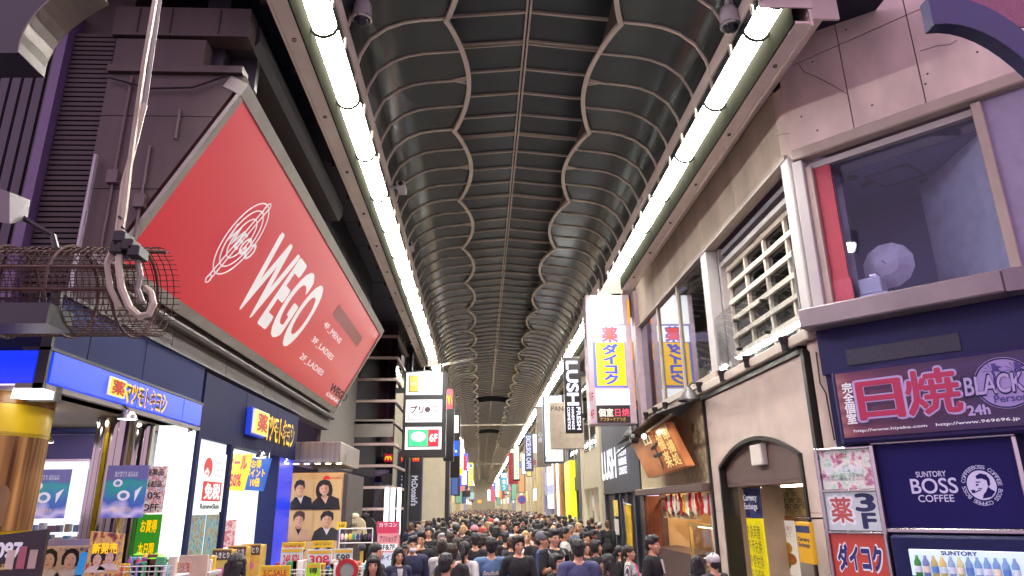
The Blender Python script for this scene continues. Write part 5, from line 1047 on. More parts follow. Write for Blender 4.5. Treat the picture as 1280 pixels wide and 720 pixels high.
def portrait(px, hair, coat, coat2, lean, longh):
    b = box4(fk, *px); w_, h_ = b[1] - b[0], b[3] - b[2]; c_ = .42 + lean; rot = R(random.uniform(-9, 9)); fx = lambda u: b[0] + min(.98, max(.02, c_ + (u - c_) * 1.22)) * w_; fz = lambda v: b[2] + min(.985, max(.015, .5 + (v - .5) * 1.2 - .06)) * h_; sh_ = MB(); sh_.box(b[0] + .008, b[1] - .008, -.012, .018, b[2] + .008, b[3] - .008)
    s_ = part('portrait_poster', sh_, E('poster_cream', '#d8b27a', .42), pk_, fk)
    def pg(nm, pts, mt, y):
        pts = [(c_ + (u - c_) * math.cos(rot) - (v - .45) * math.sin(rot), .45 + (u - c_) * math.sin(rot) + (v - .45) * math.cos(rot)) for u, v in pts]; m_ = MB(); m_.sheet([(fx(u), fz(v)) for u, v in pts], y); part(nm, m_, mt, s_, fk)
    c = .42 + lean
    pg('printed_coat', [(c - .40, .02), (c + .46, .02), (c + .40, .40), (c + .2, .50), (c - .18, .50), (c - .34, .38)], coat, -.014)
    pg('printed_collar', [(c - .1, .5), (c + .12, .5), (c + .03, .3)], coat2, -.016); pg('printed_neck', [(c - .06, .46), (c + .08, .46), (c + .06, .62), (c - .05, .62)], M('print_skin_shade', '#b88a68', .5), -.017)
    if longh: pg('printed_long_hair', ell_uv(c, .66, .24, .3), hair, -.013)
    pg('printed_face', ell_uv(c, .7, .135, .155), M('print_skin', '#d0a484', .5), -.019)
    pg('printed_face_shade', ell(c + .075, .69, .06, .13, 12), M('print_skin_shade'), -.020)  # shadow side of the face, drawn darker into the print
    pg('printed_hair', [(c - .17, .66), (c - .2, .8), (c - .12, .93), (c + .03, .97), (c + .17, .9), (c + .19, .74), (c + .14, .66), (c + .12, .78), (c - .02, .82), (c - .12, .76)], hair, -.021)
    for e in (-1, 1): pg('printed_eye', ell_uv(c + e * .05, .71, .02, .008), M('print_brow', '#5a4032', .5), -.021)
    pg('printed_mouth', ell_uv(c, .62, .03, .01), M('print_lip', '#9a4a48'), -.021)
def ell_uv(a, b_, rx, rz): return ell(a, b_, rx, rz, 16)
bk, br_ = M('print_black', '#1a1616', .5), M('print_brown', '#4a3024', .5)
portrait((365.5, 599, 391.5, 637.5), bk, bk, M('print_white', '#d8d0c4', .5), -.02, False); portrait((392, 599, 426, 637.5), bk, bk, M('print_skin', '#d0a484'), .0, True)
portrait((362, 638, 390.5, 676), br_, M('print_beige', '#c09a72', .5), bk, -.02, False); portrait((391, 638, 424, 676), bk, M('print_leather', '#2a2624', .4), M('print_white', '#d8d0c4'), .1, False)
portrait((360, 676.5, 390, 715), bk, M('print_white', '#d8d0c4'), bk, 0, False); portrait((390.5, 676.5, 422, 715), bk, bk, M('print_beige', '#c09a72'), 0, True)
D('side_panel', M('kiosk_side', '#3a3030', .6), kx1 + .003, kx1 + .1, .0, 2.2, 0, 2.76, parent=pk_, fr=fk); vt = MB()
# ================================================================== LEFT: red billboard, slanting outwards
SB = Vector((-4.2, 0, 4.6)); SVd = Vector((1.30, 0, 2.40)); SVl = SVd.length; SVn = SVd / SVl; SN = Vector((SVn.z, 0, -SVn.x))     # up-slope direction and the face's normal
def on_sign(x, y):
    v = RX * ((x - 640) / FPX) + UP * (-(y - 360) / FPX) + DV; o = Vector((0, 0, HC)); t = (SB - o).dot(SN) / v.dot(SN); q = o + v * t
    return (q.y, (q - SB).dot(SVn))
def sgn(mb_or_pts, off=0.0):
    """(u along the street, depth, v up the slope) -> world"""
    def f(p): q = SB + SVn * p[2] + Vector((0, p[0], 0)) + SN * (-p[1]); return (q.x, q.y, q.z)
    m_ = MB(); m_.v = [f(p) for p in mb_or_pts.v]; m_.f = mb_or_pts.f; m_.mi = mb_or_pts.mi; m_.sm = mb_or_pts.sm; return m_
Y0s, Y1s = 7.35, 19.72
bb_ = thing('red_billboard', 'huge slanting red clothes shop billboard with white four letter name and round logo', 'billboard', W, (-3.9, 13.5, 4.6))
redb = E('billboard_red', '#d63442', .45, .10, .35)
def SP_(nm, mt, u0, u1, d0, d1, v0, v1, parent=None):
    m_ = MB(); m_.box(u0, u1, d0, d1, v0, v1); return part(nm, sgn(m_), mt, parent or bb_)
fr_g = M('billboard_frame', '#8d8a80', .5, .1, .15, 2)
SP_('face', redb, Y0s + .125, Y1s - .14, -.03, .15, .16, SVl - .18)
SP_('frame_bar', fr_g, Y0s, Y1s, -.06, .2, 0, .155); SP_('frame_bar', fr_g, Y0s, Y1s, -.06, .2, SVl - .175, SVl); SP_('frame_bar', fr_g, Y0s, Y0s + .12, -.05, .0, .158, SVl - .178); SP_('frame_bar', fr_g, Y1s - .135, Y1s, -.06, .2, .158, SVl - .178)
wht = E('billboard_white', '#e8e4e4', .62)
def stext(s_, pts, mt, **k):
    uv = [on_sign(*p) for p in pts]; us = [q[0] for q in uv]; vs = [q[1] for q in uv]; m_ = text_mb(s_, min(us), max(us), min(vs), max(vs), -.034, **k); part('lettering', sgn(m_), mt, bb_)
a, b = on_sign(293, 375), on_sign(348, 290); c, d = on_sign(363, 428), on_sign(404, 365)
u0, u1 = a[0] - .02, (d[0] + c[0]) / 2 + .1; v0, v1 = (a[1] + on_sign(352, 428)[1]) / 2, (b[1] + d[1]) / 2
W4 = 'WEGO'; ws = [1.25, .85, 1.0, 1.1]; tot = sum(ws); x_ = u0
m_ = text_mb('WEGO', u0, u1, v0, v1, -.034, bold=.03); part('lettering', sgn(m_), wht, bb_)
for s_, p in (('4F_MENS', [(404, 404), (424, 427)]), ('3F_LADIES', [(389, 423), (414, 448)]), ('2F_LADIES', [(374, 444), (401, 468)])):
    ua, va = on_sign(*p[0]); ub, vb = on_sign(*p[1]); m_ = text_mb(s_, ua, ub, va - .07, va + .08, -.034, bold=.01); part('lettering', sgn(m_), wht, bb_)
ua, va = on_sign(418, 386); ub, vb = on_sign(449, 427); SP_('grey_patch', M('faded_patch', '#a05a5c', .5), ua, ub, -.033, -.031, va - .14, va + .14)
ua, va = on_sign(407, 491); ub, vb = on_sign(423, 500); m_ = text_mb('WEGO', ua, ub + .6, .42, .62, -.034, bold=.04); part('lettering', sgn(m_), inkb, bb_); m_ = text_mb('OSAKA', ua, ub + .4, .27, .36, -.034, bold=.03); part('lettering', sgn(m_), wht, bb_)
# logo: concentric rings, a long bar, small letters
lu, lv = on_sign(299, 303); e1 = on_sign(258, 352); ru = 1.02; rv = .62
ca = on_sign(270, 325); 
lg = part('round_logo', sgn(text_mb('WEGO', lu - .42, lu + .5, lv - .12, lv + .16, -.034, bold=.015, shear=.2)), wht, bb_)
pa, pb = Vector((*on_sign(255, 350), 0)), Vector((*on_sign(336, 254), 0)); ax = (pb - pa); Lx = ax.length; ax.normalize(); nx_ = Vector((-ax.y, ax.x, 0)); ctr = (pa + pb) / 2 + ax * .06
def ring(r1, r2, a0=0, a1=360, w_=.022, c_=None):
    c0 = c_ or ctr; pts = []
    for k in range(41): t = R(a0 + (a1 - a0) * k / 40); q = c0 + ax * (r1 * math.cos(t)) + nx_ * (r2 * math.sin(t)); pts.append((q.x, -.036, q.y))
    m_ = MB(); m_.tube(pts, w_ / 2, 4, False); part('logo_ring', sgn(m_), wht, lg)
rw = abs((Vector((*on_sign(262, 318), 0)) - ctr).dot(nx_)); rw = max(.45, min(1.0, abs((Vector((*on_sign(257.7, 320), 0)) - Vector((*on_sign(336, 283), 0))).dot(nx_)) / 2))
ring(Lx * .42, rw * .95); ring(Lx * .33, rw * .74); ring(Lx * .23, rw * .5); ring(.06, .06, c_=pa + ax * .05, w_=.02); ring(.1, .06, c_=pb - ax * .1)
for o in (-.05, .05):
    m_ = MB(); q0, q1 = pa + ax * .05 + nx_ * o, pb - ax * .05 + nx_ * o; m_.tube([(q0.x, -.036, q0.y), (q1.x, -.036, q1.y)], .011, 4, False); part('logo_bar', sgn(m_), wht, lg)

# ================================================================== LEFT: upper building behind the billboard
ub_ = thing('upper_building', 'dark plum metal-clad building end with louvres above the drugstore, behind the billboard', 'building', W, (-6, 7.5, 4.3))
def U(nm, mt, *bx, b=0, fr=W):
    mb = MB(); (mb.bbox(*bx, b) if b else mb.box(*bx)); return part(nm, mb, mt, ub_, fr)
xd = lambda z: -4.2 + (z - 4.6) * 1.3 / 2.4
def endp(z0, z1, xl=-4.55):
    mb = MB(); mb.prism([(xl, z0), (xd(z0) - .06, z0), (xd(z1) - .06, z1), (xl, z1)], 7.36, 7.5); part('end_panel', mb, plum, ub_)
zj2 = at(FY(7.36), 190, 145)[1]
for a, b in ((4.62, 5.55), (5.56, zj2 - .005), (zj2 + .005, 7.1)): endp(a, b)
U('ledge_strip', plum, -4.55, -2.93, 7.30, 7.5, 7.105, 7.2); U('end_panel', plum, -4.55, -3.45, 7.38, 7.6, 7.21, 7.63); U('dark_recess', dark, -3.44, -2.95, 7.8, 7.9, 7.2, 7.66); 
U('band_beam', plum, -4.6, -2.93, 7.34, 7.6, 7.66, 8.08); mb = MB(); mb.prism([(-3.5, 7.67), (-2.95, 7.67), (-2.88, 7.8), (-2.88, 8.0), (-2.95, 8.08), (-3.5, 8.08)], 7.605, 13.2); part('band_beam', mb, M('beam_dark', (.02, .018, .02), .7), ub_)
U('back_wall', dark, -3.6, -3.3, 7.6, 19.9, 7.2, 8.6); U('mass', plum, -9, -4.5, 7.55, 19.7, 4.65, 8.6)
U('violet_strip', M('violet_trim', '#5f4c70', .5), -5.19, -5.08, 7.28, 7.54, 4.2, 8.02); 
lv_ = M('louvre_metal', '#3a3230', .6, .1); y_ = 4.3
for k in range(52): U('louvre', lv_, -5.07, -4.57, 7.40, 7.46, 4.3 + k * .066, 4.3 + k * .066 + .045)
U('louvre_back', plum, -5.07, -4.57, 7.47, 7.54, 4.3, 7.75)
for k in range(22): U('corrugated_rib', M('slate_sheet', '#454048', .6, .1), -8.2 + k * .137, -8.2 + k * .137 + .1, 7.44 + .0, 7.53, 4.2, 8.4)
U('corrugated_back', M('slate_sheet'), -8.3, -5.19, 7.50, 7.6, 4.2, 8.4); U('pale_strip', M('white_conduit', '#a8a4a8', .5), at(FY(7.3), 122, 195)[0] - .015, at(FY(7.3), 122, 195)[0] + .015, 7.25, 7.3, 4.2, at(FY(7.3), 122, 195)[1]); U('top_grille', lv_, -4.4, -3.4, 7.7, 8.4, 8.1, 8.2)
for x0_, z0_, z1_ in ((-3.9, 4.7, 6.1), (-4.25, 4.7, 7.05), (-3.62, 6.2, 6.6)):
    mb = MB(); mb.tube([(x0_, 7.33, z0_), (x0_, 7.33, z1_)], .018, 6); part('wall_conduit', mb, M('conduit_plum', '#5a4c4c', .5), ub_)
for x0_, z0_ in ((-4.25, 5.6), (-3.9, 5.3)): U('junction_box', M('conduit_plum'), x0_ - .06, x0_ + .06, 7.28, 7.355, z0_, z0_ + .16)
mb = MB(); mb.tube([(-4.5, 7.3, 7.0), (-4.0, 7.3, 6.86), (-3.5, 7.3, 6.88), (-3.1, 7.3, 7.06)], .012, 5); part('hanging_cable', mb, blackm, ub_)
for x0_ in (-4.3, -3.9, -3.3): U('panel_seam', dark, x0_ - .008, x0_ + .008, 7.325, 7.339, 7.7, 8.05)
# narrow recess and glass corner after the billboard
gb = thing('glass_corner_building', 'glass corner stair building with horizontal cream bars beyond the billboard', 'building', W, (-3.6, 26, 0))
def G(nm, mt, *bx, b=0): 
    mb = MB(); (mb.bbox(*bx, b) if b else mb.box(*bx)); return part(nm, mb, mt, gb)
G('back_wall', M('wine_wall', '#3a1a20', .6), -6.5, -3.5, 27.6, 27.7, 0, 8.6); G('side_wall', M('recess_wall', '#6b6660', .6), -4.6, -4.5, 19.75, 25, 3.2, 8.6); G('side_wall', dark, -4.6, -4.5, 19.75, 25, 0, 3.19)
G('front_glass', glass_d, -4.5, -3.12, 25.0, 25.02, 0, 8.5); G('street_glass', glass_d, -3.12, -3.10, 25.03, 29.0, 0, 8.5); G('corner_post', M('corner_cream', '#b0a498', .5), -3.42, -3.34, 25.03, 25.1, 0, 8.5); G('end_wall', dark, -6, -3.1, 29, 29.3, 0, 8.6)
barm = M('bar_pinkish', '#a8928c', .5)
for k in range(9):
    z = at(FY(25), 470, 421 + k * 26.9)[1]; G('front_bar', barm, -4.5, -3.05, 24.9, 24.99, z - .045, z + .045); G('street_bar', barm, -3.095, -3.04, 24.991, 28.4, z - .045, z + .045)
z = at(FY(25), 470, 535)[1]; G('grey_board', greyp, -4.9, -3.14, 24.9, 24.98, z - .32, z + .30)
G('floor_slab', dark, -4.5, -3.2, 25.1, 27.6, 4.4, 4.6); G('floor_slab', dark, -4.5, -3.2, 25.1, 27.6, 7.0, 7.2)
for x in (482.5, 490.5, 498.5):
    xx, _ = at(FY(24.5), x, 640); z0_, z1_ = at(FY(24.5), x, 668)[1], at(FY(24.5), x, 610)[1]
    mb = MB(); mb.box(xx - .06, xx + .06, 24.45, 24.55, max(0, z0_), z1_); solo('light_column', mb, E('white_light_column', (.95, .96, 1), 3), 'white vertical light column, %s of three at the shop entrance' % {482.5: 'left', 490.5: 'middle', 498.5: 'right'}[x], 'light', group='white light columns at the shop entrance')
# ------------------------------------------------------------------ stacked lightboxes and other signs on the left
t, fr, b = lightbox('stacked_sign_tower', 'black projecting tower of three stacked lit signs, photo booth sign in the middle', 26.0, (505.5, 464, 556.5, 571), blackm, depth=.5)
T('bracket', blackm, -3.3, b[0], 26.2, 26.3, b[3] - .8, b[3] - .6, parent=t, fr=W)
def litbox(px, cols):
    o = box4(fr, *px); mb = MB(); mb.box(o[0], o[1], -.03, -.002, o[2], o[3]); p = part('lit_sign', mb, wl, t, fr); i = (px[0] + 3.2, px[1] + 3, px[2] - 3.2, px[3] - 3)
    q = box4(fr, *i); mb = MB(); mb.box(q[0], q[1], -.036, -.031, q[2], q[3]); part('border', mb, inkb, p, fr); i = (px[0] + 4.2, px[1] + 4, px[2] - 4.2, px[3] - 4); q = box4(fr, *i); w_ = q[1] - q[0]; x = q[0]
    for f_, mt in cols: mb = MB(); mb.box(x, x + w_ * f_, -.042, -.037, q[2], q[3]); part('sign_face', mb, mt, p, fr); x += w_ * f_
    return p, q
p, q = litbox((508.4, 466.2, 552.6, 493.4), [(.3, E('ochre_lit', '#c8a440', .8)), (.7, E('ivory_lit', '#fbfaf0', 1.15))]); w_ = q[1] - q[0]; h_ = q[3] - q[2]
text('ネイル', p, fr, (q[0] + w_ * .05, q[0] + w_ * .25, q[2] + h_ * .4, q[2] + h_ * .6), -.045, wl); text('café', p, fr, (q[0] + w_ * .42, q[0] + w_ * .9, q[2] + h_ * .38, q[2] + h_ * .58), -.045, E('pale_olive_lit', '#d0d0a8', .9))
p, q = litbox((507.8, 500, 552.2, 527.5), [(1, wl)]); plumi = M('plum_print', '#4a2038', .5)
text('プリ', p, fr, (q[0] + w_ * .04, q[0] + w_ * .48, q[2] + h_ * .36, q[2] + h_ * .82), -.045, plumi, bold=.05); mb = MB(); mb.sheet(ell(q[0] + w_ * .62, q[2] + h_ * .58, w_ * .1, w_ * .1, 16), -.045); part('smile_mark', mb, plumi, p, fr)
text('5F\n7F', p, fr, (q[0] + w_ * .78, q[0] + w_ * .97, q[2] + h_ * .32, q[2] + h_ * .86), -.045, plumi, bold=.03); text('カラコン&プリショップ', p, fr, (q[0] + w_ * .15, q[0] + w_ * .85, q[2] + h_ * .1, q[2] + h_ * .2), -.045, plumi)
p, q = litbox((507, 534, 551.5, 561.5), [(.66, E('mint_lit', '#3ad08a', .9)), (.34, E('scarlet_lit', '#e0203a', .9))])
mb = MB(); mb.sheet(ell(q[0] + w_ * .33, q[2] + h_ * .58, w_ * .25, h_ * .3, 20), -.045); part('white_oval', mb, wl, p, fr); text('Saizeriya', p, fr, (q[0] + w_ * .14, q[0] + w_ * .52, q[2] + h_ * .5, q[2] + h_ * .66), -.048, redE); text('サイゼリヤ', p, fr, (q[0] + w_ * .14, q[0] + w_ * .54, q[2] + h_ * .1, q[2] + h_ * .22), -.045, plumi); text('6F', p, fr, (q[0] + w_ * .71, q[0] + w_ * .96, q[2] + h_ * .28, q[2] + h_ * .72), -.045, wl, bold=.03)
def arches(p, fr, bx, mt, y):
    """two golden arches"""
    m_ = MB(); w = bx[1] - bx[0]; h = bx[3] - bx[2]
    for c in (.25, .75):
        pts = [(bx[0] + w * (c + .23 * math.cos(R(a))), y, bx[2] + h * (.0 + .92 * math.sin(R(a)))) for a in range(0, 181, 15)]; m_.tube(pts, [w * (.075 if 0 < i < 12 else .06) for i in range(13)], 4, True)
    return part('arches_mark', m_, mt, p, fr)
t, fr, b = lightbox('burger_sign', 'tall black projecting sign with red panel and yellow arches behind the stacked tower', 32, (555.5, 485, 567, 576), blackm, depth=.4); f_ = face(t, fr, (557, 486.5, 565.8, 511), E('scarlet_lit', '#e0203a')); arches(t, fr, (f_[0] + .05, f_[1] - .05, f_[2] + .2, f_[3] - .25), E('lit_yellow', '#ffc400'), -.03)
t, fr, b = lightbox('blue_panel_sign', 'black projecting sign with white screen above a lit blue panel', 38, (563.5, 511, 574.5, 597), blackm, depth=.4); face(t, fr, (566, 519.5, 573, 541), wl); f_ = face(t, fr, (564, 551, 573.5, 570), E('azure_lit', '#1f5af0', .9)); text('▲', t, fr, (f_[0] + .2, f_[0] + .34, f_[2] + .2, f_[2] + .34), -.02, lw)
t, fr, b = lightbox('yellow_white_sign', 'cream and yellow vertical projecting sign on the left beyond the blue panel', 46, (568, 549, 579, 594), E('cream_lit', '#f0ead0', .9), depth=.4); face(t, fr, (568.5, 586, 578, 592), E('lit_yellow', '#ffc400')); text('オ\nー\nプ\nン', t, fr, box4(fr, 573, 552, 577, 584), -.02, inkb)
t, fr, b = lightbox('tricolour_sign', 'vertical projecting sign in blue, red and white bands on the left', 56, (575, 566, 584.5, 607), E('violet_blue_lit', '#4a4ad0', .7), depth=.4); face(t, fr, (577.5, 570, 583, 588), E('scarlet_lit', '#e0203a')); face(t, fr, (577.5, 588.5, 583, 605.5), wl)
t, fr, b = lightbox('yellow_vertical_sign', 'yellow vertical projecting sign with blue characters farther on the left', 64, (585.5, 578.5, 591.5, 607), E('lemon_lit', '#e0d84a', .9), depth=.4); text('薬\nド\nラ\nッ\nグ', t, fr, box4(fr, 586.5, 580, 590.5, 605), -.02, blue_t, bold=.02)
for k, (Y, px, c, nm) in enumerate(((72, (571.5, 608, 580, 613.5), '#c86a78', 'pinkish'), (80, (576, 613, 588, 621), '#1e1418', 'dark'), (95, (586, 616, 592.5, 624), '#8ab0b0', 'grey green'), (150, (597, 625, 602, 629), '#e0a030', 'amber'))):
    t, fr, b = lightbox('distant_sign', '%s sign far down the left side of the arcade' % nm, Y, px, E('far_left_%d' % k, c, .7), depth=.4, group='distant lit signs along the arcade')
# burger shop banner, pillar, pink stands
t, fr, b = lightbox('burger_banner', 'tall narrow black banner with red arches mark and white vertical lettering by the pale pillar', 31, (511.5, 563, 527, 653), M('slate_frame', '#4a5060'), depth=.12); face(t, fr, (513.5, 565.5, 525.5, 651), dark, -.012); f_ = face(t, fr, (516, 567, 524, 577), E('scarlet_lit', '#e0203a'), -.02); arches(t, fr, (f_[0] + .03, f_[1] - .03, f_[2] + .06, f_[3] - .08), E('lit_yellow', '#ffc400'), -.035); vtext("McDonald's", t, fr, box4(fr, 515, 595, 521.5, 632), -.02, whp, .03)
t, fr, b = lightbox('arches_plate', 'small red plate with yellow arches on the glass corner', 25.0, (480.5, 567, 490.5, 577.5), E('scarlet_lit', '#e0203a'), depth=.05); b = box4(fr, 480.5, 567, 490.5, 577.5); arches(t, fr, (b[0] + .04, b[1] - .04, b[2] + .07, b[3] - .09), E('lit_yellow', '#ffc400'), -.03)
pl_ = thing('pale_pillar', 'pale square pillar below the stacked sign tower', 'pillar', FY(34), (at(FY(34), 541, 600)[0], 0, 0)); b = box4(FY(34), 527, 560, 555, 660); D('shaft', ivory, b[0], b[1], 0, 1.2, 0, 8.5, parent=pl_, fr=FY(34), b=.03); D('side_recess', dark, b[1] + .003, b[1] + .2, .3, 1.5, 0, 5.6, parent=pl_, fr=FY(34)); D('window', glass_d, b[0] - 1, b[0] - .02, -.6, -.55, 1.8, 4.3, parent=pl_, fr=FY(34)) if False else None
front(29.3, 37, dark, 'black shop front behind the tall narrow banner', g_cool, bays=2, side=-1, x=-3.1, fascia=dark)
ys = [37.1, 46, 55, 66, 80, 97, 120, 160, 234]; mts = [sand, ivory, lilw, ivory, sand, ivory, lilw, sand]; lbl = ['sand coloured building with yellow lights beyond the pale pillar', 'ivory building on the left, behind the cream and yellow sign', 'lilac grey building on the left by the tricolour sign', 'ivory building on the left beyond the yellow vertical sign', 'sand coloured building on the left midway to the far end', 'ivory building on the left deep in the arcade', 'long lilac grey building on the left deep in the arcade', 'last sand coloured building on the left at the far end']
for k in range(8):
    t, B = front(ys[k], ys[k + 1] - .1, mts[k], lbl[k], (g_warm, g_w, g_cool)[k % 3], bays=3, side=-1, x=-3.1)
    for q in range(3):
        y = ys[k] + (ys[k + 1] - ys[k]) * (q + .5) / 3.2; B('column', mts[k], -.4, -.101, y, y + .9, 0, 8.3)
    if k == 0: B('yellow_lamp', E('lit_yellow', '#ffc400'), -.5, -.41, 39, 41, 3.4, 3.7); B('lit_panel', E('warm_panel', (1, .82, .4), 1.5), -.44, -.42, 41.5, 43.5, .4, 2.6)
# cross tie rods under the roof
for Y, z, x0_, x1_, lb_ in ((56.2, 8.3, -2.9, 4.7, 'thin cream tie rod across the arcade, the nearer one'), (110, 8.3, -2.9, 4.7, 'thin cream tie rod across the arcade, the farther one')):
    t = thing('tie_rod', lb_, 'rod', W, (CX, Y, z), 'tie rods across the arcade'); mb = MB(); mb.tube([(x0_, Y, z), (x1_, Y, z)], .07, 6); part('rod', mb, trimc, t); mb = MB(); mb.box(x0_ - .1, x0_, Y - .15, Y + .15, z - .2, z + .2); part('end_plate', mb, trimc, t); mb = MB(); mb.box(x1_, x1_ + .1, Y - .15, Y + .15, z - .2, z + .2); part('end_plate', mb, trimc, t)
# ------------------------------------------------------------------ cameras on the lamp rails
def dome_cam(x, y, Y, s, side, lb_):
    fr = FY(Y); lx, lz = at(fr, x, y); t = thing('dome_camera', lb_, 'security camera', fr, (lx, 0, lz))
    mb = MB(); mb.smooth = True; mb.lathe([(.001, .2 * s), (.1 * s, .19 * s), (.13 * s, .12 * s), (.14 * s, -.06 * s), (.15 * s, -.1 * s), (.13 * s, -.12 * s)], (lx, 0, lz), 18); part('housing', mb, M('camera_white', '#b8b0b4', .4), t, fr)
    mb = MB(); mb.smooth = True; mb.ball((lx, 0, lz - .11 * s), .115 * s, 9); part('dome', mb, lens_b, t, fr); mb = MB(); mb.lathe([(.122 * s, -.14 * s), (.15 * s, -.12 * s), (.15 * s, -.1 * s), (.122 * s, -.1 * s)], (lx, 0, lz), 18); part('dome_ring', mb, steel, t, fr)
    mb = MB(); mb.tube([(lx, 0, lz + .18 * s), (lx, 0, lz + .27 * s), (lx + side * .15 * s, 0, lz + .3 * s), (lx + side * .38 * s, 0, lz + .24 * s)], .06 * s, 6); part('arm', mb, M('camera_white'), t, fr); mb = MB(); mb.bbox(lx + side * .38 * s - .05, lx + side * .38 * s + .05, -.08, .08, lz - .1 * s, lz + .42 * s, .01); part('wall_plate', mb, greyp, t, fr)
dome_cam(453, 16, 8.3, 1.0, -1, 'white dome camera beside the top of the left strip light'); dome_cam(912, 24, 8.0, 1.0, 1, 'grey dome camera beside the top of the right strip light')
def box_cam(x, y, Y, side, lb_, L=.34):
    fr = FY(Y); lx, lz = at(fr, x, y); t = thing('box_camera', lb_, 'security camera', fr, (lx, 0, lz))
    mb = MB(); mb.bbox(lx - .09, lx + .09, -.22, .22, lz - .07, lz + .07, .02); part('housing', mb, M('camera_white'), t, fr); mb = MB(); mb.lathe([(.001, -.235), (.05, -.235), (.05, -.2)], (lx, 0, lz), 12, axis='y'); part('lens', mb, lens_b, t, fr); mb = MB(); mb.tube([(lx, 0, lz), (lx + side * .25, 0, lz + .02)], .035, 6); part('arm', mb, M('camera_white'), t, fr)
box_cam(502, 235, 13.2, -1, 'white box camera on the left strip light, the nearer one'); box_cam(513, 309, 17.4, -1, 'small white box camera farther along the left strip light'); box_cam(803, 253, 14.2, 1, 'white box camera on the right strip light'); box_cam(571, 495, 42, -1, 'round white camera far along the left side'); box_cam(667, 493, 44, 1, 'white camera far along the right side'); box_cam(552, 458, 30.5, -1, 'camera at the end of a rod by the gap in the left strip light')
mb = MB(); p0 = at(FY(30.5), 552, 458); p1 = at(FY(30.5), 592, 448); mb.tube([(p0[0], 30.5, p0[1] + .05), (p1[0], 30.5, p1[1])], .05, 6); solo('camera_rod', mb, trimc, 'thin horizontal rod reaching from the left camera into the arcade', 'rod')
# ================================================================== LEFT FOREGROUND: stands and goods before the drugstore
def board(name, px, Y, mt, label, cat='display board', tilt_=.0, group=None, legs=True):
    fr = FY(Y); b = box4(fr, *px); t = thing(name, label, cat, fr, ((b[0] + b[1]) / 2, 0, 0 if legs else b[2]), group); w_ = b[1] - b[0]
    mb = MB(); mb.prism([(b[0], b[2]), (b[1], b[2]), (b[1], b[3] - tilt_ * 0), (b[0], b[3] - tilt_)], -.02, .02); part('panel', mb, mt, t, fr)
    if legs:
        for x in (b[0] + w_ * .12, b[1] - w_ * .12): mb = MB(); mb.tube([(x, .04, 0), (x, .04, b[2] + .1)], .012, 6); part('leg', mb, steel, t, fr)
    return t, fr, b
def face_print(p, fr, cx, cz, r, y, hair):
    mb = MB(); mb.sheet([(cx - r * 1.7, cz - r * 2.0), (cx + r * 1.7, cz - r * 2.0), (cx + r * 1.3, cz - r * 1.3), (cx + r * .35, cz - r * .9), (cx - r * .35, cz - r * .9), (cx - r * 1.3, cz - r * 1.3)], y + .001); part('printed_shoulders', mb, M('print_white', '#d8d0c4', .5), p, fr)
    mb = MB(); mb.sheet([(cx - r * .95, cz - r * .5), (cx - r * 1.0, cz + r * .4), (cx - r * .6, cz + r * 1.1), (cx + r * .2, cz + r * 1.3), (cx + r * .85, cz + r * .9), (cx + r * 1.0, cz + r * .1), (cx + r * .9, cz - r * .7)], y); part('printed_hair', mb, bk, p, fr); mb = MB(); mb.sheet(ell(cx + r * .05, cz - r * .15, r * .66, r * .9, 18), y - .003); part('printed_face', mb, M('print_skin_pale', '#d8b89c', .45), p, fr)
    for e in (-1, 1): mb = MB(); mb.sheet(ell(cx + e * r * .32, cz + r * .15, r * .13, r * .04, 8), y - .005); part('printed_eye', mb, M('print_brow', '#6a4e40', .5), p, fr)
    mb = MB(); mb.sheet(ell(cx, cz - r * .5, r * .24, r * .09, 8), y - .005); part('printed_mouth', mb, M('print_lip_soft', '#b8807a', .5), p, fr)
t, fr, b = board('dark_price_board', (-14, 662, 50, 726), 6.9, M('board_dark_print', '#2a2428', .4), 'dark printed price board at the lower left corner, beside the yellow column', tilt_=.06); text('097', t, fr, (b[0] + .12, b[0] + .34, b[3] - .24, b[3] - .12), -.025, whp, bold=.05); text('セラム\n美容液', t, fr, (b[0] + .12, b[0] + .3, b[2] + .1, b[3] - .3), -.025, gold)
for k in range(3): mb = MB(); mb.box(b[1] - .12 - k * .1, b[1] - .05 - k * .1, -.03, -.021, b[3] - .34, b[3] - .18 + .03 * (k % 2)); part('printed_product', mb, (M('foil_print', '#b0a090', .4), M('rose_print', '#a8606a', .4), M('cream_print', '#c8bca8', .4))[k], t, fr)
t, fr, b = board('beauty_board', (50, 683, 121, 726), 7.5, M('board_beige_print', '#c8b496', .4), 'beige beauty product board with three printed faces and a blue can'); face_print(t, fr, b[0] + .12, b[3] - .13, .085, -.024, br_); face_print(t, fr, b[0] + .33, b[3] - .13, .085, -.024, br_); face_print(t, fr, b[1] - .1, b[3] - .15, .085, -.024, bk)
mb = MB(); mb.prism([(b[0] + .40, b[3] - .27), (b[0] + .47, b[3] - .27), (b[0] + .50, b[3] - .06), (b[0] + .43, b[3] - .06)], -.035, -.022); part('printed_can', mb, E('can_blue', '#3a90d8', .6), t, fr); text('うるおう素肌へ', t, fr, (b[0] + .2, b[1] - .05, b[3] - .05, b[3] - .015), -.024, M('royal_print'))
t, fr, b = board('glass_shelf_rail', (20, 675, 122, 684), 7.7, M('rail_violet', '#8a86b0', .3), 'pale violet rail along the top of the product counter', 'rail', legs=True)
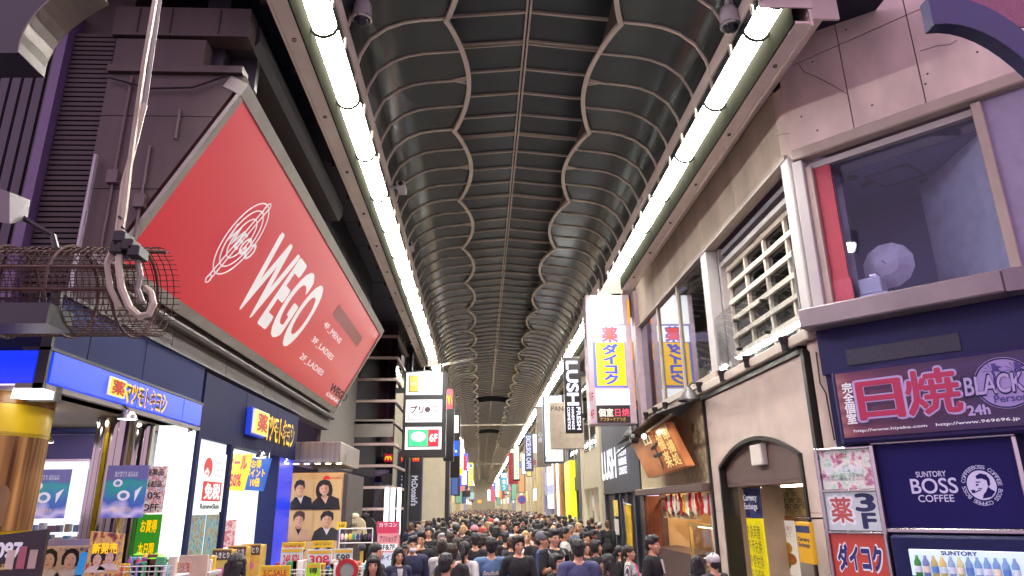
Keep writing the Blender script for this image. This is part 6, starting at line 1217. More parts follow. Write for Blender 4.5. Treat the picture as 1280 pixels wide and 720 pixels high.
t, fr, b = board('magazine_board', (115, 668, 147, 726), 7.3, poster_mix('magazine_print', ['#3a2a3a', '#8a3a3a', '#c8a85a', '#9a7a70', '#4a3a4a'], 5, .2), 'dark red and gold magazine-like board right of the beauty board', tilt_=-.03); text('新発売', t, fr, (b[0] + .04, b[1] - .04, b[3] - .18, b[3] - .08), -.026, yel, bold=.03); face_print(t, fr, b[0] + .1, b[2] + .2, .06, -.024, br_); face_print(t, fr, b[1] - .1, b[2] + .22, .06, -.024, bk)
fr = FY(7.2); b = box4(fr, 20, 683, 51, 706); mb = MB(); mb.smooth = True; mb.add([(b[0] + (b[1] - b[0]) * u, -.06 * math.sin(math.pi * u) * math.sin(math.pi * v) + .02 * math.sin(9 * u + 7 * v), b[2] + (b[3] - b[2]) * v) for v in (0, .2, .4, .6, .8, 1) for u in (0, .2, .4, .6, .8, 1)], [(j * 6 + i, j * 6 + i + 1, j * 6 + i + 7, j * 6 + i + 6) for j in range(5) for i in range(5)])
solo('foil_bag', mb, M('foil_yellow', '#d8a010', .25, .5, .2, 8), 'crinkled yellow foil bag behind the dark price board', 'bag', fr)
# toy-sized green parasols
for x, y, r_, Y, lb_ in ((196.5, 690, .11, 7.6, 'small bright green toy parasol, the wider one on the right'), (173, 690, .05, 7.9, 'small folded green toy parasol by the slim mirror column')):
    fr = FY(Y); lx, lz = at(fr, x, y); t = thing('toy_parasol', lb_, 'parasol', fr, (lx, 0, lz - .2)); mb = MB(); n = 8; vs = [(lx, 0, lz)] + [(lx + r_ * math.cos(k * 2 * math.pi / n), r_ * math.sin(k * 2 * math.pi / n), lz - r_ * (.55 if k % 2 == 0 else .5)) for k in range(n)]; mb.add(vs, [(0, 1 + k, 1 + (k + 1) % n) for k in range(n)]); part('canopy', mb, E('lime_cloth', '#8ae02a', .45), t, fr); mb = MB(); mb.tube([(lx, 0, lz - .25), (lx, 0, lz + .015)], .005, 5); part('stick', mb, steel, t, fr)
# goods tables
pack_c = ['#b03a48', '#d8c8b8', '#3a6ab0', '#d8b030', '#4a9a6a', '#8a5a9a', '#e0dcd8', '#c86a3a', '#5ab0c8', '#6a3a2a']
pk_m = [M('carton_' + c, c, .4) for c in pack_c]
def goods_table(px0, px1, y, Y, label, n, hmin=.10, hmax=.2, grp='', wire=True):
    fr = FY(Y); a, z = at(fr, px0, y); b_, _ = at(fr, px1, y); t = thing('goods_table', label, 'table', fr, ((a + b_) / 2, 0, 0))
    mb = MB(); mb.bbox(a, b_, -.02, .42, z - .05, z, .008); part('table_top', mb, whitep, t, fr)
    for x in (a + .04, b_ - .04):
        for yy in (.02, .38): mb = MB(); mb.tube([(x, yy, 0), (x, yy, z - .05)], .015, 6); part('leg', mb, steel, t, fr)
    if wire:
        mb = MB(); 
        for zz in (.05, .1): mb.tube([(a, -.03, z + zz), (b_, -.03, z + zz)], .006, 4)
        k = a
        while k < b_: mb.tube([(k, -.03, z - .04), (k, -.03, z + .1)], .004, 4); k += .06
        part('wire_guard', mb, M('white_wire', '#c8c4c0', .4), t, fr, 'stuff')
    for i in range(n):
        x = a + .03 + (b_ - a - .1) * ((i * .618) % 1.0); yy = .02 + .1 * (i % 4); w_ = random.uniform(.05, .1); h_ = random.uniform(hmin, hmax); c = i % 10; mb = MB()
        ok = True
        if i % 3 == 2: mb.smooth = True; mb.lathe([(.001, z), (w_ * .45, z), (w_ * .45, z + h_ * .8), (w_ * .2, z + h_ * .9), (w_ * .2, z + h_), (.001, z + h_)], (x, yy + .04, 0), 10)
        else: mb.bbox(x - w_ / 2, x + w_ / 2, yy, yy + .06, z, z + h_, .005)
        solo('goods_pack', mb, pk_m[c], '%s %s %s' % (('crimson', 'cream', 'blue', 'gold', 'green', 'violet', 'white', 'orange', 'turquoise', 'brown')[c], 'bottle' if i % 3 == 2 else 'carton', grp), 'package', fr, None, 'packages ' + grp)
goods_table(140, 216, 722, 7.4, 'white table of small packs with wire guard before the mirror columns', 26, grp='on the table before the mirror columns')
goods_table(232, 262, 716, 9.3, 'small goods table in front of the tax-free wall', 12, grp='on the table in front of the tax-free wall')
t, fr, b = board('pink_text_board', (209, 703, 236, 726), 8.4, poster_mix('pink_text_print', ['#7a3a3a', '#c89a8a', '#8a4a48', '#d8b8a8'], 8, .15), 'reddish printed board at the foot of the white glowing pillar'); text('セルロース', t, fr, (b[0] + .03, b[1] - .03, b[3] - .1, b[3] - .04), -.025, whp)
t, fr, b = board('arched_leaflet', (225, 694, 258, 720), 9.2, M('leaflet_peach', '#c8b0a0', .5), 'pale arched leaflet board under the tax-free sign')
# gold boxes in the doorway
for k, (px, z_) in enumerate((((267, 686, 287, 722), 0), ((286, 682, 305, 722), 0), ((303, 680, 323, 722), 0))):
    t, fr, b = board('gold_carton_stack', px, 11.2 + k * .25, M('gold_print', '#c8a450', .4, 0, .2, 6), 'tall gold printed carton display in the doorway, %s of three' % ('left', 'middle', 'right')[k], 'carton display', group='gold carton displays in the doorway', legs=False)
    mb = MB(); mb.bbox(b[0], b[1], .021, .3, 0, b[3] - .02, .01); part('carton_body', mb, M('gold_print'), t, fr); mb = MB(); mb.box(b[0] + .005, b[1] - .005, -.026, -.021, b[3] - .16, b[3] - .02); part('brown_header', mb, M('header_brown', '#4a2f2a', .5), t, fr); text('ふきとり', t, fr, (b[0] + .03, b[1] - .03, b[3] - .13, b[3] - .05), -.03, whp, bold=.02); mb = MB(); mb.sheet(ell((b[0] + b[1]) / 2, b[3] - .32, .07, .06, 12), -.024); part('flower_print', mb, M('flower_pink', '#c86a9a', .5), t, fr)
t, fr, b = board('pink_poster_stand', (266, 650, 292, 684), 12.2, poster_mix('pink_cosmetic_print', ['#d8a8b0', '#b85a6a', '#e0c8c0', '#8a6a90'], 4, .35), 'pinkish cosmetics poster stand inside the doorway')
# price racks to the right of the doorway
def price_card(px, Y, mt, s_, smt, label):
    t, fr, b = board('price_card', px, Y, mt, label, 'price card', group='price cards over the goods racks'); text(s_, t, fr, (b[0] + .04, b[1] - .04, b[2] + (b[3] - b[2]) * .28, b[2] + (b[3] - b[2]) * .68), -.024, smt, bold=.03)
    mb = MB(); mb.box(b[0] + .01, b[1] - .01, -.024, -.021, b[3] - .06, b[3] - .015); part('header_strip', mb, M('card_gold', '#c8a030', .5), t, fr)
pale_c = M('card_pale', '#b8c0c4', .4); yel_c = M('card_yellow', '#d8b820', .4); redi = M('card_red', '#c02838', .5)
price_card((352, 685, 377, 712), 11.0, pale_c, '248 876', redi, 'pale price card with red numerals 248 876 beside the blue door jamb'); price_card((385, 687, 414, 711), 11.2, pale_c, '308', redi, 'pale price card with red numerals 308, right of the 248 card'); price_card((418, 686, 440, 708), 11.6, pale_c, '598', inkb, 'pale price card with dark numerals left of the knitted hat')
price_card((327, 707, 362, 724), 10.0, yel_c, 'S.C.SALE', redi, 'yellow sale card at the bottom edge by the doorway'); price_card((353, 678, 381, 687), 12.2, yel_c, 'SALE', redi, 'small yellow card above the 248 price card'); price_card((391, 676, 416, 684), 12.5, yel_c, 'ポイント', M('royal_print'), 'small yellow card under the lower right portrait poster'); price_card((384, 704, 400, 722), 10.4, E('lime_card', '#a8d82a', .4), '得', inkb, 'lime green card between the two pale price cards'); price_card((421.5, 652.5, 432.5, 661.5), 15.5, yel_c, '2点', inkb, 'little yellow tag left of the cream hooded sweatshirt')
goods_table(342, 384, 722, 10.8, 'goods rack beside the blue door jamb', 22, .12, .24, grp='on the rack beside the blue door jamb'); goods_table(396, 428, 722, 10.9, 'goods rack below the lower right portrait poster', 20, .12, .24, grp='on the rack below the lower right portrait poster'); goods_table(432, 462, 720, 11.6, 'goods rack behind the person with the fringe', 14, .1, .2, grp='on the rack behind the person with the fringe')
fr = FY(10.6); lx, lz = at(fr, 434, 713); t = thing('red_round_display', 'red round display ring with pale centre among the goods racks', 'display', fr, (lx, 0, lz - .16)); r_ = .16
mb = MB(); mb.lathe([(.1, -.03), (r_, -.03), (r_, .03), (.1, .03), (.1, -.03)], (lx, 0, lz), 24, axis='y'); part('ring', mb, M('ring_red', '#a82028', .4), t, fr); mb = MB(); mb.lathe([(.001, -.02), (.099, -.02), (.099, .02), (.001, .02)], (lx, 0, lz), 20, axis='y'); part('centre_disc', mb, M('disc_grey', '#8a9088', .4), t, fr)
# hooded sweatshirts, hanging pouches, hat
def hoodie(x, y, Y, mt, label, txt=None, sc_=1.0):
    fr = FY(Y); lx, lz = at(fr, x, y); t = thing('hooded_sweatshirt', label, 'sweatshirt', fr, (lx, 0, lz - .62 * sc_)); o = [(-.24, -.62), (.24, -.62), (.25, -.2), (.30, -.5), (.40, -.47), (.33, -.12), (.22, .0), (.1, .03), (-.1, .03), (-.22, .0), (-.33, -.12), (-.40, -.47), (-.30, -.5), (-.25, -.2)]
    mb = MB(); q = [(lx + u * sc_, lz + v * sc_) for u, v in o]; mb.prism(q, -.05, .05); part('torso', mb, mt, t, fr); mb = MB(); mb.smooth = True; mb.ball((lx, .0, lz + .06 * sc_), .14 * sc_, 8, (1, .7, .75)); part('hood', mb, mt, t, fr)
    mb = MB(); mb.tube([(lx, 0, lz + .13 * sc_), (lx, 0, lz + .28 * sc_), (lx + .03, 0, lz + .3 * sc_)], .008, 5); part('hanger', mb, steel, t, fr)
    if txt: text(txt, t, fr, (lx - .12 * sc_, lx + .12 * sc_, lz - .38 * sc_, lz - .16 * sc_), -.055, inkb, bold=.03)
hoodie(443.5, 648, 17.2, M('cream_fleece', '#b8aa8c', .9), 'cream hooded sweatshirt with dark lettering hanging in the clothes shop', 'HAVE A\nNICE DAY', .75); hoodie(457, 648, 17.8, cl_black if 'cl_black' in globals() else M('black_fleece', (.015, .014, .016), .9), 'black hooded sweatshirt hanging behind the cream one', None, .75)
fr = FY(15.2); a, z = at(fr, 425, 661); b_, _ = at(fr, 466, 661); t = thing('pouch_rack', 'white wire rack of small coloured pouches below the hooded sweatshirts', 'rack', fr, ((a + b_) / 2, 0, 0))
for nm, pts in (('rail', [(a, 0, z), (b_, 0, z)]), ('post', [(a, 0, 0), (a, 0, z)]), ('post', [(b_, 0, 0), (b_, 0, z)]), ('rail', [(a, 0, z - .28), (b_, 0, z - .28)])): mb = MB(); mb.tube(pts, .014, 6); part(nm, mb, M('white_wire', '#c8c4c0', .4), t, fr)
for k, c in enumerate(('#d8b0b8', '#e0d0a0', '#d8b020', '#2a8a6a', '#3a2a7a', '#1a1a1e', '#2a2a2e', '#4a2a5a')):
    x = a + .06 + (b_ - a - .12) * k / 7; mb = MB(); mb.smooth = True; mb.ball((x, -.02, z - .16), .045, 6, (.8, .5, 1.5)); solo('hanging_pouch', mb, M('pouch_' + c, c, .6), ('pink', 'cream', 'yellow', 'green', 'indigo', 'black', 'charcoal', 'plum')[k] + ' pouch hanging on the white wire rack', 'pouch', fr, None, 'pouches on the white wire rack')
fr = FY(13.0); lx, lz = at(fr, 452.5, 684); t = thing('knitted_hat', 'dark grey knitted hat on a yellow stand', 'hat', fr, (lx, 0, lz - .3)); mb = MB(); mb.smooth = True; mb.ball((lx, 0, lz), .075, 8, (1, 1, .85)); part('crown', mb, M('knit_grey', '#3a3a40', .9, 0, .2, 40), t, fr); mb = MB(); mb.tube([(lx, 0, 0), (lx, 0, lz - .05)], .03, 8); part('stand', mb, M('stand_yellow', '#b89a3a', .6), t, fr)
for px, mt, s_, tm, lb_ in (((471.5, 652, 499, 666.5), E('rose_board', '#c83a5a', .5), 'カラコン', whp, 'rose red contact lens board, top one of the pink stand'), ((472, 667, 498.5, 690), E('pink_board', '#d88a90', .55), 'プリショップ', plumi, 'pale pink photo booth board with 5F and 7F, under the rose red one'), ((472.5, 691, 497, 712), E('ice_board', '#c8d0e0', .5), 'ネイル', M('royal_print'), 'pale blue lettered board at the foot of the pink stand')):
    t, fr, b = board('stand_board', px, 14.6, mt, lb_, 'sign board', legs=(px[1] > 690)); h_ = b[3] - b[2]; text(s_, t, fr, (b[0] + .05, b[1] - .05, b[2] + h_ * .55, b[2] + h_ * .88), -.024, tm, bold=.03)
    if 'ショップ' in s_: mb = MB(); mb.box(b[0] + .03, b[1] - .03, -.025, -.021, b[2] + h_ * .08, b[2] + h_ * .45); part('white_strip', mb, E('strip_white', '#f0f0f0', .6), t, fr); text('5F&7F', t, fr, (b[0] + .06, b[1] - .08, b[2] + h_ * .13, b[2] + h_ * .4), -.03, inkb, bold=.03)

# ================================================================== UPPER LEFT: cage, rails, flood lamp, gate arch
fb = FY(5.5); ct_ = thing('ladder_cage', 'long wire mesh maintenance cage with white hooked rail in the upper left', 'cage', fb, (-4, 0, 3.48)); wirem = M('rusty_wire', '#4a342c', .7, .1, .2, 10); ivm = M('ivory_steel', '#a8a08c', .45, .2, .12, 4)
xL, xR = -6.6, at(fb, 168, 340)[0]; zc = 3.88; rr = .40; mb = MB()
for k in range(44): a = 2 * math.pi * k / 44; mb.tube([(xL, .5 + rr * math.cos(a), zc + rr * math.sin(a)), (xR, .5 + rr * math.cos(a), zc + rr * math.sin(a))], .0045, 3, False)
x = xL
while x < xR:
    mb.tube([(x, .5 + rr * math.cos(2 * math.pi * k / 18), zc + rr * math.sin(2 * math.pi * k / 18)) for k in range(19)], .0055, 3, False); x += .06
part('wire_mesh', mb, wirem, ct_, fb, 'stuff')
for x in np.arange(xL + .2, xR, .55): mb = MB(); mb.tube([(x, .5 + (rr + .01) * math.cos(2 * math.pi * k / 24), zc + (rr + .01) * math.sin(2 * math.pi * k / 24)) for k in range(25)], .014, 5, False); part('hoop', mb, wirem, ct_, fb)
for zz, yy in ((zc + .1, .12), (zc - .1, .12), (zc + .38, .5)): mb = MB(); mb.tube([(xL, yy, zz), (xR, yy, zz)], .018, 5); part('long_bar', mb, wirem, ct_, fb)
mb = MB(); mb.box(xL, at(fb, 55, 390)[0], .05, .4, at(fb, 40, 402)[1], at(fb, 40, 376)[1]); part('dark_tray', mb, dark, ct_, fb)
def pxp(pts, off=0.0): return [(lambda q: (q[0], off, q[1]))(at(fb, x, y, off)) for x, y in pts]
mb = MB(); mb.tube(pxp([(201, -40), (180, 80), (163, 200), (156, 262), (150, 300)]), .024, 4, True, True); part('white_rail', mb, ivm, ct_, fb)
mb = MB(); mb.tube(pxp([(152, 298), (148, 330), (152, 360), (162, 384), (174, 395), (186, 393), (192, 380), (189, 365), (182, 358)]), [.028, .028, .03, .03, .03, .03, .028, .024, .02], 6); part('hook', mb, ivm, ct_, fb)
mb = MB(); mb.tube(pxp([(206, -40), (197, 20), (181, 130)], .1), .022, 5); part('thin_rail', mb, greyp, ct_, fb); mb = MB(); mb.tube(pxp([(181, 130), (170, 175), (155, 230), (146, 300), (134, 330), (138, 360), (150, 385)], .06), .026, 5); part('toothed_rail', mb, ivm, ct_, fb)
for p in ((150, 296), (146, 310), (160, 306), (168, 314)): q = pxp([p], -.03)[0]; mb = MB(); mb.bbox(q[0] - .05, q[0] + .05, -.06, .12, q[2] - .05, q[2] + .05, .01); part('clamp', mb, blackm, ct_, fb)
mb = MB(); mb.tube(pxp([(160, 318), (172, 326), (176, 345), (172, 362), (178, 378)], .05), .025, 6); part('lever', mb, greyp, ct_, fb)
for p in ((150, 272), (154, 285), (146, 305)): q = pxp([p], -.04)[0]; mb = MB(); mb.lathe([(.001, -.06), (.012, -.06), (.012, -.03)], (q[0], 0, q[2]), 8, axis='y'); part('bolt', mb, dark, ct_, fb)
fw = FY(4.6); t = thing('flood_light', 'steel flood light head on an arm at the left edge above the cage', 'flood light', fw, (*[at(fw, 15, 262)[0], 0, at(fw, 15, 290)[1]],)); 
def pw(pts, off=0.0): return [(lambda q: (q[0], off, q[1]))(at(fw, x, y, off)) for x, y in pts]
A_ = [pw([p], o)[0] for p, o in (((-30, 225), 0), ((-30, 272), 0), ((12, 280), 0), ((12, 240), 0))]; B_ = [pw([p], .25)[0] for p, o in (((-5, 240), 0), ((-5, 275), 0), ((34, 276), 0), ((38, 250), 0))]
mb = MB(); mb.hexa(A_, B_); part('lamp_housing', mb, M('flood_grey', '#6a6466', .5, .3), t, fw); mb = MB(); mb.tube(pw([(28, 272), (48, 284), (66, 294), (70, 310)], .2), .022, 6); part('arm', mb, blackm, t, fw)
def gate_arch(name, label, Y, pts_in, pts_out, depth, mt, rim, cat='arch'):
    fr = FY(Y); t = thing(name, label, cat, fr, (at(fr, *pts_in[0])[0], 0, at(fr, *pts_in[0])[1])); I = [at(fr, *p) for p in pts_in]; O = [at(fr, *p) for p in pts_out]; n = len(I); mb = MB()
    for i in range(n - 1): mb.hexa([(I[i][0], 0, I[i][1]), (I[i + 1][0], 0, I[i + 1][1]), (O[i + 1][0], 0, O[i + 1][1]), (O[i][0], 0, O[i][1])], [(I[i][0], depth, I[i][1]), (I[i + 1][0], depth, I[i + 1][1]), (O[i + 1][0], depth, O[i + 1][1]), (O[i][0], depth, O[i][1])])
    part('arch_plate', mb, mt, t, fr)
    for i in range(n - 1):
        dx, dz = I[i + 1][0] - I[i][0], I[i + 1][1] - I[i][1]; L = math.hypot(dx, dz); ox, oz = O[i][0] - I[i][0], O[i][1] - I[i][1]; l2 = math.hypot(ox, oz); ox, oz = -ox / l2 * .012, -oz / l2 * .012
        mb = MB(); mb.hexa([(I[i][0] + ox, -.01, I[i][1] + oz), (I[i + 1][0] + ox, -.01, I[i + 1][1] + oz), (I[i + 1][0] + ox * .1, -.01, I[i + 1][1] + oz * .1), (I[i][0] + ox * .1, -.01, I[i][1] + oz * .1)], [(I[i][0] + ox, depth, I[i][1] + oz), (I[i + 1][0] + ox, depth, I[i + 1][1] + oz), (I[i + 1][0] + ox * .1, depth, I[i + 1][1] + oz * .1), (I[i][0] + ox * .1, depth, I[i][1] + oz * .1)]); part('rim_plate', mb, rim, t, fr)
def arc_px(p0, p1, p2, n=9):
    return [((1 - u) ** 2 * p0[0] + 2 * u * (1 - u) * p1[0] + u * u * p2[0], (1 - u) ** 2 * p0[1] + 2 * u * (1 - u) * p1[1] + u * u * p2[1]) for u in [i / n for i in range(n + 1)]]
gate_arch('gate_arch', 'dark curved gate arch with shiny metal rim in the top left corner', 4.6, arc_px((22, 66), (28, 10), (110, -30)), arc_px((-60, 66), (-50, -60), (60, -120)), .32, dark, M('arch_rim', '#6a6460', .3, .7, .2, 2))
gate_arch('blue_arch', 'curved deep blue arch in the top right corner over the corner building', 4.9, arc_px((1167, 30), (1234, 20), (1314, 108)), arc_px((1160, -4), (1240, -14), (1320, 78)), .12, M('arch_blue', (0.028, 0.026, 0.12), .5), M('arch_blue_shade', (0.015, 0.014, 0.06), .5))  # rim is the arch blue darkened, painting the underside's shade
fr = FY(5.3); q = box4(fr, 1195, -30, 1320, 34); mb = MB(); mb.box(q[0], q[1], 0, .02, q[2], q[3]); solo('pink_mesh_panel', mb, M('pink_mesh', '#8a5068', .6, 0, .35, 60), 'pinkish mesh panel behind the deep blue arch in the top right corner', 'panel', fr)

# ================================================================== more signs far down both sides
fcols = [('#f4f4fa', 1.1, 'white'), ('#b84a52', .7, 'red'), ('#46609c', .7, 'blue'), ('#d8c070', .8, 'yellow'), ('#7aa890', .7, 'green'), ('#c89468', .7, 'orange'), ('#c890a4', .7, 'pink'), ('#1c1820', .4, 'dark')]
for side in (-1, 1):
    y_ = 60.0 if side > 0 else 54.0; k = 0
    while y_ < 205:
        c = fcols[(k * 5 + (3 if side > 0 else 0)) % 8]; w_ = random.uniform(.45, .8); h_ = random.uniform(1.0, 2.6); zt = random.uniform(4.6, 7.2); x0 = (4.84 - .5 - w_) if side > 0 else (-3.1 + .5); t = thing('distant_sign', '%s projecting sign far along the %s side' % (c[2], 'right' if side > 0 else 'left'), 'sign', W, (x0 + w_ / 2, y_, zt - h_), 'distant projecting signs along both sides')
        mb = MB(); mb.box(x0, x0 + w_, y_, y_ + .3, zt - h_, zt); part('case', mb, blackm, t); mb = MB(); mb.box(x0 + .06, x0 + w_ - .06, y_ - .02, y_ - .003, zt - h_ + .06, zt - .06); part('lit_face', mb, E('distant_' + c[2], c[0], c[1]), t); y_ += random.uniform(3.2, 7.0); k += 1
for side in (-1, 1):                                 # lit shop windows and upper lamps far on, seen edge-on
    for k in range(16):
        y_ = 56 + k * 9.5; X_ = 4.84 if side > 0 else -3.1; c = fcols[(0, 3, 0, 5, 0, 2)[k % 6]]; mb = MB(); xs = sorted((X_ - side * .55, X_ - side * .45)); mb.box(xs[0], xs[1], y_, y_ + 2.2, 2.4, 3.3)
        solo('shop_fascia_light', mb, E('distant_' + c[2]), '%s lit fascia low along the distant %s side shops' % (c[2], 'right' if side > 0 else 'left'), 'lit fascia', W, None, 'lit fascias along the distant shops')
# ================================================================== PEOPLE  (built in metres, facing -y, feet at the origin)
def capsule_bm(bm, p0, r0, p1, r1):
    t = bmesh.new()
    for p, r in ((p0, r0), (p1, r1)):
        bmesh.ops.create_icosphere(t, subdivisions=2, radius=r, matrix=Matrix.Translation(p))
    bmesh.ops.convex_hull(t, input=t.verts[:])
    bmesh.ops.delete(t, geom=[v for v in t.verts if not v.link_faces], context='VERTS')
    me = bpy.data.meshes.new('tmp'); t.to_mesh(me); t.free(); bm.from_mesh(me); bpy.data.meshes.remove(me)
def ball_bm(bm, c, rad, rot=None):
    m_ = Matrix.Translation(c)
    if rot: m_ = m_ @ rot
    bmesh.ops.create_icosphere(bm, subdivisions=3, radius=1, matrix=m_ @ Matrix.Diagonal((*rad, 1)))
def melt(bm, voxel, smooth=4, name='tmp', decim=None, disp=None):
    me = bpy.data.meshes.new(name); bm.to_mesh(me); bm.free()
    o = bpy.data.objects.new(name, me); COL.objects.link(o)
    md = o.modifiers.new('r', 'REMESH'); md.mode = 'VOXEL'; md.voxel_size = voxel; md.use_smooth_shade = True
    ms = o.modifiers.new('s', 'SMOOTH'); ms.factor = .5; ms.iterations = smooth
    if decim: mdc = o.modifiers.new('d', 'DECIMATE'); mdc.ratio = decim
    r = bpy.data.meshes.new_from_object(o.evaluated_get(bpy.context.evaluated_depsgraph_get()))
    bpy.data.objects.remove(o); bpy.data.meshes.remove(me); r.name = name
    return r
V3 = Vector
def skeleton(pose, fem):
    sw = .160 if fem else .182; hw = .088
    J = dict(pel=V3((0, .0, .94)), waist=V3((0, .005, 1.08)), chest=V3((0, .0, 1.27)), neck=V3((0, .022, 1.435)), head=V3((0, .0, 1.60)))
    for s, n in ((-1, 'r'), (1, 'l')):
        J['sh' + n] = V3((s * sw, .012, 1.39)); J['hip' + n] = V3((s * hw, 0, .92)); J['kn' + n] = V3((s * .095, -.015, .50)); J['an' + n] = V3((s * .095, .03, .09)); J['to' + n] = V3((s * .105, -.14, .035))
        J['el' + n] = V3((s * (sw + .05), .05, 1.11)); J['wr' + n] = V3((s * (sw + .055), -.03, .88)); J['ha' + n] = V3((s * (sw + .05), -.06, .80)); J['pn' + n] = V3((-s, 0, 0))
    if pose == 'walk':
        J['elr'] += V3((0, .06, .01)); J['wrr'] += V3((0, .10, .02)); J['har'] += V3((0, .11, .02)); J['ell'] += V3((0, -.07, .0)); J['wrl'] += V3((0, -.13, .03)); J['hal'] += V3((0, -.15, .04))
        J['knr'] += V3((0, -.16, .01)); J['anr'] += V3((0, -.22, .0)); J['tor'] += V3((0, -.2, .03)); J['knl'] += V3((0, .03, 0)); J['anl'] += V3((0, .25, .05)); J['tol'] += V3((0, .22, -.01))
    if pose == 'phone':                               # both forearms lifted, a phone before the chest
        for s, n in ((-1, 'r'), (1, 'l')):
            J['el' + n] = V3((s * (sw + .035), -.02, 1.12)); J['wr' + n] = V3((s * .075, -.24, 1.235)); J['ha' + n] = V3((s * .035, -.30, 1.275)); J['pn' + n] = V3((-s * .7, .3, .6))
    if pose == 'raise':                               # one hand up holding a phone at face height
        J['elr'] = V3((-(sw + .03), -.12, 1.17)); J['wrr'] = V3((-.10, -.30, 1.38)); J['har'] = V3((-.06, -.34, 1.44)); J['pnr'] = V3((.9, 0, .2))
        J['ell'] = V3(((sw + .03), -.12, 1.17)); J['wrl'] = V3((.09, -.30, 1.37)); J['hal'] = V3((.05, -.34, 1.43)); J['pnl'] = V3((-.9, 0, .2))
    if pose == 'mouth':                               # one hand at the mouth
        J['elr'] = V3((-(sw + .06), -.13, 1.18)); J['wrr'] = V3((-.08, -.20, 1.42)); J['har'] = V3((-.03, -.165, 1.495)); J['pnr'] = V3((.3, .9, 0))
    return J
def body_mesh(pose='stand', fem=False):
    J = skeleton(pose, fem); bm = bmesh.new(); k = .9 if fem else 1.0
    ball_bm(bm, V3((0, .0, 1.29)), (.155 * k + .005, .108 * k, .19)); ball_bm(bm, V3((0, .005, 1.08)), (.128 * k, .098 * k, .2)); ball_bm(bm, V3((0, .008, .94)), (.155 + (.008 if fem else 0), .115, .13))
    if fem:
        for s in (-1, 1): ball_bm(bm, V3((s * .07, -.085, 1.27)), (.06, .05, .06))
    for n, s in (('r', -1), ('l', 1)):
        capsule_bm(bm, J['neck'] + V3((s * .03, .01, -.02)), .052 * k, J['sh' + n] + V3((-s * .015, 0, -.005)), .058 * k)
        capsule_bm(bm, J['sh' + n], .056 * k, J['el' + n], .042 * k); capsule_bm(bm, J['el' + n], .041 * k, J['wr' + n], .027 * k)
        d = (J['ha' + n] - J['wr' + n]).normalized(); pn = J['pn' + n]; pn = (pn - d * pn.dot(d)).normalized(); sd = d.cross(pn)
        pc = J['wr' + n] + d * .055
        for q in (-.5, .5): capsule_bm(bm, J['wr' + n] + d * .01 + sd * q * .03, .017, pc + sd * q * .05 + d * .02, .015)
        capsule_bm(bm, J['wr' + n] + d * .01, .018, pc + d * .025, .016)
        for f_, (o, L) in enumerate(((-.036, .062), (-.012, .074), (.012, .07), (.034, .055))):
            a = pc + d * .028 + sd * o; b_ = a + d * L * .55 + pn * .010; c_ = b_ + d * L * .38 + pn * .026; capsule_bm(bm, a, .0098, b_, .0090); capsule_bm(bm, b_, .0090, c_, .0080)
        ts = -1 if (d.cross(pn)).dot(V3((0, -1, 0))) < 0 else 1
        a = J['wr' + n] + d * .03 + sd * ts * .03; b_ = a + d * .035 + sd * ts * .022 + pn * .012; capsule_bm(bm, a, .0135, b_, .011); capsule_bm(bm, b_, .011, b_ + d * .03 + pn * .012, .009)
        capsule_bm(bm, J['hip' + n] + V3((0, 0, .01)), .088, J['kn' + n], .056); capsule_bm(bm, J['kn' + n], .055, J['an' + n], .036); capsule_bm(bm, J['an' + n] + V3((0, .01, -.04)), .038, J['to' + n], .028)
    capsule_bm(bm, J['neck'] + V3((0, .0, -.03)), .058 * k, V3((0, .012, 1.54)), .051 * k)
    # head: skull, jaw, chin, nose, brow, ears, lips
    ball_bm(bm, V3((0, .012, 1.635)), (.074, .093, .098)); ball_bm(bm, V3((0, -.022, 1.572)), (.058, .070, .085)); ball_bm(bm, V3((0, -.068, 1.508)), (.026, .024, .022))
    capsule_bm(bm, V3((0, -.090, 1.612)), .010, V3((0, -.106, 1.572)), .0145); ball_bm(bm, V3((0, -.072, 1.628)), (.052, .022, .013))
    for s in (-1, 1):
        ball_bm(bm, V3((s * .073, .012, 1.59)), (.011, .024, .032)); ball_bm(bm, V3((s * .036, -.062, 1.575)), (.026, .024, .024))
    ball_bm(bm, V3((0, -.083, 1.540)), (.024, .014, .012))
    me = melt(bm, .0125, 3, 'body')
    # features that are too fine for the smooth skin: eyes, brows, lips, as extra faces of the same mesh
    bm = bmesh.new(); bm.from_mesh(me)
    for f in bm.faces: f.material_index = 0; f.smooth = True
    n0 = len(bm.faces)
    def feat(fn, mi):
        a = len(bm.faces); fn(); bm.faces.ensure_lookup_table()
        for f in bm.faces[a:]: f.material_index = mi; f.smooth = True
    for s in (-1, 1):
        feat(lambda: bmesh.ops.create_icosphere(bm, subdivisions=2, radius=1, matrix=Matrix.Translation((s * .032, -.0835, 1.6)) @ Matrix.Diagonal((.0145, .008, .0075, 1))), 1)
        feat(lambda: bmesh.ops.create_icosphere(bm, subdivisions=2, radius=1, matrix=Matrix.Translation((s * .032, -.0895, 1.6)) @ Matrix.Diagonal((.0065, .004, .0068, 1))), 2)
        feat(lambda: bmesh.ops.create_icosphere(bm, subdivisions=1, radius=1, matrix=Matrix.Translation((s * .033, -.0865, 1.622)) @ Matrix.Rotation(s * .12, 4, 'Y') @ Matrix.Diagonal((.021, .008, .0045, 1))), 2)
        feat(lambda: bmesh.ops.create_icosphere(bm, subdivisions=1, radius=1, matrix=Matrix.Translation((s * .032, -.088, 1.607)) @ Matrix.Diagonal((.016, .006, .0028, 1))), 2)
    feat(lambda: bmesh.ops.create_icosphere(bm, subdivisions=2, radius=1, matrix=Matrix.Translation((0, -.0945, 1.5435)) @ Matrix.Diagonal((.022, .006, .0045, 1))), 3)
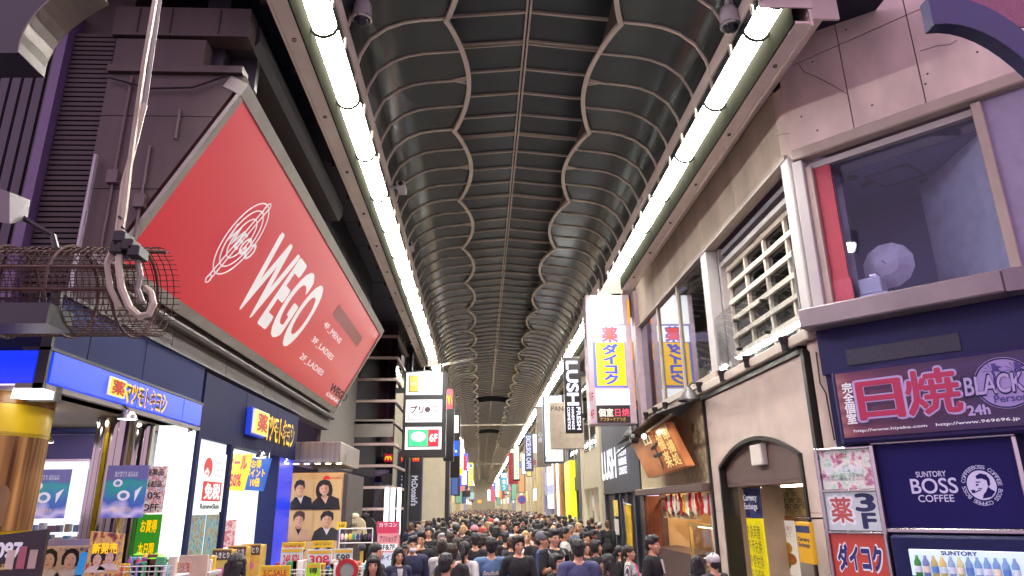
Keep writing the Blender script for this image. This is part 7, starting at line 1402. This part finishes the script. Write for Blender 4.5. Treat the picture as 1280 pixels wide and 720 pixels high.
    feat(lambda: bmesh.ops.create_icosphere(bm, subdivisions=2, radius=1, matrix=Matrix.Translation((0, -.0945, 1.5355)) @ Matrix.Diagonal((.018, .007, .0055, 1))), 3)
    bm.to_mesh(me); bm.free(); return me, J
def seg_d(P, a, b):
    a = np.array(a); d = np.array(b) - a; t = np.clip(((P - a) @ d) / max(d @ d, 1e-9), 0, 1); return np.linalg.norm(P - (a + t[:, None] * d), axis=1), t
def cloth(me, J, kind, off, fem=False):
    """a garment grown from the body's own surface"""
    n = len(me.vertices); P = np.empty(n * 3); me.vertices.foreach_get('co', P); P = P.reshape(-1, 3); Nn = np.empty(n * 3); me.vertices.foreach_get('normal', Nn); Nn = Nn.reshape(-1, 3)
    bones = {'torso': ('pel', 'neck'), 'ntop': ('neck', 'head')}
    D_ = []; names = []; T_ = []
    for nm, a, b, r in [('torso', J['pel'], V3((0, 0, 1.36)), .10), ('hd', V3((0, 0, 1.47)), V3((0, 0, 1.66)), .06)] + [x for q in 'rl' for x in (('sh' + q, J['neck'] + V3((0, 0, -.05)), J['sh' + q], .05), ('ua' + q, J['sh' + q], J['el' + q], .05), ('fa' + q, J['el' + q], J['wr' + q], .035), ('hn' + q, J['wr' + q], J['wr' + q] + (J['ha' + q] - J['wr' + q]).normalized() * .2, .03), ('th' + q, J['hip' + q], J['kn' + q], .07), ('ca' + q, J['kn' + q], J['an' + q], .045), ('ft' + q, J['an' + q], J['to' + q], .04))]:
        d, t = seg_d(P, a, b); D_.append(d - r); T_.append(t); names.append(nm)
    idx = np.argmin(np.array(D_), 0); lab = np.array(names)[idx]; tt = np.array(T_)[idx, np.arange(n)]
    pre = np.array([l[:2] for l in lab]); z = P[:, 2]
    if kind in ('tee', 'long', 'jacket'):
        keep = (((pre == 'to') | (pre == 'sh') | (pre == 'th')) & (z > (.80 if kind != 'tee' else .86))) | (pre == 'ua')
        if kind != 'tee': keep |= (pre == 'fa') & (tt < .93)
        else: keep |= (pre == 'fa') & (tt < .05)
        r_ = np.linalg.norm(P[:, :2] - np.array([0, .012]), axis=1); keep &= ~((r_ < (.078 if kind != 'jacket' else .07)) & (z > 1.425)); keep &= z < 1.462
        keep &= pre != 'hd'
    elif kind == 'trousers': keep = ((pre == 'th') | (pre == 'ca') | (pre == 'to')) & (z < .985) & (z > .085)
    else: keep = (pre == 'ft')
    o = np.full(n, off)
    if kind in ('tee', 'long', 'jacket'):
        low = np.clip((1.2 - z) / .35, 0, 1); o = o + np.where((pre == 'to') | (pre == 'th'), low * (.035 if kind != 'tee' else .028), 0)
        o = o + .002 * np.sin(P[:, 2] * 60 + P[:, 0] * 25) * np.sin(P[:, 0] * 33 + P[:, 1] * 20)
        o = np.where(pre == 'ua', o + (.018 * tt if kind == 'tee' else .004), o)
    Q = P + Nn * o[:, None]
    fs = [tuple(p.vertices) for p in me.polygons if p.material_index == 0]
    fs = [f for f in fs if all(keep[i] for i in f)]
    used = sorted({i for f in fs for i in f}); mp = {i: k for k, i in enumerate(used)}
    r = bpy.data.meshes.new(kind); r.from_pydata([tuple(Q[i]) for i in used], [], [[mp[i] for i in f] for f in fs]); r.polygons.foreach_set('use_smooth', [True] * len(r.polygons)); r.update()
    o_ = bpy.data.objects.new('t', r); COL.objects.link(o_); ms = o_.modifiers.new('s', 'SMOOTH'); ms.iterations = 9; ms.factor = .5; so_ = o_.modifiers.new('t', 'SOLIDIFY'); so_.thickness = .006; so_.offset = -1
    q = bpy.data.meshes.new_from_object(o_.evaluated_get(bpy.context.evaluated_depsgraph_get())); bpy.data.objects.remove(o_); bpy.data.meshes.remove(r); q.name = kind
    return q
def hair_mesh(kind):
    bm = bmesh.new(); B_ = lambda c, r: ball_bm(bm, V3(c), r); Cc = lambda a, ra, b, rb: capsule_bm(bm, V3(a), ra, V3(b), rb)
    if kind == 'cap':
        B_((0, .016, 1.66), (.099, .118, .094)); B_((0, -.115, 1.662), (.066, .078, .013)); return melt(bm, .011, 3, 'cap')
    if kind == 'beanie':
        B_((0, .022, 1.668), (.098, .115, .096)); Cc((-.05, .06, 1.62), .045, (.05, .06, 1.62), .045); B_((0, .015, 1.645), (.1, .116, .032)); return melt(bm, .011, 4, 'beanie')
    B_((0, .022, 1.652), (.086, .104, .098))
    if kind == 'short':
        B_((0, .055, 1.60), (.076, .068, .085)); B_((0, -.045, 1.705), (.066, .055, .04)); B_((.02, -.02, 1.725), (.06, .06, .032))
        for k in range(14): a = k * 2.4; B_((.05 * math.cos(a), .01 + .065 * math.sin(a), 1.722 - .012 * (k % 3)), (.024, .024, .022))
    elif kind == 'medium':
        B_((0, .05, 1.60), (.088, .078, .115)); B_((0, -.035, 1.70), (.078, .066, .045))
        for s in (-1, 1): Cc((s * .072, .0, 1.66), .026, (s * .082, -.012, 1.56), .016); Cc((s * .03, -.075, 1.69), .022, (s * .058, -.082, 1.645), .012)
        for k in range(12): a = k * 2.4; B_((.06 * math.cos(a), .02 + .07 * math.sin(a), 1.71), (.03, .03, .026))
    elif kind == 'bob':
        B_((0, .04, 1.61), (.096, .085, .125)); B_((0, -.05, 1.695), (.07, .05, .032))
        for s in (-1, 1): Cc((s * .07, -.01, 1.66), .03, (s * .084, -.02, 1.52), .02)
    elif kind == 'long':
        B_((0, .045, 1.61), (.092, .08, .12))
        for x in (-.065, -.022, .022, .065): Cc((x, .075, 1.62), .038, (x * 1.35, .112, 1.25), .030)
        for s in (-1, 1): Cc((s * .072, -.005, 1.66), .026, (s * .098, -.005, 1.42), .026); Cc((s * .098, -.005, 1.42), .026, (s * .105, -.085, 1.24), .022); Cc((s * .02, -.07, 1.705), .018, (s * .062, -.075, 1.63), .012)
    elif kind == 'fringe':
        B_((0, .045, 1.61), (.094, .08, .12)); B_((0, -.068, 1.668), (.062, .03, .04))
        for x in (-.065, -.022, .022, .065): Cc((x, .075, 1.62), .038, (x * 1.4, .11, 1.28), .034)
        for s in (-1, 1): Cc((s * .072, -.015, 1.66), .028, (s * .1, -.02, 1.42), .03); Cc((s * .1, -.02, 1.42), .03, (s * .11, -.085, 1.26), .026)
    elif kind == 'tail':
        B_((0, .04, 1.62), (.084, .08, .1)); Cc((0, .115, 1.64), .03, (0, .14, 1.56), .034); Cc((0, .14, 1.56), .034, (0, .125, 1.34), .02)
    return melt(bm, .011, 3, 'hair')
def eevee(): pass
def C_(name, c, rough=.85, var=.18): return M(name, c, rough, 0, var, 9, .25, 60)
skins = [M('skin_%d' % k, c, .5, 0, .05, 12, .08, 90) for k, c in enumerate(('#bd8e70', '#a97858', '#c89a7e', '#6b4430'))]
eyew = M('eye_white', '#cfc8c2', .3, 0, 0); eyed = M('eye_dark', (.012, .008, .006), .25, 0, 0); lipm = M('lip_red', '#a8564e', .45, 0, .05)
def hairmat(name, c): return M(name, c, .55, 0, .35, 6, .5, 30, (14, 14, .8))
hairs = {'black': hairmat('hair_black', (.010, .009, .010)), 'dark brown': hairmat('hair_dark_brown', (.028, .016, .011)), 'brown': hairmat('hair_brown', (.07, .035, .02)), 'blonde': hairmat('hair_blonde', (.42, .27, .13)), 'grey': hairmat('hair_grey', (.25, .23, .22))}
cl = {'black': C_('cloth_black', (.012, .012, .014)), 'charcoal': C_('cloth_charcoal', (.035, .034, .038)), 'navy': C_('cloth_navy', (.018, .022, .055)), 'white': C_('cloth_white', (.48, .46, .44)), 'grey': C_('cloth_grey', (.11, .11, .12)), 'beige': C_('cloth_beige', (.25, .20, .145)), 'blue': C_('cloth_blue', (.03, .05, .16)), 'denim blue': C_('cloth_denim', (.085, .16, .29)), 'red': C_('cloth_red', (.45, .03, .03)), 'slate navy': C_('cloth_slate_navy', (.055, .06, .14)), 'brown': C_('cloth_brown', (.12, .07, .045)), 'green': C_('cloth_olive', (.08, .09, .05)), 'pink': C_('cloth_pink', (.5, .2, .24))}
strp = bpy.data.materials.new('cloth_striped'); strp.use_nodes = True; nt_ = strp.node_tree; wv_ = nt_.nodes.new('ShaderNodeTexWave'); wv_.inputs['Scale'].default_value = 14; wv_.bands_direction = 'X'; wv_.inputs['Distortion'].default_value = 2; wv_.inputs['Detail'].default_value = 0; tc_ = nt_.nodes.new('ShaderNodeTexCoord'); rp_ = nt_.nodes.new('ShaderNodeValToRGB'); rp_.color_ramp.interpolation = 'CONSTANT'; rp_.color_ramp.elements[0].color = (.6, .58, .56, 1); rp_.color_ramp.elements[1].color = (.05, .05, .06, 1); rp_.color_ramp.elements[1].position = .55
nt_.links.new(tc_.outputs['Object'], wv_.inputs[0]); nt_.links.new(wv_.outputs[0], rp_.inputs[0]); nt_.links.new(rp_.outputs[0], nt_.nodes['Principled BSDF'].inputs['Base Color']); nt_.nodes['Principled BSDF'].inputs['Roughness'].default_value = .8; cl['striped'] = strp
BODY = {}
for pose, fem in (('stand', False), ('stand', True), ('walk', False), ('walk', True), ('phone', False), ('raise', False), ('mouth', False)):
    me, J = body_mesh(pose, fem)
    for k in range(4): me.materials.append((skins[0], eyew, eyed, lipm)[k])
    BODY[(pose, fem)] = (me, {'tee': cloth(me, J, 'tee', .014, fem), 'long': cloth(me, J, 'long', .015, fem), 'jacket': cloth(me, J, 'jacket', .021, fem)}, cloth(me, J, 'trousers', .012, fem), cloth(me, J, 'shoes', .008, fem), J)
    for q in [*BODY[(pose, fem)][1].values(), BODY[(pose, fem)][2], BODY[(pose, fem)][3]]: q.materials.append(cl['black'])
from mathutils import noise as mnoise
def ruffle(me, cap):
    if cap: return me
    for v in me.vertices:
        p = v.co; n = v.normal; v.co = p + n * (.007 * mnoise.noise(Vector((p.x * 45, p.y * 45, p.z * 14))) + .005 * mnoise.noise(Vector((p.x * 110, p.y * 110, p.z * 30))))
    return me
HAIR = {k: ruffle(hair_mesh(k), k in ('cap', 'beanie')) for k in ('short', 'medium', 'bob', 'long', 'fringe', 'tail', 'cap', 'beanie')}
for q in HAIR.values(): q.materials.append(hairs['black'])
bm = bmesh.new(); ball_bm(bm, V3((0, -.062, 1.538)), (.058, .05, .045)); MASK = melt(bm, .008, 3, 'face_mask'); MASK.materials.append(M('mask_white', '#d8d6d4', .7))
def link(name, me, parent, mt=None):
    o = bpy.data.objects.new(name, me); COL.objects.link(o); o.parent = parent
    if mt: o.material_slots[0].link = 'OBJECT'; o.material_slots[0].material = mt
    return o
def person(x, y, H, ang, label, pose='stand', fem=False, hair='short', hc='black', top='tee', tc='black', skin=0, mask=False, group=None, head=None, lower='charcoal', build=1.0):
    """x, y in lay-out units, H height in metres, ang = degrees turned (0 faces the camera, 180 walks away)"""
    me, tops, tro, sho, J = BODY[(pose, fem)]
    b = bpy.data.objects.new('person', me); COL.objects.link(b); k = H / 1.735
    b.location = (x * S, y * S, 0); b.rotation_euler.z = R(ang); b.scale = (k * build, k * build, k); BASE[b] = Vector((x, y, 0))
    b.material_slots[0].link = 'OBJECT'; b.material_slots[0].material = skins[skin]
    props(b, label, 'person', group)
    link('hair', HAIR[hair if hair not in ('cap', 'beanie') else 'short'], b, hairs[hc])
    if hair in ('cap', 'beanie'): link(hair, HAIR[hair], b, cl[head or 'grey'])
    link({'tee': 'shirt', 'long': 'shirt', 'jacket': 'jacket'}[top], tops[top], b, cl[tc]); link('trousers', tro, b, cl[lower]); link('shoes', sho, b, cl['charcoal'])
    if mask: link('face_mask', MASK, b)
    return b
def near(px, ty, hp, ang, label, **k):
    """a person seen at photo column px, crown of the head at photo row top, head hp pixels high"""
    Y = 188.0 / hp; x, z = at(FY(Y), px, ty); H = min(1.86, max(1.52, z * S))
    return person(x, Y, H, ang, label, **k), x, Y, H
N_ = []
def nn(*a, **k): N_.append(near(*a, **k)); return N_[-1]
nn(467, 694, 22, 8, 'person with long dark hair and fringe facing the camera at the lower left', fem=True, hair='fringe', tc='black', top='long')
nn(471, 679, 19.5, 65, 'person in profile with dark tied hair and black top behind the woman with the fringe', fem=True, hair='tail', tc='black')
nn(499, 684.5, 18, 20, 'person with long straight black hair in an open dark jacket over pale top', fem=True, hair='long', tc='navy', top='jacket')
nn(516, 670.6, 17.3, 12, 'person in navy hooded top with white face mask beside the pale pillar', top='jacket', tc='navy', mask=True)
nn(526.5, 665, 15.5, -5, 'person in black tee with one hand held to the mouth', pose='mouth', tc='black')
nn(536, 658, 12.2, 8, 'person with black hair in black tee standing behind the one with the raised hand', fem=True, hair='tail', tc='black')
nn(552.5, 674, 17, 185, 'person with dark bob and white top walking away on the left', fem=True, hair='bob', tc='white', top='long', pose='walk', hc='dark brown')
nn(548.5, 663, 11.5, 30, 'person with white mask half hidden on the left side of the crowd', fem=True, hair='bob', tc='black', mask=True)
nn(558, 693, 23, 160, 'nearest black haired person seen from behind in black at the lower middle left', tc='black', top='long', build=1.08)
nn(565, 680.5, 19.5, 190, 'person with short dark hair and black jacket seen from behind, left of the white top', tc='black', top='jacket', hc='dark brown')
nn(581, 677, 18.5, 170, 'person with black ponytail and white long sleeved top walking away', fem=True, hair='tail', tc='white', top='long', pose='walk')
dn = nn(614, 672.5, 18.3, 182, 'person in light blue denim jacket with white script lettering across the back', tc='denim blue', top='jacket', build=1.1)
nn(648, 669.5, 19, 14, 'person with wavy black hair in plain black tee facing the camera in the centre', hair='medium', tc='black', pose='walk')
nn(563, 665.5, 14, 178, 'person with short brown hair and black top walking away near the left pillar', tc='black', hc='dark brown', pose='walk')
nn(573, 672, 15, 100, 'person with dark shoulder length hair turned sideways behind the white top', fem=True, hair='bob', tc='charcoal', hc='dark brown')
nn(605.5, 668, 14.5, 150, 'person with glasses and black top turned half away left of the denim jacket', tc='black', hc='dark brown', top='long')
nn(594, 667, 14.8, 185, 'person with black hair and black top directly behind the half turned one', tc='black')
nn(593, 656.5, 12, 180, 'person wearing a pink cap seen from behind', hair='cap', head='pink', tc='black')
nn(608, 648, 8.6, 10, 'person in a bright red top, the left one of two in the middle crowd', tc='red', fem=True, hair='tail')
nn(613.5, 648.5, 8.3, 150, 'person in a red cap in the middle crowd', tc='black', hair='cap', head='red')
nn(629, 651, 11, 5, 'person with glasses and blue zip jacket facing the camera', tc='blue', top='jacket', hc='brown', skin=2)
nn(645, 653, 11.2, 2, 'person in white tee holding up a phone with both hands', tc='white', pose='raise', hc='black')
nn(657, 664, 13, 10, 'person with long blonde hair and white shirt under a dark coat', fem=True, hair='long', hc='blonde', tc='white', skin=2)
nn(615.5, 656, 11, 180, 'person with black hair and white shirt walking away in the middle', tc='white', pose='walk')
nn(632, 665.5, 13, 178, 'person in black seen from behind, just right of the denim jacket', tc='black', top='long')
nn(638.5, 671, 13.5, 190, 'small person with light brown hair behind the wavy haired one', fem=True, hair='bob', hc='brown', tc='charcoal')
nn(670, 663, 14.3, 20, 'dark skinned person in black tee left of the grey beanie', tc='black', skin=3, top='tee')
nn(678, 665.5, 16.5, 70, 'person in grey beanie and royal blue tee looking down at a phone', hair='beanie', head='grey', tc='blue', pose='phone')
mp_ = nn(692, 658, 17.5, 25, 'tall person in black tee with backpack straps looking at a phone', tc='black', pose='phone', build=1.05)
nn(695.5, 692, 20, 45, 'person with dark hair and white mask at the bottom right of centre', fem=True, hair='bob', tc='black', top='jacket', mask=True)
nn(722, 675, 20.5, 178, 'broad person in slate navy sweatshirt seen from behind', tc='slate navy', top='jacket', build=1.12)
ps_ = nn(745, 675, 16, 85, 'person with black bob and pink shoulder strap turned to the right', fem=True, hair='bob', tc='black')
nn(732, 677, 15.5, 20, 'person with brown hair partly hidden by the slate navy sweatshirt', fem=True, hair='long', hc='brown', tc='charcoal')
nn(758, 693, 21, -120, 'person with long dark hair seen from behind left of the striped shirt', fem=True, hair='long', tc='black')
nn(718, 653, 9.4, 100, 'person in grey cap and blue jacket by the glowing yellow shop front', hair='cap', head='charcoal', tc='blue', top='jacket')
nn(728.5, 664, 12, 150, 'person with black hair by the plain ivory pier, the left one of three', tc='black')
nn(733, 666, 12.5, 15, 'person facing the camera by the plain ivory pier, the middle one of three', tc='charcoal')
nn(741.5, 663, 12, 60, 'dark skinned person by the plain ivory pier, the right one of three', tc='black', skin=3)
nn(705.5, 660, 13.5, 85, 'person in white shirt turned right behind the tall one with the phone', tc='white', skin=1)
nn(663, 660, 12, 5, 'person in white top facing the camera behind the blonde one', fem=True, hair='tail', tc='white')
nn(681, 659.5, 11.5, 15, 'person in dark top facing the camera behind the grey beanie', fem=True, hair='bob', tc='charcoal')
sw_ = nn(786, 681.8, 17.2, 70, 'person in striped shirt with brown tied hair and bright pink strap', fem=True, hair='tail', hc='dark brown', tc='striped', top='long')
nn(815, 669.8, 19, 55, 'person in open black jacket over white tee standing at the takeaway counter', tc='black', top='jacket', build=1.05)
nn(890, 692, 21, -160, 'person in white baseball cap at the lower right in front of the arch', hair='cap', head='white', tc='charcoal')
nn(872, 714, 20, 180, 'black haired head just showing at the bottom edge below the takeaway counter', fem=True, hair='long', tc='black')
nn(776, 692, 16, 60, 'person half hidden behind the striped shirt', fem=True, hair='tail', tc='black')
nn(298, 692, 25, 165, 'person with long black hair in front of the drugstore doorway', fem=True, hair='long', tc='charcoal')
# lettering on the denim back, straps, pale inner tops
def on_back(o, z, s_, mt, w_, h_, y=.155):
    m_ = text_mb(s_, -w_ / 2, w_ / 2, z, z + h_, 0, bold=.02, shear=.35)
    m_.v = [(-p[0], y + .02 - .55 * p[0] * p[0], p[2]) for p in m_.v]; q = m_.mesh('lettering', mt); c = bpy.data.objects.new('lettering', q); COL.objects.link(c); c.parent = o
on_back(dn[0], 1.215, 'Soulfolks', M('cream_lettering', '#e0d8c8'), .25, .06)
def strap(o, mt, pts, w_=.02):
    m_ = MB(); m_.tube(pts, w_, 5); c = bpy.data.objects.new('strap', m_.mesh('strap', mt)); COL.objects.link(c); c.parent = o
pinkc = M('pink_strap', '#d83a78', .5)
for o in (ps_[0], sw_[0]): strap(o, pinkc, [(.1, .09, 1.42), (.07, -.02, 1.46), (.03, -.115, 1.38), (-.05, -.17, 1.2), (-.14, -.12, 1.0)], .014)
for s in (-1, 1): strap(mp_[0], M('grey_strap', '#6a6a70'), [(s * .12, .12, 1.40), (s * .12, .02, 1.455), (s * .12, -.09, 1.38), (s * .13, -.12, 1.2)], .02)
def inner(o): 
    m_ = MB(); m_.add([(-.05, -.118, 1.41), (.05, -.118, 1.41), (.028, -.152, 1.22), (-.028, -.152, 1.22)], [(0, 1, 2, 3)]); c = bpy.data.objects.new('inner_shirt', m_.mesh('inner_shirt', cl['white'])); COL.objects.link(c); c.parent = o
inner(N_[2][0]); inner(N_[42][0])
phm = M('phone_black', (.01, .01, .012), .15)
for nrec, z in ((N_[21], 1.46), (N_[27], 1.30), (mp_, 1.30)):
    o = nrec[0]; mb = MB(); mb.bbox(-.036, .036, -.348, -.338, z - .07, z + .08, .004); q = bpy.data.objects.new('phone', mb.mesh('phone', phm)); COL.objects.link(q)
    q.location = o.location; q.rotation_euler = o.rotation_euler; q.scale = o.scale; BASE[q] = BASE[o]
    props(q, {0: 'dark phone held up by the person in the white tee', 1: 'phone held by the person in the grey beanie', 2: 'phone held by the tall person with backpack straps'}[(N_[21], N_[27], mp_).index(nrec)], 'phone')
# the rest of the crowd: individuals out to 45, one mass beyond
taken = [(r_[1], r_[2]) for r_ in N_]
tops_ = ['black'] * 14 + ['charcoal'] * 4 + ['navy'] * 4 + ['white'] * 4 + ['grey'] * 3 + ['beige'] * 2 + ['blue', 'red', 'brown', 'green', 'pink', 'slate navy', 'denim blue']
hk = ['short'] * 5 + ['medium', 'bob', 'long', 'tail', 'fringe', 'cap']
cnt = 0; tries = 0; HALF = lambda y: (-2.55 if y < 34 else -2.75, 4.2)
hcs = ['black'] * 7 + ['dark brown'] * 3 + ['brown', 'blonde', 'grey']
while cnt < 245 and tries < 20000:
    tries += 1; y = 11.5 + 33.5 * rng.random() ** .85; x0_, x1_ = HALF(y); x = x0_ + (x1_ - x0_) * rng.random()
    if x < -1.6 and y < 18: continue
    if (y < 15 and x > 1.9) or (y < 20.5 and x > 2.7): continue
    if any((x - a) ** 2 + (y - b_) ** 2 < (.50 ** 2 if y > 14 else .6 ** 2) for a, b_ in taken): continue
    # keep clear of the sight lines to the hand-placed people in front
    taken.append((x, y)); cnt += 1; away = rng.random() < .62; fem = rng.random() < .48; ang = (180 if away else 0) + rng.normal(0, 22)
    tc = tops_[int(rng.integers(len(tops_)))]; h_ = hk[int(rng.integers(len(hk)))] if fem else ('short', 'short', 'short', 'medium', 'cap')[int(rng.integers(5))]; hc = hcs[int(rng.integers(len(hcs)))]
    zone = 'near' if y < 20 else 'middle' if y < 31 else 'far'
    where = {'near': 'in the nearer crowd', 'middle': 'in the middle crowd', 'far': 'in the distant crowd'}[zone]; side_ = 'left' if x < -.3 else 'right' if x > 2 else 'centre'
    lab = '%s %s haired person in %s, %s %s, %s side' % ({'short': 'short', 'medium': 'wavy', 'bob': 'bobbed', 'long': 'long', 'tail': 'tied', 'fringe': 'fringed', 'cap': 'capped'}[h_], hc, tc, 'walking away' if away else 'facing us', where, side_)
    if side_ == 'centre': lab = lab.replace(', centre side', ', at centre')
    person(x, y, float(np.clip(rng.normal(1.60 if fem else 1.72, .055), 1.5, 1.85)), ang, lab, pose='walk' if rng.random() < .6 else 'stand', fem=fem, hair=h_, hc=hc, top=('tee', 'long', 'jacket')[int(rng.integers(3))], tc=tc, skin=int(rng.integers(3)), head=('charcoal', 'white', 'navy')[int(rng.integers(3))], group='people in the %s crowd' % zone, lower=('charcoal', 'navy', 'black', 'beige')[int(rng.integers(4))])
# far mass, one object: low-detail figures
def lowfig():
    bm = bmesh.new(); parts_ = []
    def add(fn, mi):
        a = len(bm.faces); fn(); bm.faces.ensure_lookup_table()
        for f in bm.faces[a:]: f.material_index = mi
    def bl(c, r, sub=1): return lambda: bmesh.ops.create_icosphere(bm, subdivisions=sub, radius=1, matrix=Matrix.Translation(c) @ Matrix.Diagonal((*r, 1)))
    add(bl((0, -.01, 1.60), (.068, .085, .11)), 0); add(bl((0, .025, 1.645), (.083, .1, .095)), 1); add(bl((0, 0, 1.25), (.2, .13, .26)), 2); add(bl((-.2, 0, 1.15), (.06, .07, .28)), 2); add(bl((.2, 0, 1.15), (.06, .07, .28)), 2); add(bl((-.09, 0, .5), (.09, .1, .52)), 3); add(bl((.09, 0, .5), (.09, .1, .52)), 3)
    v = np.array([p.co[:] for p in bm.verts]); f = [[q.index for q in p.verts] for p in bm.faces]; mi = [p.material_index for p in bm.faces]; bm.free(); return v, f, mi
lv0, lf0, lm0 = lowfig(); far_m = [skins[0], hairs['black'], hairs['dark brown'], cl['black'], cl['charcoal'], cl['white'], cl['navy'], cl['grey'], cl['beige'], cl['red'], cl['blue']]
vs_, fs_, ms_ = [], [], []; off = 0
for k in range(620):
    y = 45.5 + 100 * rng.random() ** 1.3; x = -2.5 + 6.6 * rng.random(); h = rng.normal(1.67, .08) / 1.74; a = rng.random() * 6.28; ca, sa = math.cos(a), math.sin(a)
    p = lv0 * h; q = np.stack([p[:, 0] * ca - p[:, 1] * sa + x * S, p[:, 0] * sa + p[:, 1] * ca + y * S, p[:, 2]], 1); vs_ += [tuple(r_) for r_ in q]; fs_ += [[i + off for i in f] for f in lf0]; off += len(q)
    hm = 1 if rng.random() < .7 else 2; tm = int(rng.choice([3, 3, 3, 4, 5, 5, 6, 7, 8, 9, 10])); ms_ += [{0: 0, 1: hm, 2: tm, 3: 4}[i] for i in lm0]
me = bpy.data.meshes.new('far_crowd'); me.from_pydata(vs_, [], fs_)
for mt in far_m: me.materials.append(mt)
me.polygons.foreach_set('material_index', ms_); me.polygons.foreach_set('use_smooth', [True] * len(fs_)); me.update()
o = bpy.data.objects.new('distant_crowd', me); COL.objects.link(o); props(o, 'dense mass of tiny distant heads filling the far end of the arcade', 'crowd', None, 'stuff')
